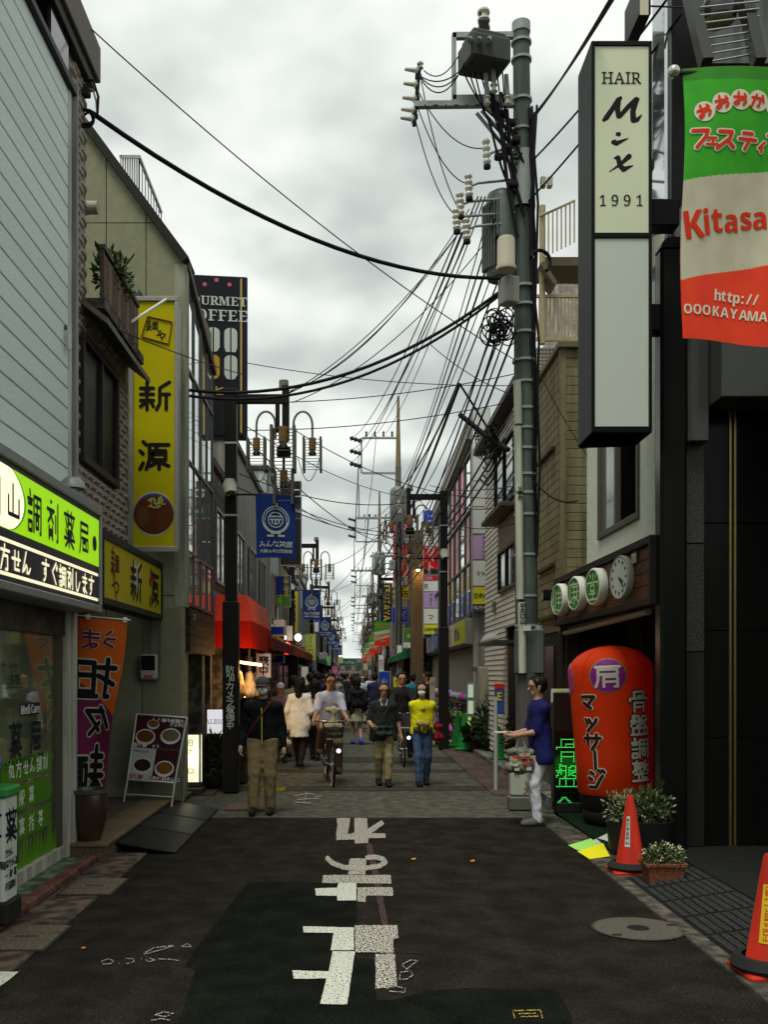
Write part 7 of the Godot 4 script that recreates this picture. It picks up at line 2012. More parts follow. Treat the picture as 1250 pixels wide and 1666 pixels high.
func build_wires() -> void:
	# thick service cables to the main pole
	wire("thick black cable sagging from the tiled house to the main pole", W(150, 184, 9.7), W(832, 452, 13.5), 0.46, 0.026)
	wire("upper of two thick cables from the glass front to the main pole", W(298, 634, 13.2), W(838, 456, 13.5), 0.52, 0.024)
	wire("lower of two thick cables from the glass front to the main pole", W(298, 643, 13.2), W(836, 462, 13.5), 0.56, 0.02)
	var cl := thing("cable_coil", "coil of black cable at the tiled house corner", "cable coil", W(143, 190, 9.7))
	for k in 4: part(cl, "loop", MB.new().torus(V(0.0 - 0.02 * k, 0.02 * (k % 2) - 0.02, 0.0), V(0.3 * (k - 1), 0.2, 1).normalized(), 0.07 + 0.012 * k, 0.011, 20, 6), mt(0.012, 0.012, 0.013, 0.6))
	part(cl, "clamp", MB.new().box(V(-0.03, 0.24, 0), V(0.1, 0.09, 0.08), 0.01).rod(V(-0.1, 0.3, 0), V(0.0, 0.3, 0), 0.02), mt(0.03, 0.03, 0.035))
	part(cl, "lead", MB.new().tube([V(-0.12, 0.36, 0), V(0.05, 0.36, 0), V(0.1, 0.2, 0), V(0.09, 0.02, 0)], 0.014, 6), mt(0.012, 0.012, 0.013, 0.6))
	part(cl, "lead", MB.new().tube([V(-0.05, 0.3, 0), V(0.05, 0.26, 0), V(0.08, 0.15, 0), V(0.09, 0.02, 0)], 0.01, 6), mt(0.3, 0.28, 0.22, 0.6))
	var a := "thin overhead wire crossing the street from the main pole"
	for q in [[138, 38, 9.6, 842, 588, 13.6, 0.2], [395, 655, 14.4, 858, 604, 13.8, 0.12], [395, 700, 14.4, 858, 648, 13.8, 0.12], [110, 500, 9.3, 398, 610, 14.4, 0.05], [470, 640, 14.4, 770, 345, 13.5, 0.35], [472, 636, 14.4, 764, 340, 13.5, 0.42], [468, 640, 14.4, 752, 372, 13.5, 0.25], [476, 655, 14.4, 790, 395, 13.4, 0.3], [395, 690, 14.4, 700, 810, 25, 0.3], [480, 700, 14.4, 830, 810, 17, 0.3], [700, 560, 16, 850, 648, 13.8, 0.1], [398, 590, 16.3, 1000, 620, 16, 0.2]]:
		wire(a, W(q[0], q[1], q[2]), W(q[3], q[4], q[5]), q[6], 0.007)
	for k in 9: wire("slack cable of the dense bundle leaving the main pole", W(800 + 5 * k, 330 + 26 * k, 13.4), V(1.9 - 0.35 * (k % 5), 9.4 - 0.42 * k, -40 - 5 * (k % 3)), 0.5 + 0.13 * k, 0.009 + 0.004 * (k % 3))
	# from the main pole away along the street
	a = "overhead wire running along the street between utility poles"
	var P2 := V(1.83, 0, -40)
	for k in 3:
		wire(a, W([752, 757, 745][k], [378, 395, 380][k], 13.4), P2 + V(-1.9, 10.3 + 0.5 * k, 0), 0.5, 0.011)
		wire(a, W([800, 812, 806][k], [548, 552, 556][k], 13.4), P2 + V(-0.3 + 0.2 * k, 8.3 - 0.4 * k, 0), 0.9 + 0.1 * k, 0.011)
	for k in 3: wire(a, W(778 + 6 * k, 320, 13.4), P2 + V(-1.2 + 0.35 * k, 11.5, 0), 0.35, 0.01)
	# bent pipe mast on the white house and its cables
	var ms := thing("cable_mast", "bent dark pipe mast with cables on the white house", "cable mast", W(805, 690, 17.5))
	var bk := mt(0.012, 0.012, 0.013, 0.6)
	wpart(ms, "pipe", MB.new().tube([W(748, 674, 17.5), W(790, 708, 17.3), W(828, 732, 16.9)], 0.045, 8), bk)
	wpart(ms, "strut", MB.new().tube([W(748, 624, 17.5), W(790, 690, 17.3), W(800, 712, 17.0)], 0.022, 6), bk)
	for k in 7: wpart(ms, "cable_bundle", cable(MB.new(), W(800 + 3 * k, 690 + 6 * k, 17), W(795 - 2 * k, 720 + 10 * k, 18.5), 0.15 + 0.03 * k, 0.018, 10), bk)
	for k in 6: wpart(ms, "cable_loop", MB.new().torus(W(785 + 6 * k, 740 - 2 * k, 17.6), V(0.3, 0.1 * k, 1).normalized(), 0.08 + 0.02 * (k % 3), 0.009, 14, 4), bk)
	wire("heavy cable from the bent pipe mast down the street", W(748, 625, 17.5), V(1.0, 8.2, -62), 0.9, 0.03)
	wire("heavy cable from the bent pipe mast to the concrete pole", W(748, 625, 17.5), P2 + V(-0.2, 9.1, 0), 0.4, 0.022)
	for k in 3: wire(a, W(822, 690 + 24 * k, 17.0), V(2.1 - 0.3 * k, 7.0 - 0.5 * k, -62), 0.6, 0.022)
	for k in 3: wire("slack wire looping over the white house and the clinic signs", W(700 - 12 * k, 790 + 8 * k, 26), W(842, 790 + 30 * k, 16.2), 0.1 + 0.15 * k, 0.009)
	wire("thin wire down past the brown house to the salon sign", W(872, 595, 13.8), W(955, 740, 13.0), 0.05, 0.007)
	wire("black service wire hooked between the pole and the ribbed cladding", W(868, 780, 13.6), W(940, 815, 13.0), 0.12, 0.012)
	# from the main pole up past the salon sign
	for q in [[862, 195, 13.6, 1010, -20, 8.0], [862, 200, 13.6, 1005, -22, 8.0], [866, 262, 13.6, 1085, 0, 9.2], [858, 330, 13.6, 1110, 22, 9.4]]:
		wire("overhead wire rising from the main pole past the salon sign", W(q[0], q[1], q[2]), W(q[3], q[4], q[5]), 0.06, 0.013)
	# pole to pole
	var pp := [P2, V(1.65, 0, -62), V(1.75, 0, -88), V(1.7, 0, -116), V(1.65, 0, -144), V(1.6, 0, -172)]
	for k in pp.size() - 1:
		a = "overhead wire strung between %s" % ["the wooden tipped pole and the transformer pole", "the transformer pole and the pole beyond it", "two poles beyond the navy sign", "two poles past the crowd", "the last two poles"][k]
		for j in 7:
			var o := V([-1.6, -1.6, -0.9, -0.5, 0.1, -1.2, 0.2][j], [10.2, 10.9, 11.4, 8.2, 7.6, 8.2, 6.6][j], 0)
			wire(a, pp[k] + o, pp[k + 1] + o + V(0, -0.15, 0), 0.4 + 0.12 * (j % 4), 0.014 if j < 3 else 0.026)
	# side wires from the poles to houses across the street
	a = "sagging house wire crossing over the shopping street"
	for q in [[P2 + V(-0.2, 8, 0), V(-2.2, 6.5, -24), 0.8], [P2 + V(-0.5, 7.8, 0), V(-2.2, 5.4, -33), 0.7], [P2 + V(-0.6, 7.6, 0), V(-2.2, 4.9, -46), 0.5], [pp[1] + V(-0.4, 8.6, 0), V(-2.2, 5.2, -40), 0.7], [pp[1] + V(-0.4, 8.2, 0), V(-2.2, 4.8, -52), 0.8], [pp[1] + V(-0.4, 7.8, 0), V(-2.2, 5.6, -70), 0.6], [pp[2] + V(-0.4, 8.4, 0), V(-2.2, 5.2, -60), 0.8], [pp[2] + V(-0.4, 7.6, 0), V(-2.2, 5.0, -80), 0.6], [pp[3] + V(-0.4, 8.2, 0), V(-2.2, 5.5, -90), 0.8], [V(-2.2, 5.6, -19), V(2.7, 6.6, -26), 0.5], [V(-2.2, 5.9, -22), V(2.7, 6.2, -30), 0.5], [V(-2.15, 4.9, -16), W(700, 870, 33), 0.4], [V(-1.79, 5.4, -14.4), P2 + V(0, 7, 0), 0.5]]: wire(a, q[0], q[1], q[2], 0.011)

func block(sg: float, d0: float, d1: float, X: float, H: float, m: Material, label: String, aw: Color, boards := false) -> Node3D:
	var b := thing("shop_house", label, "building", V(X, 0, -d0), "houses along the shopping street")
	var g := RandomNumberGenerator.new()
	g.seed = int(d0 * 13 + sg)
	var far := X + sg * 6.0
	wb(b, "wall", V(X, 2.7, -d0), V(far, H, -d1 + 0.02), m)
	wb(b, "parapet", V(X - sg * 0.06, H, -d0 + 0.03), V(far, H + 0.14, -d1 + 0.03), mt(0.12, 0.115, 0.105, 0.7, "concrete"), 0.01)
	wb(b, "shop_interior", V(X + sg * 0.9, 0.06, -d0), V(far, 2.7, -d1 + 0.02), mt(0.10, 0.085, 0.065, 0.8, "wood"))
	wb(b, "shop_ceiling", V(X, 2.6, -d0), V(X + sg * 0.9, 2.7, -d1 + 0.02), mt(0.1, 0.1, 0.09))
	for z in [d0, d1 - 0.32]: wb(b, "pillar", V(X, 0.05, -z), V(X + sg * 0.3, 2.6, -z - 0.3), mt(0.16, 0.15, 0.13, 0.8, "concrete"), 0.01)
	if boards:
		for k in int((H - 2.75) / 0.2): wb(b, "siding_board", V(X - sg * 0.025, 2.75 + k * 0.2, -d0), V(X, 2.75 + k * 0.2 + 0.19, -d1 + 0.05), mt(0.10 + 0.012 * (k % 3), 0.085 + 0.01 * (k % 3), 0.072, 0.7, "streak"), 0.006)
	var y := 3.3
	while y + 1.3 < H:
		var n := clampi(int((d1 - d0) / 2.2), 1, 4)
		for k in n:
			var z := lerpf(d0, d1, (k + 0.5) / n)
			var w := wb(b, "window", V(X - sg * 0.03, y, -z + 0.6), V(X - sg * 0.012, y + 1.15, -z - 0.6), mt(0.05, 0.06, 0.065, 0.06))
			part(w, "frame", MB.new().span(V(X - sg * 0.06, y - 0.05, -z + 0.65), V(X - sg * 0.02, y, -z - 0.65)).span(V(X - sg * 0.06, y + 1.15, -z + 0.65), V(X - sg * 0.02, y + 1.2, -z - 0.65)).span(V(X - sg * 0.06, y, -z + 0.65), V(X - sg * 0.02, y + 1.15, -z + 0.6)).span(V(X - sg * 0.06, y, -z - 0.6), V(X - sg * 0.02, y + 1.15, -z - 0.65)).span(V(X - sg * 0.05, y, -z + 0.025), V(X - sg * 0.031, y + 1.15, -z - 0.025)), mt(0.3, 0.3, 0.28, 0.4, "metal", 0.3))
			if g.randf() < 0.4: wb(b, "air_conditioner", V(X - sg * 0.35, y - 0.55, -z + 0.4), V(X - sg * 0.02, y - 0.08, -z - 0.4), mt(0.5, 0.5, 0.46, 0.6), 0.02)
		y += 2.5
	wb(b, "drain_pipe", V(X - sg * 0.09, 2.7, -d0 - 0.1), V(X - sg * 0.01, H, -d0 - 0.18), mt(0.3, 0.29, 0.26, 0.6))
	wb(b, "shop_window", V(X + sg * 0.6, 0.1, -d0 - 0.4), V(X + sg * 0.62, 2.2, -d1 + 0.4), mt(0.06, 0.055, 0.05, 0.08))
	if aw.a > 0.0:
		var f := MB.new()
		var e := X - sg * 0.75
		f.out([V(X, 2.85, -d0 - 0.2), V(e, 2.42, -d0 - 0.2), V(e, 2.42, -d1 + 0.2), V(X, 2.85, -d1 + 0.2)], V(X, 0, -d0))
		f.out([V(e, 2.42, -d0 - 0.2), V(e, 2.2, -d0 - 0.2), V(e, 2.2, -d1 + 0.2), V(e, 2.42, -d1 + 0.2)], V(X, 2.3, -d0))
		f.out([V(X, 2.85, -d0 - 0.2), V(e, 2.42, -d0 - 0.2), V(e, 2.2, -d0 - 0.2), V(X, 2.4, -d0 - 0.2)], V(X, 2.3, -d1))
		wpart(b, "awning", f, mt(aw.r, aw.g, aw.b, 0.8, "cloth"))
	else: wb(b, "fascia", V(X - sg * 0.1, 2.45, -d0 - 0.1), V(X - sg * 0.002, 3.05, -d1 + 0.1), mt(g.randf_range(0.1, 0.5), g.randf_range(0.1, 0.45), g.randf_range(0.08, 0.4), 0.5), 0.01)
	return b
func lit(label: String, at: Vector3, shape: MB, c: Color, e: float, power: float, called := "shop_lamp") -> void:
	var t := thing(called, label, "lamp", at)
	part(t, "bulb", shape, glow(c.r, c.g, c.b, e))
	var l := OmniLight3D.new()
	l.name = "bulb_light"
	l.light_energy = power
	l.light_color = c.linear_to_srgb()
	l.light_size = 0.15
	l.shadow_enabled = true
	l.position = V(0.0, -0.12, 0.0)
	t.add_child(l)

func build_far() -> void:
	var none := Color(0, 0, 0, 0)
	var wl := [mt(0.30, 0.30, 0.27, 0.8, "streak"), mt(0.44, 0.48, 0.48, 0.7, "streak"), mt(0.38, 0.35, 0.28, 0.8, "wall"), mt(0.55, 0.54, 0.49, 0.8, "streak"), mt(0.24, 0.21, 0.17, 0.8, "wall")]
	block(-1, 15.3, 18.3, -2.3, 5.1, wl[4], "house with dark brown boards above the red awning", none, true)
	var cb := block(-1, 18.3, 25.5, -2.28, 6.1, wl[0], "grey concrete block house beyond the brown boards", Color(0.16, 0.02, 0.015, 1))
	for j in 8:
		for k in 6: wb(cb, "block", V(-2.9 + k * 0.1, 2.75 + j * 0.3, -18.3), V(-2.9 + k * 0.1 + 0.095, 2.75 + j * 0.3 + 0.29, -18.27), mt(0.22, 0.2, 0.17, 0.9, "stone"))
	block(-1, 25.5, 29.6, -2.25, 7.0, wl[1], "tall pale blue grey house behind the golf school sign", none)
	block(-1, 29.6, 40, -2.25, 5.2, wl[2], "low cream shop house with a long awning", Color(0.2, 0.06, 0.03, 1))
	block(-1, 40, 52, -2.25, 5.6, wl[3], "white shop house with rooftop equipment", none)
	block(-1, 52, 66, -2.25, 5.9, wl[0], "grey shop house past the white one", Color(0.03, 0.12, 0.05, 1))
	block(-1, 66, 84, -2.25, 5.6, wl[2], "cream shop house by the green arch sign", none)
	block(-1, 84, 112, -2.25, 6.4, wl[3], "white block far along the street, blue banner side", none)
	block(-1, 112, 150, -2.25, 7.0, wl[0], "grey block at the far end, blue banner side", none)
	block(1, 37.3, 46, 2.35, 6.4, wl[4], "brown shop house behind the pink sign", Color(0.03, 0.16, 0.06, 1))
	block(1, 46, 58, 2.3, 6.0, wl[2], "cream shop house behind the navy sign", none)
	block(1, 58, 72, 2.3, 6.6, wl[0], "grey shop house beside the transformer pole", Color(0.25, 0.05, 0.03, 1))
	block(1, 72, 92, 2.3, 6.0, wl[3], "white shop house beside the festival banners", none)
	block(1, 92, 120, 2.3, 7.0, wl[1], "pale blue block far along the street, festival banner side", none)
	block(1, 120, 165, 2.3, 7.6, wl[2], "cream block at the far end, festival banner side", none)
	var bh := thing("crossing_building", "cream apartment block facing the stop marking from across the crossing", "building", V(0, 0, 32))
	wb(bh, "wall", V(-24, 0, 32), V(24, 8, 39), wl[2])
	for k in 15: wb(bh, "window", V(-20 + (k % 15) * 2.7, 3.6 + (k / 15) * 3.2, 31.9), V(-18.6 + (k % 15) * 2.7, 5.4 + (k / 15) * 3.2, 32), mt(0.05, 0.06, 0.065, 0.06))
	var en := thing("end_building", "pale apartment block closing the end of the street", "building", V(0, 0, -175))
	wb(en, "wall", V(-30, 0, -176), V(30, 4.4, -186), wl[4])
	for k in 12: wb(en, "window", V(-11 + k * 1.9, 2.4, -175.9), V(-10 + k * 1.9, 3.6, -176), mt(0.05, 0.06, 0.065, 0.06))
	# rooftop kit on the white house
	for k in 5:
		var ac := thing("roof_unit", "grey rooftop air unit on the white shop house, %s in the row" % ["one end", "second", "middle", "fourth", "other end"][k], "air unit", V(-2.6 - 0.3 * (k % 2), 5.74, -41.5 - k * 2))
		part(ac, "case", MB.new().box(V(0, 0.5, 0), V(0.5, 1.0 + 0.3 * (k % 2), 0.8), 0.03), mt(0.33, 0.33, 0.3, 0.6, "metal"))
		part(ac, "fan", MB.new().torus(V(0.0, 0.6, 0.41), V(0, 0, 1), 0.28, 0.03, 20, 5), mt(0.05, 0.05, 0.05))
	# black coffee sign
	var d := 16.4
	var s := thing("coffee_sign", "tall black coffee shop sign with white letters and pink dots", "sign", V(XX(350, d), 5.7, -d))
	var bk := mt(0.014, 0.016, 0.022, 0.4)
	s.rotation.y = 0.12
	var w := 105 * d / FOC
	var h := 262 * d / FOC
	part(s, "case", MB.new().box(V(0, h / 2, -0.15), V(w, h, 0.3), 0.02), bk)
	part(s, "gold_strip", MB.new().box(V(w * 0.40, h / 2, 0.003), V(0.03, h * 0.97, 0.008)), mt(0.5, 0.36, 0.12, 0.4))
	for q in [[-0.36, 0.965], [-0.16, 0.94], [0.22, 0.945], [0.02, 0.97]]: part(s, "pink_dot", disc(V(q[0] * w, q[1] * h, 0.004), V(0, 0, 1), 0.035, 0.035, 16), mt(0.6, 0.12, 0.2, 0.6))
	var wt := mt(0.55, 0.58, 0.54, 0.5)
	latin(s, "lettering", "GOURMET", 0.15, wt, Transform3D(Basis.IDENTITY, V(-0.02, h * 0.84, 0.006)), "Droid Serif", 700)
	latin(s, "lettering", "COFFEE", 0.19, wt, Transform3D(Basis.IDENTITY, V(0.02, h * 0.75, 0.006)), "Droid Serif", 700)
	for k in 6:
		var x := -0.3 * w + (k % 3) * 0.27 * w
		var y := h * (0.60 if k < 3 else 0.43)
		for sd in [-1.0, 1.0]:
			var pl := PackedVector2Array()
			for j in 9:
				var a := PI * 0.5 * (j / 8.0)
				pl.append(Vector2(sd * (0.012 + 0.10 * sin(a) * 0.95), 0.12 + 0.09 * cos(a) * 0.9) if j > 0 else Vector2(sd * 0.012, 0.205))
			pl.append(Vector2(sd * 0.107, -0.12))
			if k % 3 != 2 or k > 2: pl.append_array([Vector2(sd * 0.07, -0.19), Vector2(sd * 0.012, -0.205)])
			else: pl.append_array([Vector2(sd * 0.08, -0.2), Vector2(sd * 0.012, -0.2)])
			var mb := MB.new()
			mb.T = Transform3D(Basis.IDENTITY, V(x, y, 0.0))
			mb.prism(pl, 0.002, 0.008)
			part(s, "logo_letter", mb, mt(0.5, 0.28, 0.04, 0.5) if k == 4 else wt)
	var kt := MB.new()
	text(kt, "コーヒー", V(-0.27 * w, h * 0.285, 0.006), EX, UP, 0.16, 0.16, false, 1.1)
	part(s, "lettering", kt, mt(0.5, 0.3, 0.06))
	part(s, "bracket", MB.new().box(V(-w * 0.7, h * 0.8, -0.15), V(w * 0.5, 0.1, 0.1)).box(V(-w * 0.7, h * 0.2, -0.15), V(w * 0.5, 0.1, 0.1)), bk)
	# red awning with fruit stall
	var aw := thing("red_awning", "bright coral red box awning over the fruit stall", "awning", V(-2.0, 2.14, -15.6))
	var ar := [Vector2(-2.9, 2.99), Vector2(-1.70, 2.99), Vector2(-1.61, 2.58), Vector2(-2.9, 2.58)]
	var mb2 := MB.new()
	var am: StandardMaterial3D = mt(0.85, 0.22, 0.13, 0.75, "cloth").duplicate()
	am.backlight_enabled = true
	am.backlight = Color(0.95, 0.5, 0.4)
	for k in 4:
		var A: Vector2 = ar[k]
		var C: Vector2 = ar[(k + 1) % 4]
		if k != 2: mb2.out([V(A.x, A.y, -15.62), V(C.x, C.y, -15.62), V(C.x, C.y, -19.2), V(A.x, A.y, -19.2)], V(-2.3, 2.8, -17))
	for z in [-15.62, -19.2]: mb2.out([V(-2.9, 2.99, z), V(-1.70, 2.99, z), V(-1.61, 2.58, z), V(-2.9, 2.58, z)], V(-2.3, 2.8, -17))
	wpart(aw, "canopy", mb2, am)
	var va := MB.new()
	for k in 22:
		var x0 := -2.9 + k * 0.0586
		va.face([V(x0, 2.14 + 0.012 * (k % 2), -15.62 + 0.01 * sin(k * 1.7)), V(x0 + 0.0586, 2.14 + 0.012 * ((k + 1) % 2), -15.62 + 0.01 * sin((k + 1) * 1.7)), V(x0 + 0.0586, 2.58, -15.61), V(x0, 2.58, -15.61)], V(0, 0, 1))
	for k in 40: va.face([V(-1.605 + 0.01 * sin(k * 1.9), 2.14, -15.62 - k * 0.0895), V(-1.605 + 0.01 * sin((k + 1) * 1.9), 2.14, -15.62 - (k + 1) * 0.0895), V(-1.61, 2.58, -15.62 - (k + 1) * 0.0895), V(-1.61, 2.58, -15.62 - k * 0.0895)], EX)
	var vm: StandardMaterial3D = mt(0.6, 0.05, 0.02, 0.75, "cloth").duplicate()
	vm.backlight_enabled = true
	vm.backlight = Color(0.9, 0.3, 0.2)
	wpart(aw, "valance", va, vm)
	letters(aw, "lettering", "口山店", V(-1.63, 2.8, -17.0), RT, 0.3, 0.1, mt(0.45, 0.4, 0.38), false, 1.6)
	var g := RandomNumberGenerator.new()
	g.seed = 44
	for k in 4:
		var st := thing("produce_stand", "tilted stand heaped with %s under the awnings" % ["oranges", "green produce", "packed snacks", "red fruit"][k], "stand", V(-2.05, 0.02, -16.2 - k * 1.9))
		part(st, "table", MB.new().box(V(0, 0.3, 0), V(0.7, 0.6, 1.4), 0.01), mt(0.10, 0.075, 0.05, 0.8, "wood"))
		var c: Color = [Color(0.5, 0.17, 0.02), Color(0.12, 0.22, 0.04), Color(0.4, 0.33, 0.2), Color(0.4, 0.04, 0.03)][k]
		for j in 28: part(st, "fruit" if k != 2 else "packet", MB.new().ball(V(-0.24 + (j % 4) * 0.16, 0.64 + 0.06 * ((j + j / 4) % 2), -0.58 + (j / 4) * 0.19), V(0.075, 0.07, 0.075), 8, 6), mt(c.r * (0.8 + 0.1 * (j % 4)), c.g * (0.8 + 0.1 * (j % 5)), c.b, 0.5))
	for k in 6:
		var hg := thing("hanging_goods", "%s hanging under the red awning" % ["brown paper bag", "cream cloth roll", "pink packet", "clear bag of buns", "white net bag", "green bundle"][k], "goods", V(-1.85 + 0.1 * (k % 2), 1.62, -15.9 - k * 0.7))
		part(hg, "body", nets([[V(0, 0.12, 0), V(0, -0.18, 0), 0.05, 0.12, 0.03]], 0.03, [], 0.03), mt([0.3, 0.45, 0.45, 0.4, 0.5, 0.1][k], [0.19, 0.4, 0.15, 0.36, 0.5, 0.2][k], [0.1, 0.3, 0.2, 0.3, 0.45, 0.06][k], 0.7))
		part(hg, "string", MB.new().rod(V(0, 0.12, 0), V(0, 0.55, 0), 0.005, 4), mt(0.3, 0.3, 0.3))
	lit("warm tube lamp under the red awning", W(404, 1078, 15.9), MB.new().rod(V(-0.22, 0.02, 0), V(0.22, -0.04, 0), 0.022, 8), Color(1.0, 0.55, 0.2), 3.0, 0.55, "tube_lamp")
	lit("small white lamp above the blue letter sign", W(485, 1037, 30), MB.new().ball(Vector3.ZERO, V(0.11, 0.11, 0.11), 12, 8), Color(1.0, 0.8, 0.6), 2.0, 0.2)
	lit("small warm lamp beside the blue letter sign", W(463, 1037, 26), MB.new().ball(Vector3.ZERO, V(0.05, 0.05, 0.05), 12, 8), Color(1.0, 0.75, 0.5), 3.0, 0.2)
	lit("red lantern beside the dark red awning", W(467, 1055, 26), MB.new().ball(Vector3.ZERO, V(0.12, 0.17, 0.12), 12, 8), Color(0.8, 0.03, 0.02), 1.2, 0.2, "red_lantern")
	lit("warm bulb inside the fruit stall", W(398, 1130, 17.2), MB.new().ball(Vector3.ZERO, V(0.05, 0.05, 0.05), 12, 8), Color(1.0, 0.6, 0.25), 3.0, 0.4)
	# shrubs by the lamp post
	plant("dark leafy shrub around the foot of the camera lamp post", V(-2.12, 0.06, -14.9), 0.2, 0.15, mt(0.06, 0.05, 0.04, 0.8), V(0.35, 0.38, 0.5), 900, 0.09, leaf_mat(0.035, 0.06, 0.02), "shrub")
	plant("low green shrub between the lamp post and the fruit stall", V(-1.95, 0.06, -15.5), 0.15, 0.12, mt(0.06, 0.05, 0.04, 0.8), V(0.25, 0.3, 0.3), 500, 0.09, leaf_mat(0.05, 0.085, 0.03), "shrub")
	var bp := thing("balcony_plants", "bushy green plants spilling over the balcony railing", "plant", V(LX, 6.05, -10.8))
	part(bp, "foliage", leaves(420, V(0.16, 0.22, 0.55), V(0.05, 0.0, 0.1), 0.085, 8), leaf_mat(0.07, 0.13, 0.03))
	part(bp, "stem", MB.new().tube([V(0.0, -0.5, 0), V(0.1, 0.1, 0), V(0.25, 0.3, 0)], 0.01, 5).tube([V(0.0, -0.5, 0.3), V(0.12, 0.15, 0.3)], 0.01, 5), mt(0.06, 0.05, 0.02))
	# street signs
	var cw := Color(0.55, 0.56, 0.54)
	var ink := Color(0.03, 0.03, 0.03)
	sign_stack("golf_school_sign", "navy and green hanging sign with yellow characters", 449, 472, 28, [[937, 968, Color(0.012, 0.025, 0.13), "大岡山駅前", Color(0.5, 0.45, 0.05), 7, true, 466], [968, 986, Color(0.05, 0.16, 0.02), "ゴルフ", Color(0.5, 0.5, 0.1), 6, true, 455]])
	sign_stack("yellow_tall_sign", "tall yellow and blue sign behind the second lamp post", 468, 484, 35, [[955, 962, Color(0.02, 0.03, 0.3)], [962, 1030, Color(0.5, 0.45, 0.02), "大山店口日", Color(0.02, 0.03, 0.25), 11, true]])
	var ka := sign_stack("blue_letter_sign", "blue sign with yellow upright letters by the dark awning", 441, 461, 22, [[1020, 1078, Color(0.008, 0.02, 0.22)]])
	latin(ka, "lettering", "KAL", 0.24, mt(0.5, 0.36, 0.04), Transform3D(Basis(Vector3(0, 0, 1), -PI / 2), W(452, 1052, 22) + V(0, 0, 0.01) - ka.position), "Droid Sans", 700)
	sign_stack("cleaning_sign", "lime green upright sign with red katakana", 497, 513, 36, [[1032, 1075, Color(0.30, 0.42, 0.08), "リ丨ニング", Color(0.5, 0.03, 0.06), 9, true], [1075, 1084, Color(0.05, 0.05, 0.05), "大口", cw, 6, false]])
	sign_stack("black_edge_sign", "black projecting sign with cream edge behind the blue banner", 456, 489, 20.5, [[783, 820, Color(0.02, 0.02, 0.022), "口", cw, 16, false, 484], [820, 842, Color(0.03, 0.03, 0.033), "日山", cw, 6, false, 484], [844, 918, Color(0.018, 0.018, 0.02), "一", cw, 12, false]])
	var mc := sign_stack("mourning_sign", "pale lilac hanging sign with two black brush characters", 418, 440, 17.6, [[1064, 1102, Color(0.42, 0.40, 0.55), "喪中", ink, 15, true]], 0.03)
	sign_stack("white_small_sign", "narrow white sign below the yellow tall sign", 460, 468, 33, [[988, 1012, cw, "口中", ink, 6, true]])
	sign_stack("white_flag", "white leaning shop flag by the crowd", 491, 501, 26, [[1085, 1122, cw, "口", Color(0.5, 0.5, 0.1), 6, true]], 0.02)
	sign_stack("green_arch_sign", "green lettered sign over the far street", 553, 580, 76, [[1072, 1082, Color(0.01, 0.12, 0.06), "大山大山", cw, 5, false]])
	sign_stack("pink_small_sign", "small pink sign beyond the blue banners", 541, 549, 60, [[1085, 1098, Color(0.5, 0.06, 0.2), "口", cw, 5, true]])
	sign_stack("blue_projecting_sign", "small blue projecting sign behind the far banners", 512, 518, 44, [[998, 1012, Color(0.01, 0.05, 0.4), "口", cw, 5, true], [1012, 1028, cw]])
	sign_stack("pink_tall_sign", "very tall pink and red sign with yellow foot", 641, 668, 41.5, [[821, 846, Color(0.62, 0.05, 0.18), "の", cw, 12, false, 655], [846, 890, Color(0.62, 0.06, 0.2), "ラ", cw, 18, false, 659], [890, 947, Color(0.55, 0.015, 0.012), "ゴリ", cw, 17, true, 659], [947, 975, Color(0.55, 0.32, 0.01), "出店", ink, 10, true, 659]])
	sign_stack("blue_wide_sign", "bright blue sign with yellow marks below the pink sign", 639, 663, 41, [[988, 1014, Color(0.01, 0.03, 0.5), "コヒニ", Color(0.45, 0.4, 0.1), 8, true, 658]])
	var ts := sign_stack("navy_letter_sign", "navy upright sign with yellow capital letters", 619, 638, 52, [[949, 1012, Color(0.012, 0.014, 0.05)]])
	latin(ts, "lettering", "TSUTAYA", 0.34, mt(0.55, 0.36, 0.02), Transform3D(Basis(Vector3(0, 0, 1), -PI / 2), W(629, 980, 52) + V(0, 0, 0.01) - ts.position), "Droid Sans", 700)
	sign_stack("seminar_sign", "white sign with green square by the brick tower", 657, 675, 36.9, [[1023, 1045, Color(0.06, 0.16, 0.02), "の", cw, 8, false], [1045, 1054, cw, "ニナル", ink, 4, false]])
	sign_stack("white_upright_sign", "white upright sign on the concrete pole", 647, 654, 38.5, [[1050, 1098, cw, "中大口日", ink, 6, true]])
	sign_stack("white_pole_board", "white board tied to the transformer pole", 617, 624, 50, [[1066, 1095, cw, "大口コ", ink, 5, true]])
	sign_stack("blue_shop_flag", "blue flag with white emblem near the rider", 617, 634, 34, [[1093, 1120, Color(0.012, 0.03, 0.25), "山", Color(0.3, 0.5, 0.2), 9, true]], 0.03)
	sign_stack("yellow_notice", "yellow notice on the concrete pole", 641, 651, 38, [[1102, 1118, Color(0.5, 0.48, 0.03), "大口", ink, 5, true]], 0.05)
	for k in 9:
		var x0: float = [508, 520, 531, 543, 551, 606, 598, 592, 600][k]
		var hh: float = [12, 10, 14, 8, 9, 16, 12, 10, 8][k]
		var yy: float = [1080, 1062, 1068, 1085, 1070, 1030, 1066, 1080, 1090][k]
		var cc := Color.from_hsv([0.6, 0.0, 0.33, 0.95, 0.15, 0.58, 0.03, 0.13, 0.9][k], [0.7, 0.0, 0.7, 0.8, 0.8, 0.8, 0.85, 0.8, 0.5][k], 0.45)
		sign_stack("projecting_sign", "small %s projecting sign deep in the street" % ["blue", "white", "green", "crimson", "mustard", "bright blue", "red", "orange", "pale pink"][k], x0, x0 + 6, [40, 48, 56, 66, 72, 58, 66, 78, 90][k], [[yy, yy + hh, cc, "口日", Color(0.5, 0.5, 0.48) if k != 1 else ink, 3.4, true]])

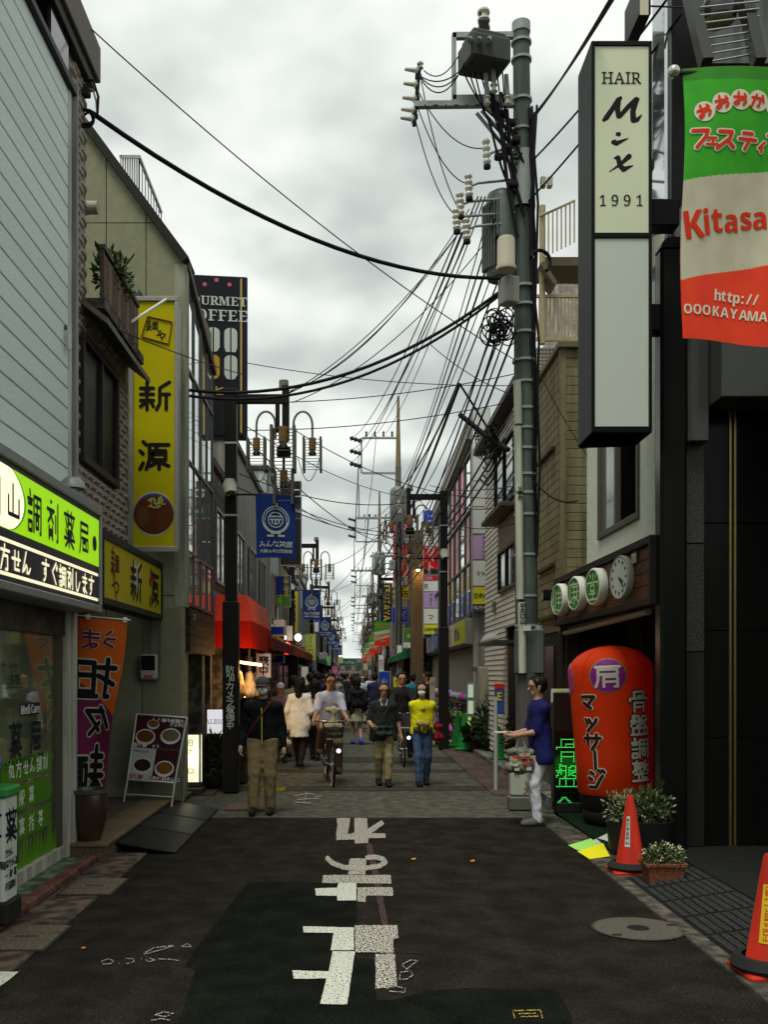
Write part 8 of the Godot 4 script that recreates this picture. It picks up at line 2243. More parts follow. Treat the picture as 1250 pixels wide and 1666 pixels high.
# ---------------------------------------------------------------- people
# a limb is [from, to, radius, radius, blend, stretch]; their distances are joined smoothly and meshed as surface nets
const EDGES := [0, 1, 2, 3, 4, 5, 6, 7, 0, 2, 1, 3, 4, 6, 5, 7, 0, 4, 1, 5, 2, 6, 3, 7]
const CORNERS := [Vector3(0, 0, 0), Vector3(1, 0, 0), Vector3(0, 1, 0), Vector3(1, 1, 0), Vector3(0, 0, 1), Vector3(1, 0, 1), Vector3(0, 1, 1), Vector3(1, 1, 1)]
func nets(limbs: Array, cell: float, cuts := [], wob := 0.0) -> MB:
	var lo := V(99, 99, 99)
	var hi := -lo
	for p in limbs:
		var m := maxf(p[2], p[3]) + 2.5 * cell
		lo = lo.min(p[0] - V(m, m, m)).min(p[1] - V(m, m, m))
		hi = hi.max(p[0] + V(m, m, m)).max(p[1] + V(m, m, m))
	var nx := int((hi.x - lo.x) / cell) + 2
	var ny := int((hi.y - lo.y) / cell) + 2
	var nz := int((hi.z - lo.z) / cell) + 2
	var f := PackedFloat32Array()
	f.resize(nx * ny * nz)
	f.fill(1.0)
	for p in limbs:
		var a: Vector3 = p[0]
		var b: Vector3 = p[1]
		var ra: float = p[2]
		var rb: float = p[3]
		var kk: float = maxf(p[4], 0.001)
		var sc: Vector3 = p[5] if p.size() > 5 else Vector3.ONE
		var m := maxf(ra, rb) + kk * 0.6 + 2.0 * cell
		var l := ((a.min(b) - V(m, m, m) - lo) / cell).max(Vector3.ZERO)
		var h := (a.max(b) + V(m, m, m) - lo) / cell
		var ab := (b - a) * sc
		var ab2 := maxf(ab.length_squared(), 0.000001)
		for k in range(int(l.z), mini(int(h.z) + 1, nz)):
			for j in range(int(l.y), mini(int(h.y) + 1, ny)):
				var row := (k * ny + j) * nx
				for i in range(int(l.x), mini(int(h.x) + 1, nx)):
					var q := (lo + Vector3(i, j, k) * cell - a) * sc
					var t := clampf(q.dot(ab) / ab2, 0.0, 1.0)
					var d := (q - ab * t).length() - ra - (rb - ra) * t
					var o := f[row + i]
					var g := maxf(kk - absf(o - d), 0.0) / kk
					f[row + i] = minf(o, d) - g * g * kk * 0.25
	if cuts or wob > 0.0:
		var fn := FastNoiseLite.new()
		fn.seed = 4
		fn.frequency = 10.0
		fn.fractal_octaves = 2
		for k in nz:
			for j in ny:
				for i in nx:
					var id := (k * ny + j) * nx + i
					if f[id] > 0.12: continue
					var q := lo + Vector3(i, j, k) * cell
					var d := f[id]
					if wob > 0.0: d += wob * fn.get_noise_3d(q.x * 1.3, q.y * 0.8 + q.x * 0.5, q.z * 1.3)
					for c in cuts: d = maxf(d, (q - c[0]).dot(c[1]))
					f[id] = d
	var mb := MB.new()
	var at := PackedInt32Array()
	at.resize(nx * ny * nz)
	at.fill(-1)
	var sy := nx
	var sz := nx * ny
	for k in nz - 1:
		for j in ny - 1:
			for i in nx - 1:
				var id := k * sz + j * sy + i
				var f0 := f[id]
				if absf(f0) > 2.2 * cell: continue
				var c: Array[float] = [f0, f[id + 1], f[id + sy], f[id + sy + 1], f[id + sz], f[id + sz + 1], f[id + sz + sy], f[id + sz + sy + 1]]
				var inside := 0
				for q in 8:
					if c[q] < 0.0: inside += 1
				if inside == 0 or inside == 8: continue
				var s := Vector3.ZERO
				var cnt := 0
				for e in range(0, 24, 2):
					var u: float = c[EDGES[e]]
					var w: float = c[EDGES[e + 1]]
					if (u < 0.0) != (w < 0.0):
						s += CORNERS[EDGES[e]].lerp(CORNERS[EDGES[e + 1]], u / (u - w))
						cnt += 1
				at[id] = mb.v.size()
				mb.v.push_back(lo + (Vector3(i, j, k) + s / cnt) * cell)
				mb.n.push_back(Vector3(c[1] + c[3] + c[5] + c[7] - c[0] - c[2] - c[4] - c[6], c[2] + c[3] + c[6] + c[7] - c[0] - c[1] - c[4] - c[5], c[4] + c[5] + c[6] + c[7] - c[0] - c[1] - c[2] - c[3]).normalized())
	var axes := [[1, sy, sz], [sy, sz, 1], [sz, 1, sy]]
	for k in range(1, nz - 1):
		for j in range(1, ny - 1):
			for i in range(1, nx - 1):
				var id := k * sz + j * sy + i
				if at[id] < 0: continue
				var neg := f[id] < 0.0
				for e in axes:
					if neg == (f[id + e[0]] < 0.0): continue
					var q0 := at[id - e[1] - e[2]]
					var q1 := at[id - e[2]]
					var q3 := at[id - e[1]]
					if q0 < 0 or q1 < 0 or q3 < 0: continue
					if neg: mb.ix.append_array([q0, at[id], q1, q0, q3, at[id]])
					else: mb.ix.append_array([q0, q1, at[id], q0, at[id], q3])
	return mb
func join(a: MB, b: MB) -> void:
	var n := a.v.size()
	a.v.append_array(b.v)
	a.n.append_array(b.n)
	for k in b.ix: a.ix.push_back(k + n)
func bend(a: Vector3, b: Vector3, l1: float, l2: float, hint: Vector3) -> Vector3:   # the joint between two bones
	var d := minf(a.distance_to(b), (l1 + l2) * 0.999)
	var u := (b - a).normalized()
	var x := (l1 * l1 - l2 * l2 + d * d) / (2.0 * d)
	var h := sqrt(maxf(l1 * l1 - x * x, 0.0))
	return a + u * x + (hint - u * hint.dot(u)).normalized() * h
func reach(a: Vector3, b: Vector3, l: float) -> Vector3: return a + (b - a).limit_length(l)

func hand(w: Vector3, f: Vector3, side: Vector3, palm: Vector3, curl: float) -> MB:
	var L := []
	var tip := w + f * 0.08
	L.append([w, tip - side * 0.018, 0.024, 0.02, 0.02])
	L.append([w, tip + side * 0.018, 0.024, 0.02, 0.02])
	for k in 4:
		var o := tip + side * (-0.03 + 0.02 * k)
		var l: float = [0.034, 0.042, 0.045, 0.04][k]
		var d1 := (f * cos(curl) + palm * sin(curl)).normalized()
		var d2 := (f * cos(curl * 2.2) + palm * sin(curl * 2.2)).normalized()
		L.append([o - f * 0.015, o + d1 * l, 0.0095, 0.009, 0.004])
		L.append([o + d1 * l, o + d1 * l + d2 * l * 0.8, 0.009, 0.0075, 0.003])
	var t := w + f * 0.03 + side * 0.026
	L.append([t - side * 0.01, t + (f * 0.7 + side * 0.6 + palm * 0.3).normalized() * 0.04, 0.013, 0.011, 0.006])
	L.append([t + (f * 0.7 + side * 0.6 + palm * 0.3).normalized() * 0.04, t + (f * 1.0 + side * 0.4 + palm * 0.6).normalized() * 0.07, 0.0105, 0.008, 0.003])
	return nets(L, 0.006)

func person(o: Dictionary) -> Node3D:
	var near: bool = o.get("near", false)
	var t := thing("person", o.label, "person", o.at, o.get("group", "people in the street"))
	t.rotation.y = o.get("yaw", 0.0)
	t.scale = Vector3.ONE * o.get("h", 1.68) / 1.7
	var cell: float = 0.021 if near else (0.03 if o.at.z > -26.0 else 0.042)
	var skin := mt(0.42, 0.24, 0.16, 0.55)
	var hip: Vector3 = o.get("hip", V(0, 0.935, 0))
	var up: Vector3 = o.get("lean", V(0, 1, 0.04)).normalized()
	var fat: float = o.get("fat", 1.0)
	var neck := hip + up * 0.52
	var look: Vector3 = o.get("look", V(0, 0, 1)).normalized()
	var hd := neck + up * 0.05 + V(0, 0.10, 0) + look * 0.02
	var sw: float = 0.165 * o.get("broad", 1.0)
	var shl := [neck - up * 0.095 + V(sw, 0, 0), neck - up * 0.095 - V(sw, 0, 0)]
	var wr := [reach(shl[0], o.get("wl", V(0.25, 0.86, 0.05)), 0.52), reach(shl[1], o.get("wr", V(-0.25, 0.86, 0.05)), 0.52)]
	var ank := [o.get("al", V(0.09, 0.075, 0.06)), o.get("ar", V(-0.09, 0.075, -0.08))]
	var hp := [hip + V(0.088, -0.03, 0), hip + V(-0.088, -0.03, 0)]
	var el := []
	var kn := []
	for s in 2:
		el.append(bend(shl[s], wr[s], 0.28, 0.25, o.get("elbow", V(0.35 if s == 0 else -0.35, -0.1, -1))))
		ank[s] = reach(hp[s], ank[s], 0.84)
		kn.append(bend(hp[s], ank[s], 0.425, 0.42, V(0.05 if s == 0 else -0.05, 0, 1)))
	var flat := V(1, 1, 1.35)
	# the body: one surface
	var B := [[hip + V(0.06, 0, 0), hip - V(0.06, 0, 0), 0.11 * fat, 0.11 * fat, 0.05, flat], [hip, neck - up * 0.16, 0.12 * fat, 0.135 * fat, 0.06, flat], [neck - up * 0.05, shl[0], 0.05, 0.05, 0.06], [neck - up * 0.05, shl[1], 0.05, 0.05, 0.06], [neck - up * 0.06, hd, 0.058, 0.052, 0.04]]
	for s in 2:
		B.append([shl[s], el[s], 0.052, 0.042, 0.04])
		B.append([el[s], wr[s], 0.042, 0.027, 0.015])
		B.append([hp[s], kn[s], 0.085 * fat, 0.058, 0.05])
		B.append([kn[s], ank[s], 0.056, 0.038, 0.02])
		B.append([ank[s], ank[s] + V(0, -0.03, 0.1), 0.036, 0.03, 0.02])
	var body := nets(B, cell)
	# head with jaw, nose, ears, brow
	var hx := UP.cross(look).normalized()
	var hl := look
	var H := [[hd + V(0, 0.035, 0) - hl * 0.022, hd + V(0, 0.04, 0) + hl * 0.018, 0.084, 0.078, 0.03], [hd - V(0, 0.045, 0) + hl * 0.02, hd - V(0, 0.07, 0) + hl * 0.048, 0.056, 0.032, 0.04], [hd + V(0, -0.005, 0) + hl * 0.088, hd + V(0, -0.03, 0) + hl * 0.105, 0.009, 0.013, 0.02]]
	for s in [-1.0, 1.0]:
		H.append([hd + hx * s * 0.078 + V(0, 0.012, 0), hd + hx * s * 0.08 + V(0, -0.03, 0), 0.017, 0.012, 0.012])
		H.append([hd + hx * s * 0.045 + V(0, 0.03, 0) + hl * 0.075, hd + hx * s * 0.02 + V(0, 0.03, 0) + hl * 0.082, 0.012, 0.012, 0.02])
	H.append([hd - V(0, 0.05, 0) - hl * 0.01, neck - up * 0.02, 0.054, 0.058, 0.03])
	join(body, nets(H, 0.009 if near else 0.025))
	for s in 2:
		var fd: Vector3 = (wr[s] - el[s]).normalized()
		var sd := (V(0, 0.2, 1) - fd * fd.dot(V(0, 0.2, 1))).normalized()
		var pm: Vector3 = sd.cross(fd) * (-1.0 if s == 0 else 1.0)
		if near: join(body, hand(wr[s], fd, sd, pm, 0.45))
		else: join(body, nets([[wr[s], wr[s] + fd * 0.09, 0.03, 0.03, 0.02], [wr[s] + fd * 0.09, wr[s] + fd * 0.15 + pm * 0.03, 0.03, 0.02, 0.02]], 0.02))
	var bd := part(t, "body", body, o.get("skin", skin))
	# face
	if look.z > -0.3 and not o.get("faceless", false):
		for s in [-1.0, 1.0]: part(bd, "eye", MB.new().ball(hd + hx * s * 0.032 + V(0, 0.012, 0) + hl * 0.082, V(0.008, 0.004, 0.006), 8, 6), mt(0.05, 0.035, 0.03, 0.3))
		if not o.get("mask", false): part(bd, "mouth", MB.new().ball(hd - V(0, 0.058, 0) + hl * 0.078, V(0.022, 0.006, 0.008), 8, 6), mt(0.22, 0.06, 0.05, 0.5))
	# clothes
	var topm: Material = o.top
	var e := 0.02
	var T := [[hip + up * 0.10, neck - up * 0.14, 0.135 * fat + e * 0.6, 0.135 * fat + e, 0.06, flat], [neck - up * 0.055, shl[0], 0.066, 0.062, 0.05], [neck - up * 0.055, shl[1], 0.066, 0.062, 0.05]]
	var slv: float = o.get("sleeve", 0.6)   # 0..1 upper arm, up to 2 whole arm
	for s in 2:
		T.append([shl[s], shl[s].lerp(el[s], minf(slv, 1.0)), 0.058 + e * 0.4, 0.052 + e * 0.6, 0.05])
		if slv > 1.0: T.append([el[s], el[s].lerp(wr[s], slv - 1.0), 0.05 + e * 0.4, 0.04 + e * 0.3, 0.02])
	var hem: float = o.get("hem", -0.1)
	for s in [-1.0, 1.0]: T.append([hip + up * hem + V(s * 0.065 * o.get("flare", 1.0), 0, 0), hip + up * 0.16 + V(s * 0.04, 0, 0), (0.118 * fat + e) * o.get("flare", 1.0), 0.115 * fat + e, 0.06, flat])
	if o.has("skirt"): T.append([hip, hip - V(0, o.skirt, 0), 0.14 * fat + e, 0.19, 0.05, V(1, 1, 1.2)])
	part(t, o.get("topname", "shirt"), nets(T, cell, [[neck + V(0, 0.028, 0), V(0, 1, 0.25).normalized()], [hip + up * (hem - 0.06) if not o.has("skirt") else hip - V(0, o.skirt + 0.02, 0), V(0, -1, 0)]], 0.012), topm)
	if o.has("legs"):
		var L := [[hip + V(0.06, 0.0, 0), hip - V(0.06, 0, 0), 0.118 * fat + e * 0.4, 0.118 * fat + e * 0.4, 0.05, flat], [hip, hip + up * 0.1, 0.125 * fat, 0.125 * fat, 0.05, flat]]
		var ll: float = o.get("leglen", 1.02)
		var wd: float = o.get("wide", 1.0)
		for s in 2:
			L.append([hp[s], kn[s], (0.085 * fat + e * 0.5) * wd, 0.07 * wd, 0.05])
			if ll > 0.1: L.append([kn[s], kn[s].lerp(ank[s], ll), 0.07 * wd, 0.058 * wd, 0.02])
		part(t, "trousers", nets(L, cell, [[hip + up * 0.03, up]], 0.013), o.legs)
	if o.has("shorts"):
		part(t, "skirt", nets([[hip + V(0, 0.05, 0), hip - V(0, 0.36, 0), 0.14, 0.18, 0.05, V(1, 1, 1.15)]], cell, [[hip - V(0, 0.36, 0), V(0, -1, 0)], [hip + V(0, 0.1, 0), UP]], 0.012), o.shorts)
	for s in 2:
		var a: Vector3 = ank[s]
		part(t, "shoe", nets([[a + V(0, -0.03, -0.04), a + V(0, -0.035, 0.06), 0.05, 0.05, 0.02], [a + V(0, -0.035, 0.06), a + V(0, -0.045, 0.17), 0.05, 0.038, 0.02], [a + V(0, 0.025, 0), a, 0.05, 0.05, 0.03]], 0.015 if near else 0.03, [[a + V(0, -0.074, 0), V(0, -1, 0)]]), o.get("shoes", mt(0.015, 0.014, 0.014, 0.5)))
	# hair, headwear, mask, spectacles
	var hm: Material = o.get("hair", mt(0.012, 0.010, 0.009, 0.5))
	var R := [[hd + V(0, 0.045, 0) - hl * 0.03, hd + V(0, 0.055, 0) + hl * 0.015, 0.093, 0.09, 0.03], [hd - V(0, 0.01, 0) - hl * 0.05, hd - V(0, 0.05, 0) - hl * 0.04, 0.065, 0.05, 0.04]]
	var ln: float = o.get("long", 0.0)
	if ln > 0.0:
		R.append([hd - hl * 0.05, hd - V(0, ln, 0) - hl * 0.085, 0.085, 0.075, 0.05])
		for s in [-1.0, 1.0]: R.append([hd + hx * s * 0.07 + V(0, 0.02, 0), hd + hx * s * 0.085 - V(0, ln * 0.75, 0) - hl * 0.02, 0.032, 0.028, 0.03])
	var hc := [[hd + V(0, 0.05, 0) + hl * 0.058, (hl * 0.9 - V(0, 0.42, 0)).normalized()]]
	if ln > 0.0: hc = [[hd + V(0, 0.075, 0) + hl * 0.05, (hl - V(0, 0.25, 0)).normalized()]]
	if not o.has("cap"): part(t, "hair", nets(R, 0.011 if near else 0.022, hc, 0.022), hm)
	else:
		part(t, "hair", nets([[hd + V(0, 0.0, 0) - hl * 0.04, hd - V(0, 0.03, 0) - hl * 0.04, 0.075, 0.06, 0.03]], 0.015), mt(0.05, 0.05, 0.05))
		var cp := part(t, "cap", nets([[hd + V(0, 0.05, 0) - hl * 0.02, hd + V(0, 0.058, 0) + hl * 0.015, 0.096, 0.092, 0.03]], 0.011, [[hd + V(0, 0.04, 0), V(0, -1, 0)]]), o.cap)
		part(cp, "brim", nets([[hd + V(0, 0.042, 0) + hl * 0.08, hd + V(0, 0.03, 0) + hl * 0.125, 0.07, 0.06, 0.01, V(1, 6, 1)]], 0.008, [[hd + hl * 0.06, -hl]]), o.cap)
	if o.get("mask", false):
		var mk := part(t, "mask", MB.new().ball(hd - V(0, 0.042, 0) + hl * 0.062, V(0.062, 0.05, 0.05), 14, 10), mt(0.78, 0.78, 0.76, 0.8))
		for s in [-1.0, 1.0]: part(mk, "ear_loop", MB.new().rod(hd - V(0, 0.03, 0) + hl * 0.06 + hx * s * 0.06, hd + hx * s * 0.09, 0.003, 4), mt(0.6, 0.6, 0.58))
	if o.get("glasses", false):
		var gl := part(t, "glasses", MB.new().torus(hd + hx * 0.034 + V(0, 0.01, 0) + hl * 0.098, hl, 0.026, 0.0015, 14, 4).torus(hd - hx * 0.034 + V(0, 0.01, 0) + hl * 0.098, hl, 0.026, 0.0015, 14, 4), mt(0.02, 0.02, 0.02, 0.3))
		for s in [-1.0, 1.0]: part(gl, "temple", MB.new().rod(hd + hx * s * 0.06 + V(0, 0.015, 0) + hl * 0.09, hd + hx * s * 0.085 + V(0, 0.015, 0), 0.003, 4), mt(0.02, 0.02, 0.02, 0.3))
	return t

func bicycle(label: String, at: Vector3, yaw: float, col: Material, basket := true) -> Node3D:
	var b := thing("bicycle", label, "bicycle", at)
	b.rotation.y = yaw
	var rub := mt(0.012, 0.012, 0.012, 0.7)
	var chrome := mt(0.5, 0.5, 0.5, 0.2, "", 0.95)
	for z in [0.53, -0.53]:
		var c := V(0, 0.335, z)
		var w := part(b, "wheel", MB.new().torus(c, EX, 0.318, 0.018, 40, 8), rub)
		part(w, "rim", MB.new().torus(c, EX, 0.295, 0.010, 40, 6), chrome)
		var sp := MB.new()
		for k in 24:
			var a := TAU * k / 24
			sp.rod(c + V(0.03 if k % 2 else -0.03, 0, 0), c + V(0, sin(a) * 0.295, cos(a) * 0.295), 0.0016, 3)
		part(w, "spokes", sp, chrome).set_meta("kind", "stuff")
		part(w, "hub", MB.new().rod(c - V(0.05, 0, 0), c + V(0.05, 0, 0), 0.022, 10), chrome)
		part(b, "mudguard", MB.new().torus(c, EX, 0.355, 0.022, 24, 6, PI * 0.25 if z < 0 else PI * 0.5, PI * 1.25 if z < 0 else PI * 1.15), chrome)
	var fr := MB.new()
	fr.tube([V(0, 0.86, 0.36), V(0, 0.62, 0.42)], 0.02, 10)
	fr.tube([V(0, 0.66, 0.41), V(0, 0.42, 0.2), V(0, 0.3, -0.05)], 0.02, 10)
	fr.tube([V(0, 0.3, -0.05), V(0, 0.82, -0.22)], 0.017, 10)
	for s in [-0.05, 0.05]:
		fr.tube([V(s * 0.6, 0.3, -0.05), V(s, 0.335, -0.53)], 0.01, 8)
		fr.tube([V(s * 0.5, 0.62, -0.16), V(s, 0.335, -0.53)], 0.009, 8)
		fr.tube([V(s * 0.7, 0.62, 0.42), V(s, 0.335, 0.53)], 0.012, 8)
	part(b, "frame", fr, col)
	part(b, "handlebar", MB.new().tube([V(-0.28, 0.98, 0.22), V(-0.24, 1.0, 0.34), V(-0.08, 1.0, 0.38), V(0, 0.98, 0.36), V(0.08, 1.0, 0.38), V(0.24, 1.0, 0.34), V(0.28, 0.98, 0.22)], 0.011, 8).rod(V(0, 0.84, 0.365), V(0, 1.0, 0.36), 0.012), chrome)
	for s in [-1.0, 1.0]: part(b, "grip", MB.new().rod(V(s * 0.28, 0.98, 0.24), V(s * 0.285, 0.975, 0.12), 0.016, 8), rub)
	part(b, "saddle", nets([[V(0, 0.87, -0.32), V(0, 0.87, -0.1), 0.085, 0.03, 0.02, V(1, 1.8, 1)]], 0.02), rub)
	part(b, "seat_post", MB.new().rod(V(0, 0.8, -0.21), V(0, 0.87, -0.23), 0.012), chrome)
	part(b, "crank", MB.new().rod(V(0.08, 0.3, -0.05), V(0.1, 0.14, -0.02), 0.01).rod(V(-0.08, 0.3, -0.05), V(-0.1, 0.46, -0.08), 0.01).rod(V(-0.08, 0.3, -0.05), V(0.08, 0.3, -0.05), 0.02), chrome)
	for s in [1.0, -1.0]: part(b, "pedal", MB.new().box(V(s * 0.15, 0.14 if s > 0 else 0.46, -0.02 if s > 0 else -0.08), V(0.09, 0.02, 0.07)), rub)
	part(b, "chain_guard", MB.new().box(V(-0.07, 0.31, -0.25), V(0.02, 0.09, 0.5), 0.008), col)
	part(b, "head_light", MB.new().ball(V(0.09, 0.55, 0.56), V(0.035, 0.035, 0.035), 12, 8), glow(0.8, 0.8, 1.0, 1.2) if basket else mt(0.3, 0.3, 0.3))
	part(b, "kickstand", MB.new().rod(V(0.06, 0.33, -0.53), V(0.12, 0.2, -0.8), 0.01), chrome)
	if basket:
		var bk := MB.new()
		for k in 9:
			var u := -0.16 + 0.04 * k
			bk.rod(V(u, 1.0, 0.76), V(u * 0.85, 0.76, 0.70), 0.0035, 4)
			bk.rod(V(u, 1.0, 0.48), V(u * 0.85, 0.76, 0.50), 0.0035, 4)
			bk.rod(V(u * 0.85, 0.76, 0.70), V(u * 0.85, 0.76, 0.50), 0.0035, 4)
		for k in 7:
			var z := 0.48 + 0.28 * k / 6.0
			for s in [-1.0, 1.0]: bk.rod(V(s * 0.16, 1.0, z), V(s * 0.136, 0.76, lerpf(0.5, 0.7, k / 6.0)), 0.0035, 4)
		for y in [0.76, 0.84, 0.92, 1.0]:
			var u := lerpf(0.136, 0.16, (y - 0.76) / 0.24)
			var zf := lerpf(0.70, 0.76, (y - 0.76) / 0.24)
			var zb := lerpf(0.50, 0.48, (y - 0.76) / 0.24)
			bk.rod(V(-u, y, zf), V(u, y, zf), 0.006, 4).rod(V(-u, y, zb), V(u, y, zb), 0.006, 4).rod(V(-u, y, zf), V(-u, y, zb), 0.006, 4).rod(V(u, y, zf), V(u, y, zb), 0.006, 4)
		part(b, "basket", bk, mt(0.04, 0.038, 0.034, 0.5))
		part(b, "rack_plate", MB.new().box(V(0, 0.735, 0.6), V(0.2, 0.02, 0.05), 0.004), mt(0.5, 0.48, 0.42, 0.4))
	return b
func bag(label: String, at: Vector3, size: Vector3, m: Material, called := "bag", handles := 0.12, yaw := 0.0) -> Node3D:
	var b := thing(called, label, "bag", at)
	b.rotation.y = yaw
	var h := size * 0.5
	var r := minf(h.x, h.z) * 0.7
	part(b, "pouch", nets([[V(-h.x + r, -h.y + r, 0), V(h.x - r, -h.y + r, 0), r, r, 0.03], [V(-h.x + r, h.y - r, 0), V(h.x - r, h.y - r, 0), r * 0.7, r * 0.7, 0.03], [V(0, -h.y + r, 0), V(0, h.y - r, 0), r * 1.15, r * 0.8, 0.06]], maxf(0.014, size.y / 22.0), [], 0.02), m)
	if handles > 0.0: part(b, "handle", MB.new().torus(V(0, h.y - 0.01, 0), V(0, 0, 1), h.x * 0.5, 0.008, 16, 5, 0.0, TAU), m)
	return b

func build_people() -> void:
	var khaki := mt(0.17, 0.125, 0.06, 0.85, "cloth")
	var navy := mt(0.006, 0.007, 0.009, 0.7, "cloth")
	# man in cap and mask
	var p := V(XX(428, 12.35), 0, -12.35)
	var zp := person({"near": true, "label": "person in dark jacket, khaki trousers, grey cap and white mask walking", "at": p, "h": 1.66, "top": navy, "topname": "jacket", "sleeve": 1.9, "fat": 1.12, "broad": 1.12, "hem": -0.1, "legs": khaki, "wide": 1.18, "mask": true, "cap": mt(0.06, 0.065, 0.07, 0.8, "cloth"), "al": V(0.10, 0.075, 0.10), "ar": V(-0.11, 0.075, 0.22), "wl": V(0.27, 0.84, 0.02), "wr": V(-0.28, 0.86, 0.06)})
	part(zp, "strap", MB.new().tube([V(0.13, 1.45, 0.02), V(0.09, 1.39, 0.13), V(-0.02, 1.24, 0.185), V(-0.14, 1.08, 0.15), V(-0.19, 0.98, 0.04)], 0.012, 6), mt(0.12, 0.012, 0.012, 0.7))
	part(zp, "lime_zip", MB.new().tube([V(-0.005, 1.35, 0.165), V(0.0, 1.22, 0.178), V(0.0, 1.06, 0.178), V(0.0, 0.9, 0.165)], 0.007, 5), mt(0.35, 0.5, 0.03, 0.6))
	# cyclist
	var cy := V(XX(536, 15.7), 0, -15.7)
	var cyaw := 0.12
	bicycle("commuter bicycle with a front basket ridden toward the crossing", cy, cyaw, mt(0.03, 0.03, 0.03, 0.3), true)
	person({"near": true, "label": "person in pale lilac shirt and spectacles riding the bicycle", "at": cy, "yaw": cyaw, "h": 1.7, "hip": V(0, 0.95, -0.2), "lean": V(0.05, 1, 0.2), "top": mt(0.62, 0.60, 0.72, 0.8, "cloth"), "sleeve": 0.9, "hem": 0.0, "legs": mt(0.17, 0.12, 0.06, 0.85, "cloth"), "wide": 1.1, "glasses": true, "al": V(0.15, 0.23, 0.0), "ar": V(-0.15, 0.54, -0.04), "wl": V(0.27, 1.02, 0.24), "wr": V(-0.27, 1.02, 0.24), "elbow": V(0, -1, -0.3), "shoes": mt(0.12, 0.07, 0.04)})
	var bx := Basis(UP, cyaw)
	bag("cream tote bag standing in the bicycle basket", cy + bx * V(0.0, 1.06, 0.62), V(0.3, 0.36, 0.14), mt(0.50, 0.42, 0.26, 0.85, "cloth"), "tote_bag", 0.1, cyaw)
	bag("olive cloth bundle in the bicycle basket", cy + bx * V(0.02, 0.86, 0.58), V(0.24, 0.2, 0.16), mt(0.15, 0.13, 0.07, 0.9, "cloth"), "bundle", 0.0, cyaw)
	# woman in white dress, from behind
	person({"near": true, "label": "person with long dark hair in a white tunic walking away", "at": V(XX(487, 18.2), 0, -18.2), "yaw": PI - 0.15, "h": 1.62, "top": mt(0.72, 0.73, 0.7, 0.85, "cloth"), "topname": "tunic", "sleeve": 1.8, "skirt": 0.32, "flare": 1.15, "legs": mt(0.015, 0.015, 0.016, 0.8), "leglen": 0.78, "wide": 1.1, "long": 0.2, "faceless": true, "wl": V(0.26, 0.86, 0.05), "wr": V(-0.2, 1.0, 0.2), "al": V(0.06, 0.08, 0.2), "ar": V(-0.06, 0.11, -0.18)})
	bag("black shoulder bag hanging beside the white tunic", V(XX(505, 18.3), 0.95, -18.3), V(0.16, 0.6, 0.12), mt(0.015, 0.015, 0.016, 0.7), "shoulder_bag", 0.0)
	bag("white plastic shopping bag held by the walker in the dark jacket's path", V(XX(462, 17.6), 0.62, -17.6), V(0.26, 0.36, 0.16), mt(0.55, 0.56, 0.55, 0.5), "plastic_bag")
	# two women walking this way
	var wp := V(XX(624, 15.3), 0, -15.3)
	var wo := person({"near": true, "label": "person in charcoal polo with grey collar and beige trousers walking", "at": wp, "yaw": 0.05, "h": 1.56, "fat": 1.14, "top": mt(0.03, 0.033, 0.033, 0.85, "cloth"), "sleeve": 0.85, "hem": -0.12, "flare": 1.12, "legs": mt(0.30, 0.24, 0.12, 0.85, "cloth"), "leglen": 0.85, "wide": 1.05, "glasses": true, "hair": mt(0.05, 0.025, 0.018, 0.6), "long": 0.05, "al": V(0.07, 0.075, 0.16), "ar": V(-0.07, 0.085, -0.1), "wl": V(0.30, 0.84, 0.02), "wr": V(-0.2, 1.02, 0.25)})
	var cb := bag("dark green crossbody bag worn over the charcoal polo", wp + V(0.0, 0.86, 0.17), V(0.3, 0.17, 0.1), mt(0.02, 0.035, 0.028, 0.6), "crossbody_bag", 0.0)
	part(cb, "strap", MB.new().tube([V(-0.13, 0.06, 0), V(0.0, 0.22, 0.0), V(0.1, 0.38, -0.05), V(0.13, 0.46, -0.14)], 0.01, 5), mt(0.02, 0.035, 0.028, 0.6))
	part(wo, "collar", nets([[V(-0.055, 1.44, 0.07), V(-0.03, 1.36, 0.13), 0.026, 0.02, 0.02], [V(0.055, 1.44, 0.07), V(0.03, 1.36, 0.13), 0.026, 0.02, 0.02]], 0.012), mt(0.3, 0.33, 0.35, 0.8))
	var yp := V(XX(687, 15.35), 0, -15.35)
	var yt := person({"near": true, "label": "person in yellow lettered shirt, blue jeans and white mask walking", "at": yp, "yaw": 0.1, "h": 1.56, "fat": 1.04, "top": mt(0.78, 0.72, 0.015, 0.8, "cloth"), "sleeve": 0.85, "hem": -0.02, "legs": mt(0.06, 0.10, 0.19, 0.85, "cloth"), "mask": true, "long": 0.16, "look": V(-0.3, 0.08, 1), "al": V(0.08, 0.085, -0.08), "ar": V(-0.08, 0.075, 0.14), "wl": V(0.06, 1.04, 0.23), "wr": V(-0.06, 1.05, 0.23), "elbow": V(0, -0.6, -0.8)})
	latin(yt, "lettering", "FELFOR", 0.07, mt(0.02, 0.02, 0.015), Transform3D(Basis.IDENTITY, V(0.0, 0.955, 0.115)), "Droid Sans", 700, 0.03)
	latin(yt, "lettering", "HIP", 0.035, mt(0.02, 0.02, 0.015), Transform3D(Basis.IDENTITY, V(0.0, 1.28, 0.125)), "Droid Sans", 700, 0.03)
	part(yt, "print_band", MB.new().box(V(0.0, 0.885, 0.105), V(0.2, 0.045, 0.03), 0.01), mt(0.03, 0.03, 0.02, 0.8))
	var rb := bag("dark red bag on the arm of the yellow shirt", yp + V(0.25, 0.83, -0.05), V(0.2, 0.26, 0.12), mt(0.22, 0.012, 0.02, 0.6), "red_bag", 0.0)
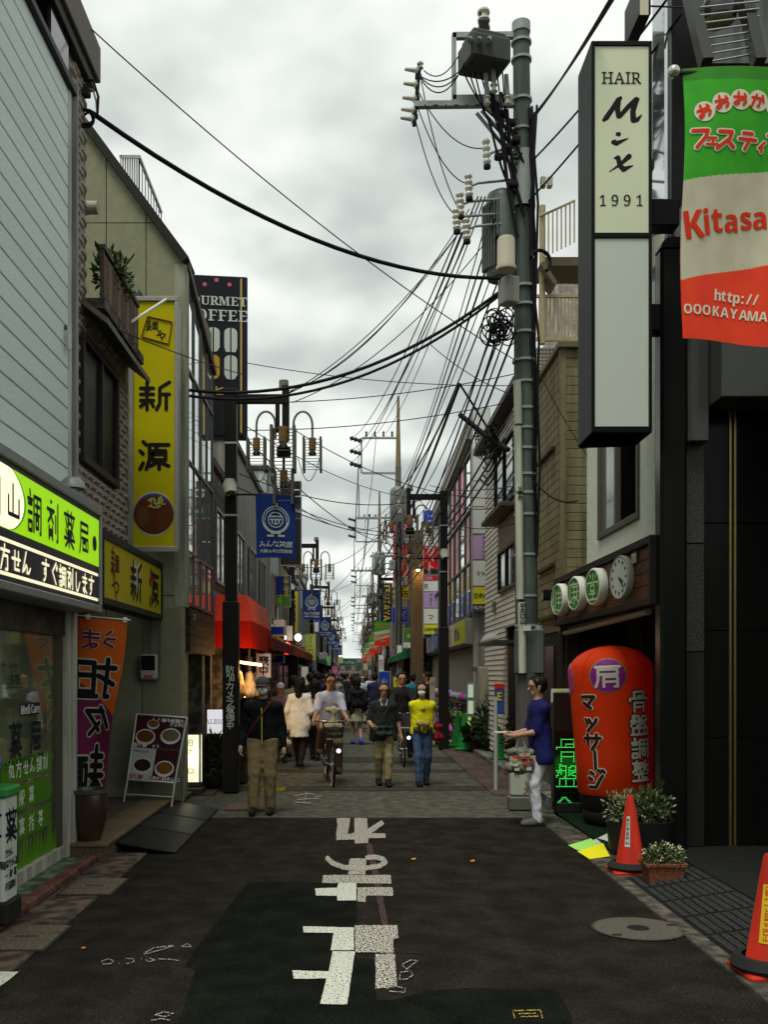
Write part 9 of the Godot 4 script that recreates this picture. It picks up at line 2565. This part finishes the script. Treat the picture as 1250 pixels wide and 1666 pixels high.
	part(rb, "strap", MB.new().tube([V(0.0, 0.1, 0), V(-0.05, 0.35, 0.08), V(-0.1, 0.44, 0.04)], 0.01, 5), mt(0.22, 0.012, 0.02, 0.6))
	# man handing out leaflets, in profile
	var mp := V(XX(880, 11.35), 0, -11.35)
	person({"near": true, "label": "person in navy tunic and white trousers holding leaflets beside the inflatable", "at": mp, "yaw": -PI / 2 + 0.15, "h": 1.68, "fat": 1.08, "top": mt(0.014, 0.016, 0.10, 0.8, "cloth"), "sleeve": 0.95, "hem": -0.16, "flare": 1.15, "legs": mt(0.74, 0.74, 0.82, 0.85, "cloth"), "wide": 1.0, "al": V(0.08, 0.075, 0.06), "ar": V(-0.08, 0.075, 0.0), "wl": V(0.10, 1.05, 0.33), "wr": V(-0.08, 1.05, 0.34), "elbow": V(0, -0.6, -1), "shoes": mt(0.10, 0.095, 0.09, 0.6)})
	var lf := thing("leaflets", "small stack of white leaflets in the hand of the navy tunic", "leaflets", mp + V(-0.44, 1.07, 0.06))
	part(lf, "stack", MB.new().box(V(0, 0, 0), V(0.21, 0.015, 0.14), 0.002), mt(0.62, 0.52, 0.48, 0.6))
	var pb := bag("clear plastic bag of red and green packets hanging from the navy tunic's arm", mp + V(-0.25, 0.76, 0.12), V(0.36, 0.3, 0.18), mt(0.44, 0.44, 0.36, 0.35, "speck"), "packet_bag", 0.0)
	part(pb, "handle", MB.new().tube([V(-0.06, 0.12, 0), V(-0.02, 0.28, 0), V(0.02, 0.28, 0), V(0.06, 0.12, 0)], 0.008, 5), mt(0.55, 0.55, 0.55, 0.4))
	var g := RandomNumberGenerator.new()
	g.seed = 5
	for k in 16: part(pb, "packet", MB.new().box(V(g.randf_range(-0.13, 0.13), g.randf_range(-0.11, 0.06), 0.075 + g.randf() * 0.02), V(0.06, 0.035, 0.012), 0.003), [mt(0.5, 0.06, 0.05, 0.5), mt(0.35, 0.38, 0.2, 0.5), mt(0.55, 0.5, 0.4, 0.5)][k % 3])
	# rider behind the two women
	var rp := V(XX(655, 18.8), 0, -18.8)
	bicycle("dark bicycle ridden behind the two walking women", rp, 0.0, mt(0.02, 0.02, 0.02, 0.3), true)
	person({"near": true, "label": "person in black shirt riding a dark bicycle behind the two women", "at": rp, "h": 1.72, "hip": V(0, 0.95, -0.2), "lean": V(0.0, 1, 0.12), "top": mt(0.02, 0.02, 0.021, 0.8, "cloth"), "sleeve": 0.9, "hem": 0.0, "legs": mt(0.03, 0.03, 0.035, 0.8, "cloth"), "al": V(0.15, 0.23, 0.0), "ar": V(-0.15, 0.54, -0.04), "wl": V(0.27, 1.02, 0.24), "wr": V(-0.27, 1.02, 0.24), "elbow": V(0.3, -1, -0.3)})
	# schoolgirl with backpack
	var gp := V(XX(581, 24.2), 0, -24.2)
	person({"label": "person with long black hair, dark cardigan and pale skirt walking away in blue shoes", "at": gp, "yaw": PI + 0.25, "h": 1.62, "top": mt(0.016, 0.016, 0.018, 0.85, "cloth"), "sleeve": 1.8, "shorts": mt(0.42, 0.42, 0.30, 0.85, "cloth"), "long": 0.32, "faceless": true, "shoes": mt(0.05, 0.08, 0.5, 0.5), "al": V(0.07, 0.08, 0.12), "ar": V(-0.06, 0.12, -0.2)})
	bag("black backpack on the long-haired walker's back", gp + V(0.02, 1.12, 0.16), V(0.3, 0.42, 0.2), mt(0.012, 0.012, 0.013, 0.8), "backpack", 0.0)
	# the crowd
	var blk := mt(0.018, 0.018, 0.02, 0.85, "cloth")
	var wht := mt(0.5, 0.5, 0.47, 0.85, "cloth")
	var nav := mt(0.016, 0.022, 0.06, 0.85, "cloth")
	var tan := mt(0.24, 0.18, 0.11, 0.85, "cloth")
	var lbl := mt(0.22, 0.34, 0.48, 0.85, "cloth")
	var crowd := [
		[478, 20.6, 1, 1.66, tan, khaki, 0.0, "tan shirt walking away past the fruit stall"], [456, 19.4, 0, 1.52, mt(0.2, 0.12, 0.14, 0.8), blk, 0.0, "white cap and dark smock by the fruit stall"], [490, 25.0, 1, 1.62, wht, nav, 0.1, "white blouse near the leaning white flag"],
		[505, 23.0, 1, 1.72, blk, blk, 0.0, "black suit walking away beside another suit"], [517, 24.5, 1, 1.74, nav, nav, 0.0, "navy suit walking away beside a black suit"], [512, 19.8, 1, 1.60, wht, blk, 0.25, "white shirt and dark skirt walking beside the white tunic"],
		[537, 21.5, 1, 1.58, lbl, khaki, 0.12, "pale blue shirt behind the cyclist"], [533, 30.0, 0, 1.72, blk, nav, 0.0, "black shirt facing this way behind the cyclist"], [547, 33.0, 0, 1.65, mt(0.3, 0.27, 0.24, 0.8), blk, 0.1, "beige top facing this way far behind the cyclist"],
		[562, 36.0, 1, 1.70, blk, khaki, 0.0, "black jacket in the middle of the crowd"], [574, 38.0, 1, 1.66, mt(0.5, 0.36, 0.02, 0.8), blk, 0.25, "mustard yellow coat in the crowd"], [590, 34.0, 0, 1.64, mt(0.35, 0.42, 0.45, 0.8), wht, 0.1, "pale grey shirt and white trousers in the crowd"],
		[601, 48.0, 0, 1.60, mt(0.4, 0.5, 0.62, 0.8), lbl, 0.0, "light blue shirt far in the crowd"], [610, 29.0, 1, 1.72, nav, blk, 0.0, "navy shirt pushing a bicycle in the crowd"], [672, 27.0, 1, 1.70, mt(0.02, 0.15, 0.24, 0.8, "cloth"), blk, 0.0, "teal jacket standing by the brick tower"],
		[698, 23.8, 2, 1.74, blk, blk, 0.0, "black shirt leaning over a parked bicycle by the lamp post"], [525, 42.0, 1, 1.68, blk, blk, 0.0, "dark coat among distant shoppers"], [545, 46.0, 0, 1.66, wht, nav, 0.15, "white top among distant shoppers"], [556, 52.0, 1, 1.72, nav, blk, 0.0, "navy jacket among distant shoppers"],
		[570, 57.0, 0, 1.62, mt(0.35, 0.1, 0.1, 0.8), blk, 0.2, "dull red top among distant shoppers"], [583, 62.0, 1, 1.70, wht, khaki, 0.0, "white shirt and khaki trousers among distant shoppers"], [596, 68.0, 0, 1.70, blk, nav, 0.0, "black top at the end of the crowd"], [566, 75.0, 1, 1.68, tan, blk, 0.0, "brown top at the end of the crowd"], [577, 44.0, 1, 1.70, blk, blk, 0.2, "black coat and long hair in the crowd"], [618, 40.0, 0, 1.68, nav, blk, 0.0, "navy top beside the concrete pole"]]
	for k in crowd.size():
		var q: Array = crowd[k]
		var st := 0.14 * (1.0 if k % 2 else -1.0)
		var w: float = [0.0, PI, -PI / 2][q[2]] + 0.2 * sin(k * 2.3)
		var dd := {"label": "person in " + q[7], "at": V(XX(q[0], q[1]), 0, -q[1]), "yaw": w, "h": q[3], "top": q[4], "legs": q[5], "long": q[6], "sleeve": 0.8 + (k % 3) * 0.5, "faceless": q[2] != 0 or q[1] > 30.0, "al": V(0.08, 0.08, st), "ar": V(-0.08, 0.08, -st), "wl": V(0.26, 0.87, 0.1 + st), "wr": V(-0.26, 0.87, 0.1 - st)}
		if k == 1: dd.cap = wht
		person(dd)
	bicycle("parked dark bicycle by the black lamp post before the glass shop", V(XX(706, 24.6), 0.0, -24.6), 1.2, mt(0.02, 0.03, 0.03, 0.3), true)
	bicycle("dark bicycle pushed in the crowd by the navy shirt", V(XX(603, 28.6), 0.0, -28.6), PI, mt(0.03, 0.03, 0.03, 0.3), false)

func _ready() -> void:
	rng.seed = 7
	build_view()
	build_ground()
	build_pharmacy()
	build_ramen_house()
	build_glass_house()
	build_black_building()
	build_massage_shop()
	build_brown_house()
	build_white_house()
	build_glass_shop()
	build_left_street_things()
	build_hair_sign()
	build_festival_banner()
	build_right_street_things()
	build_far()
	build_people()
	build_poles()
	build_wires()
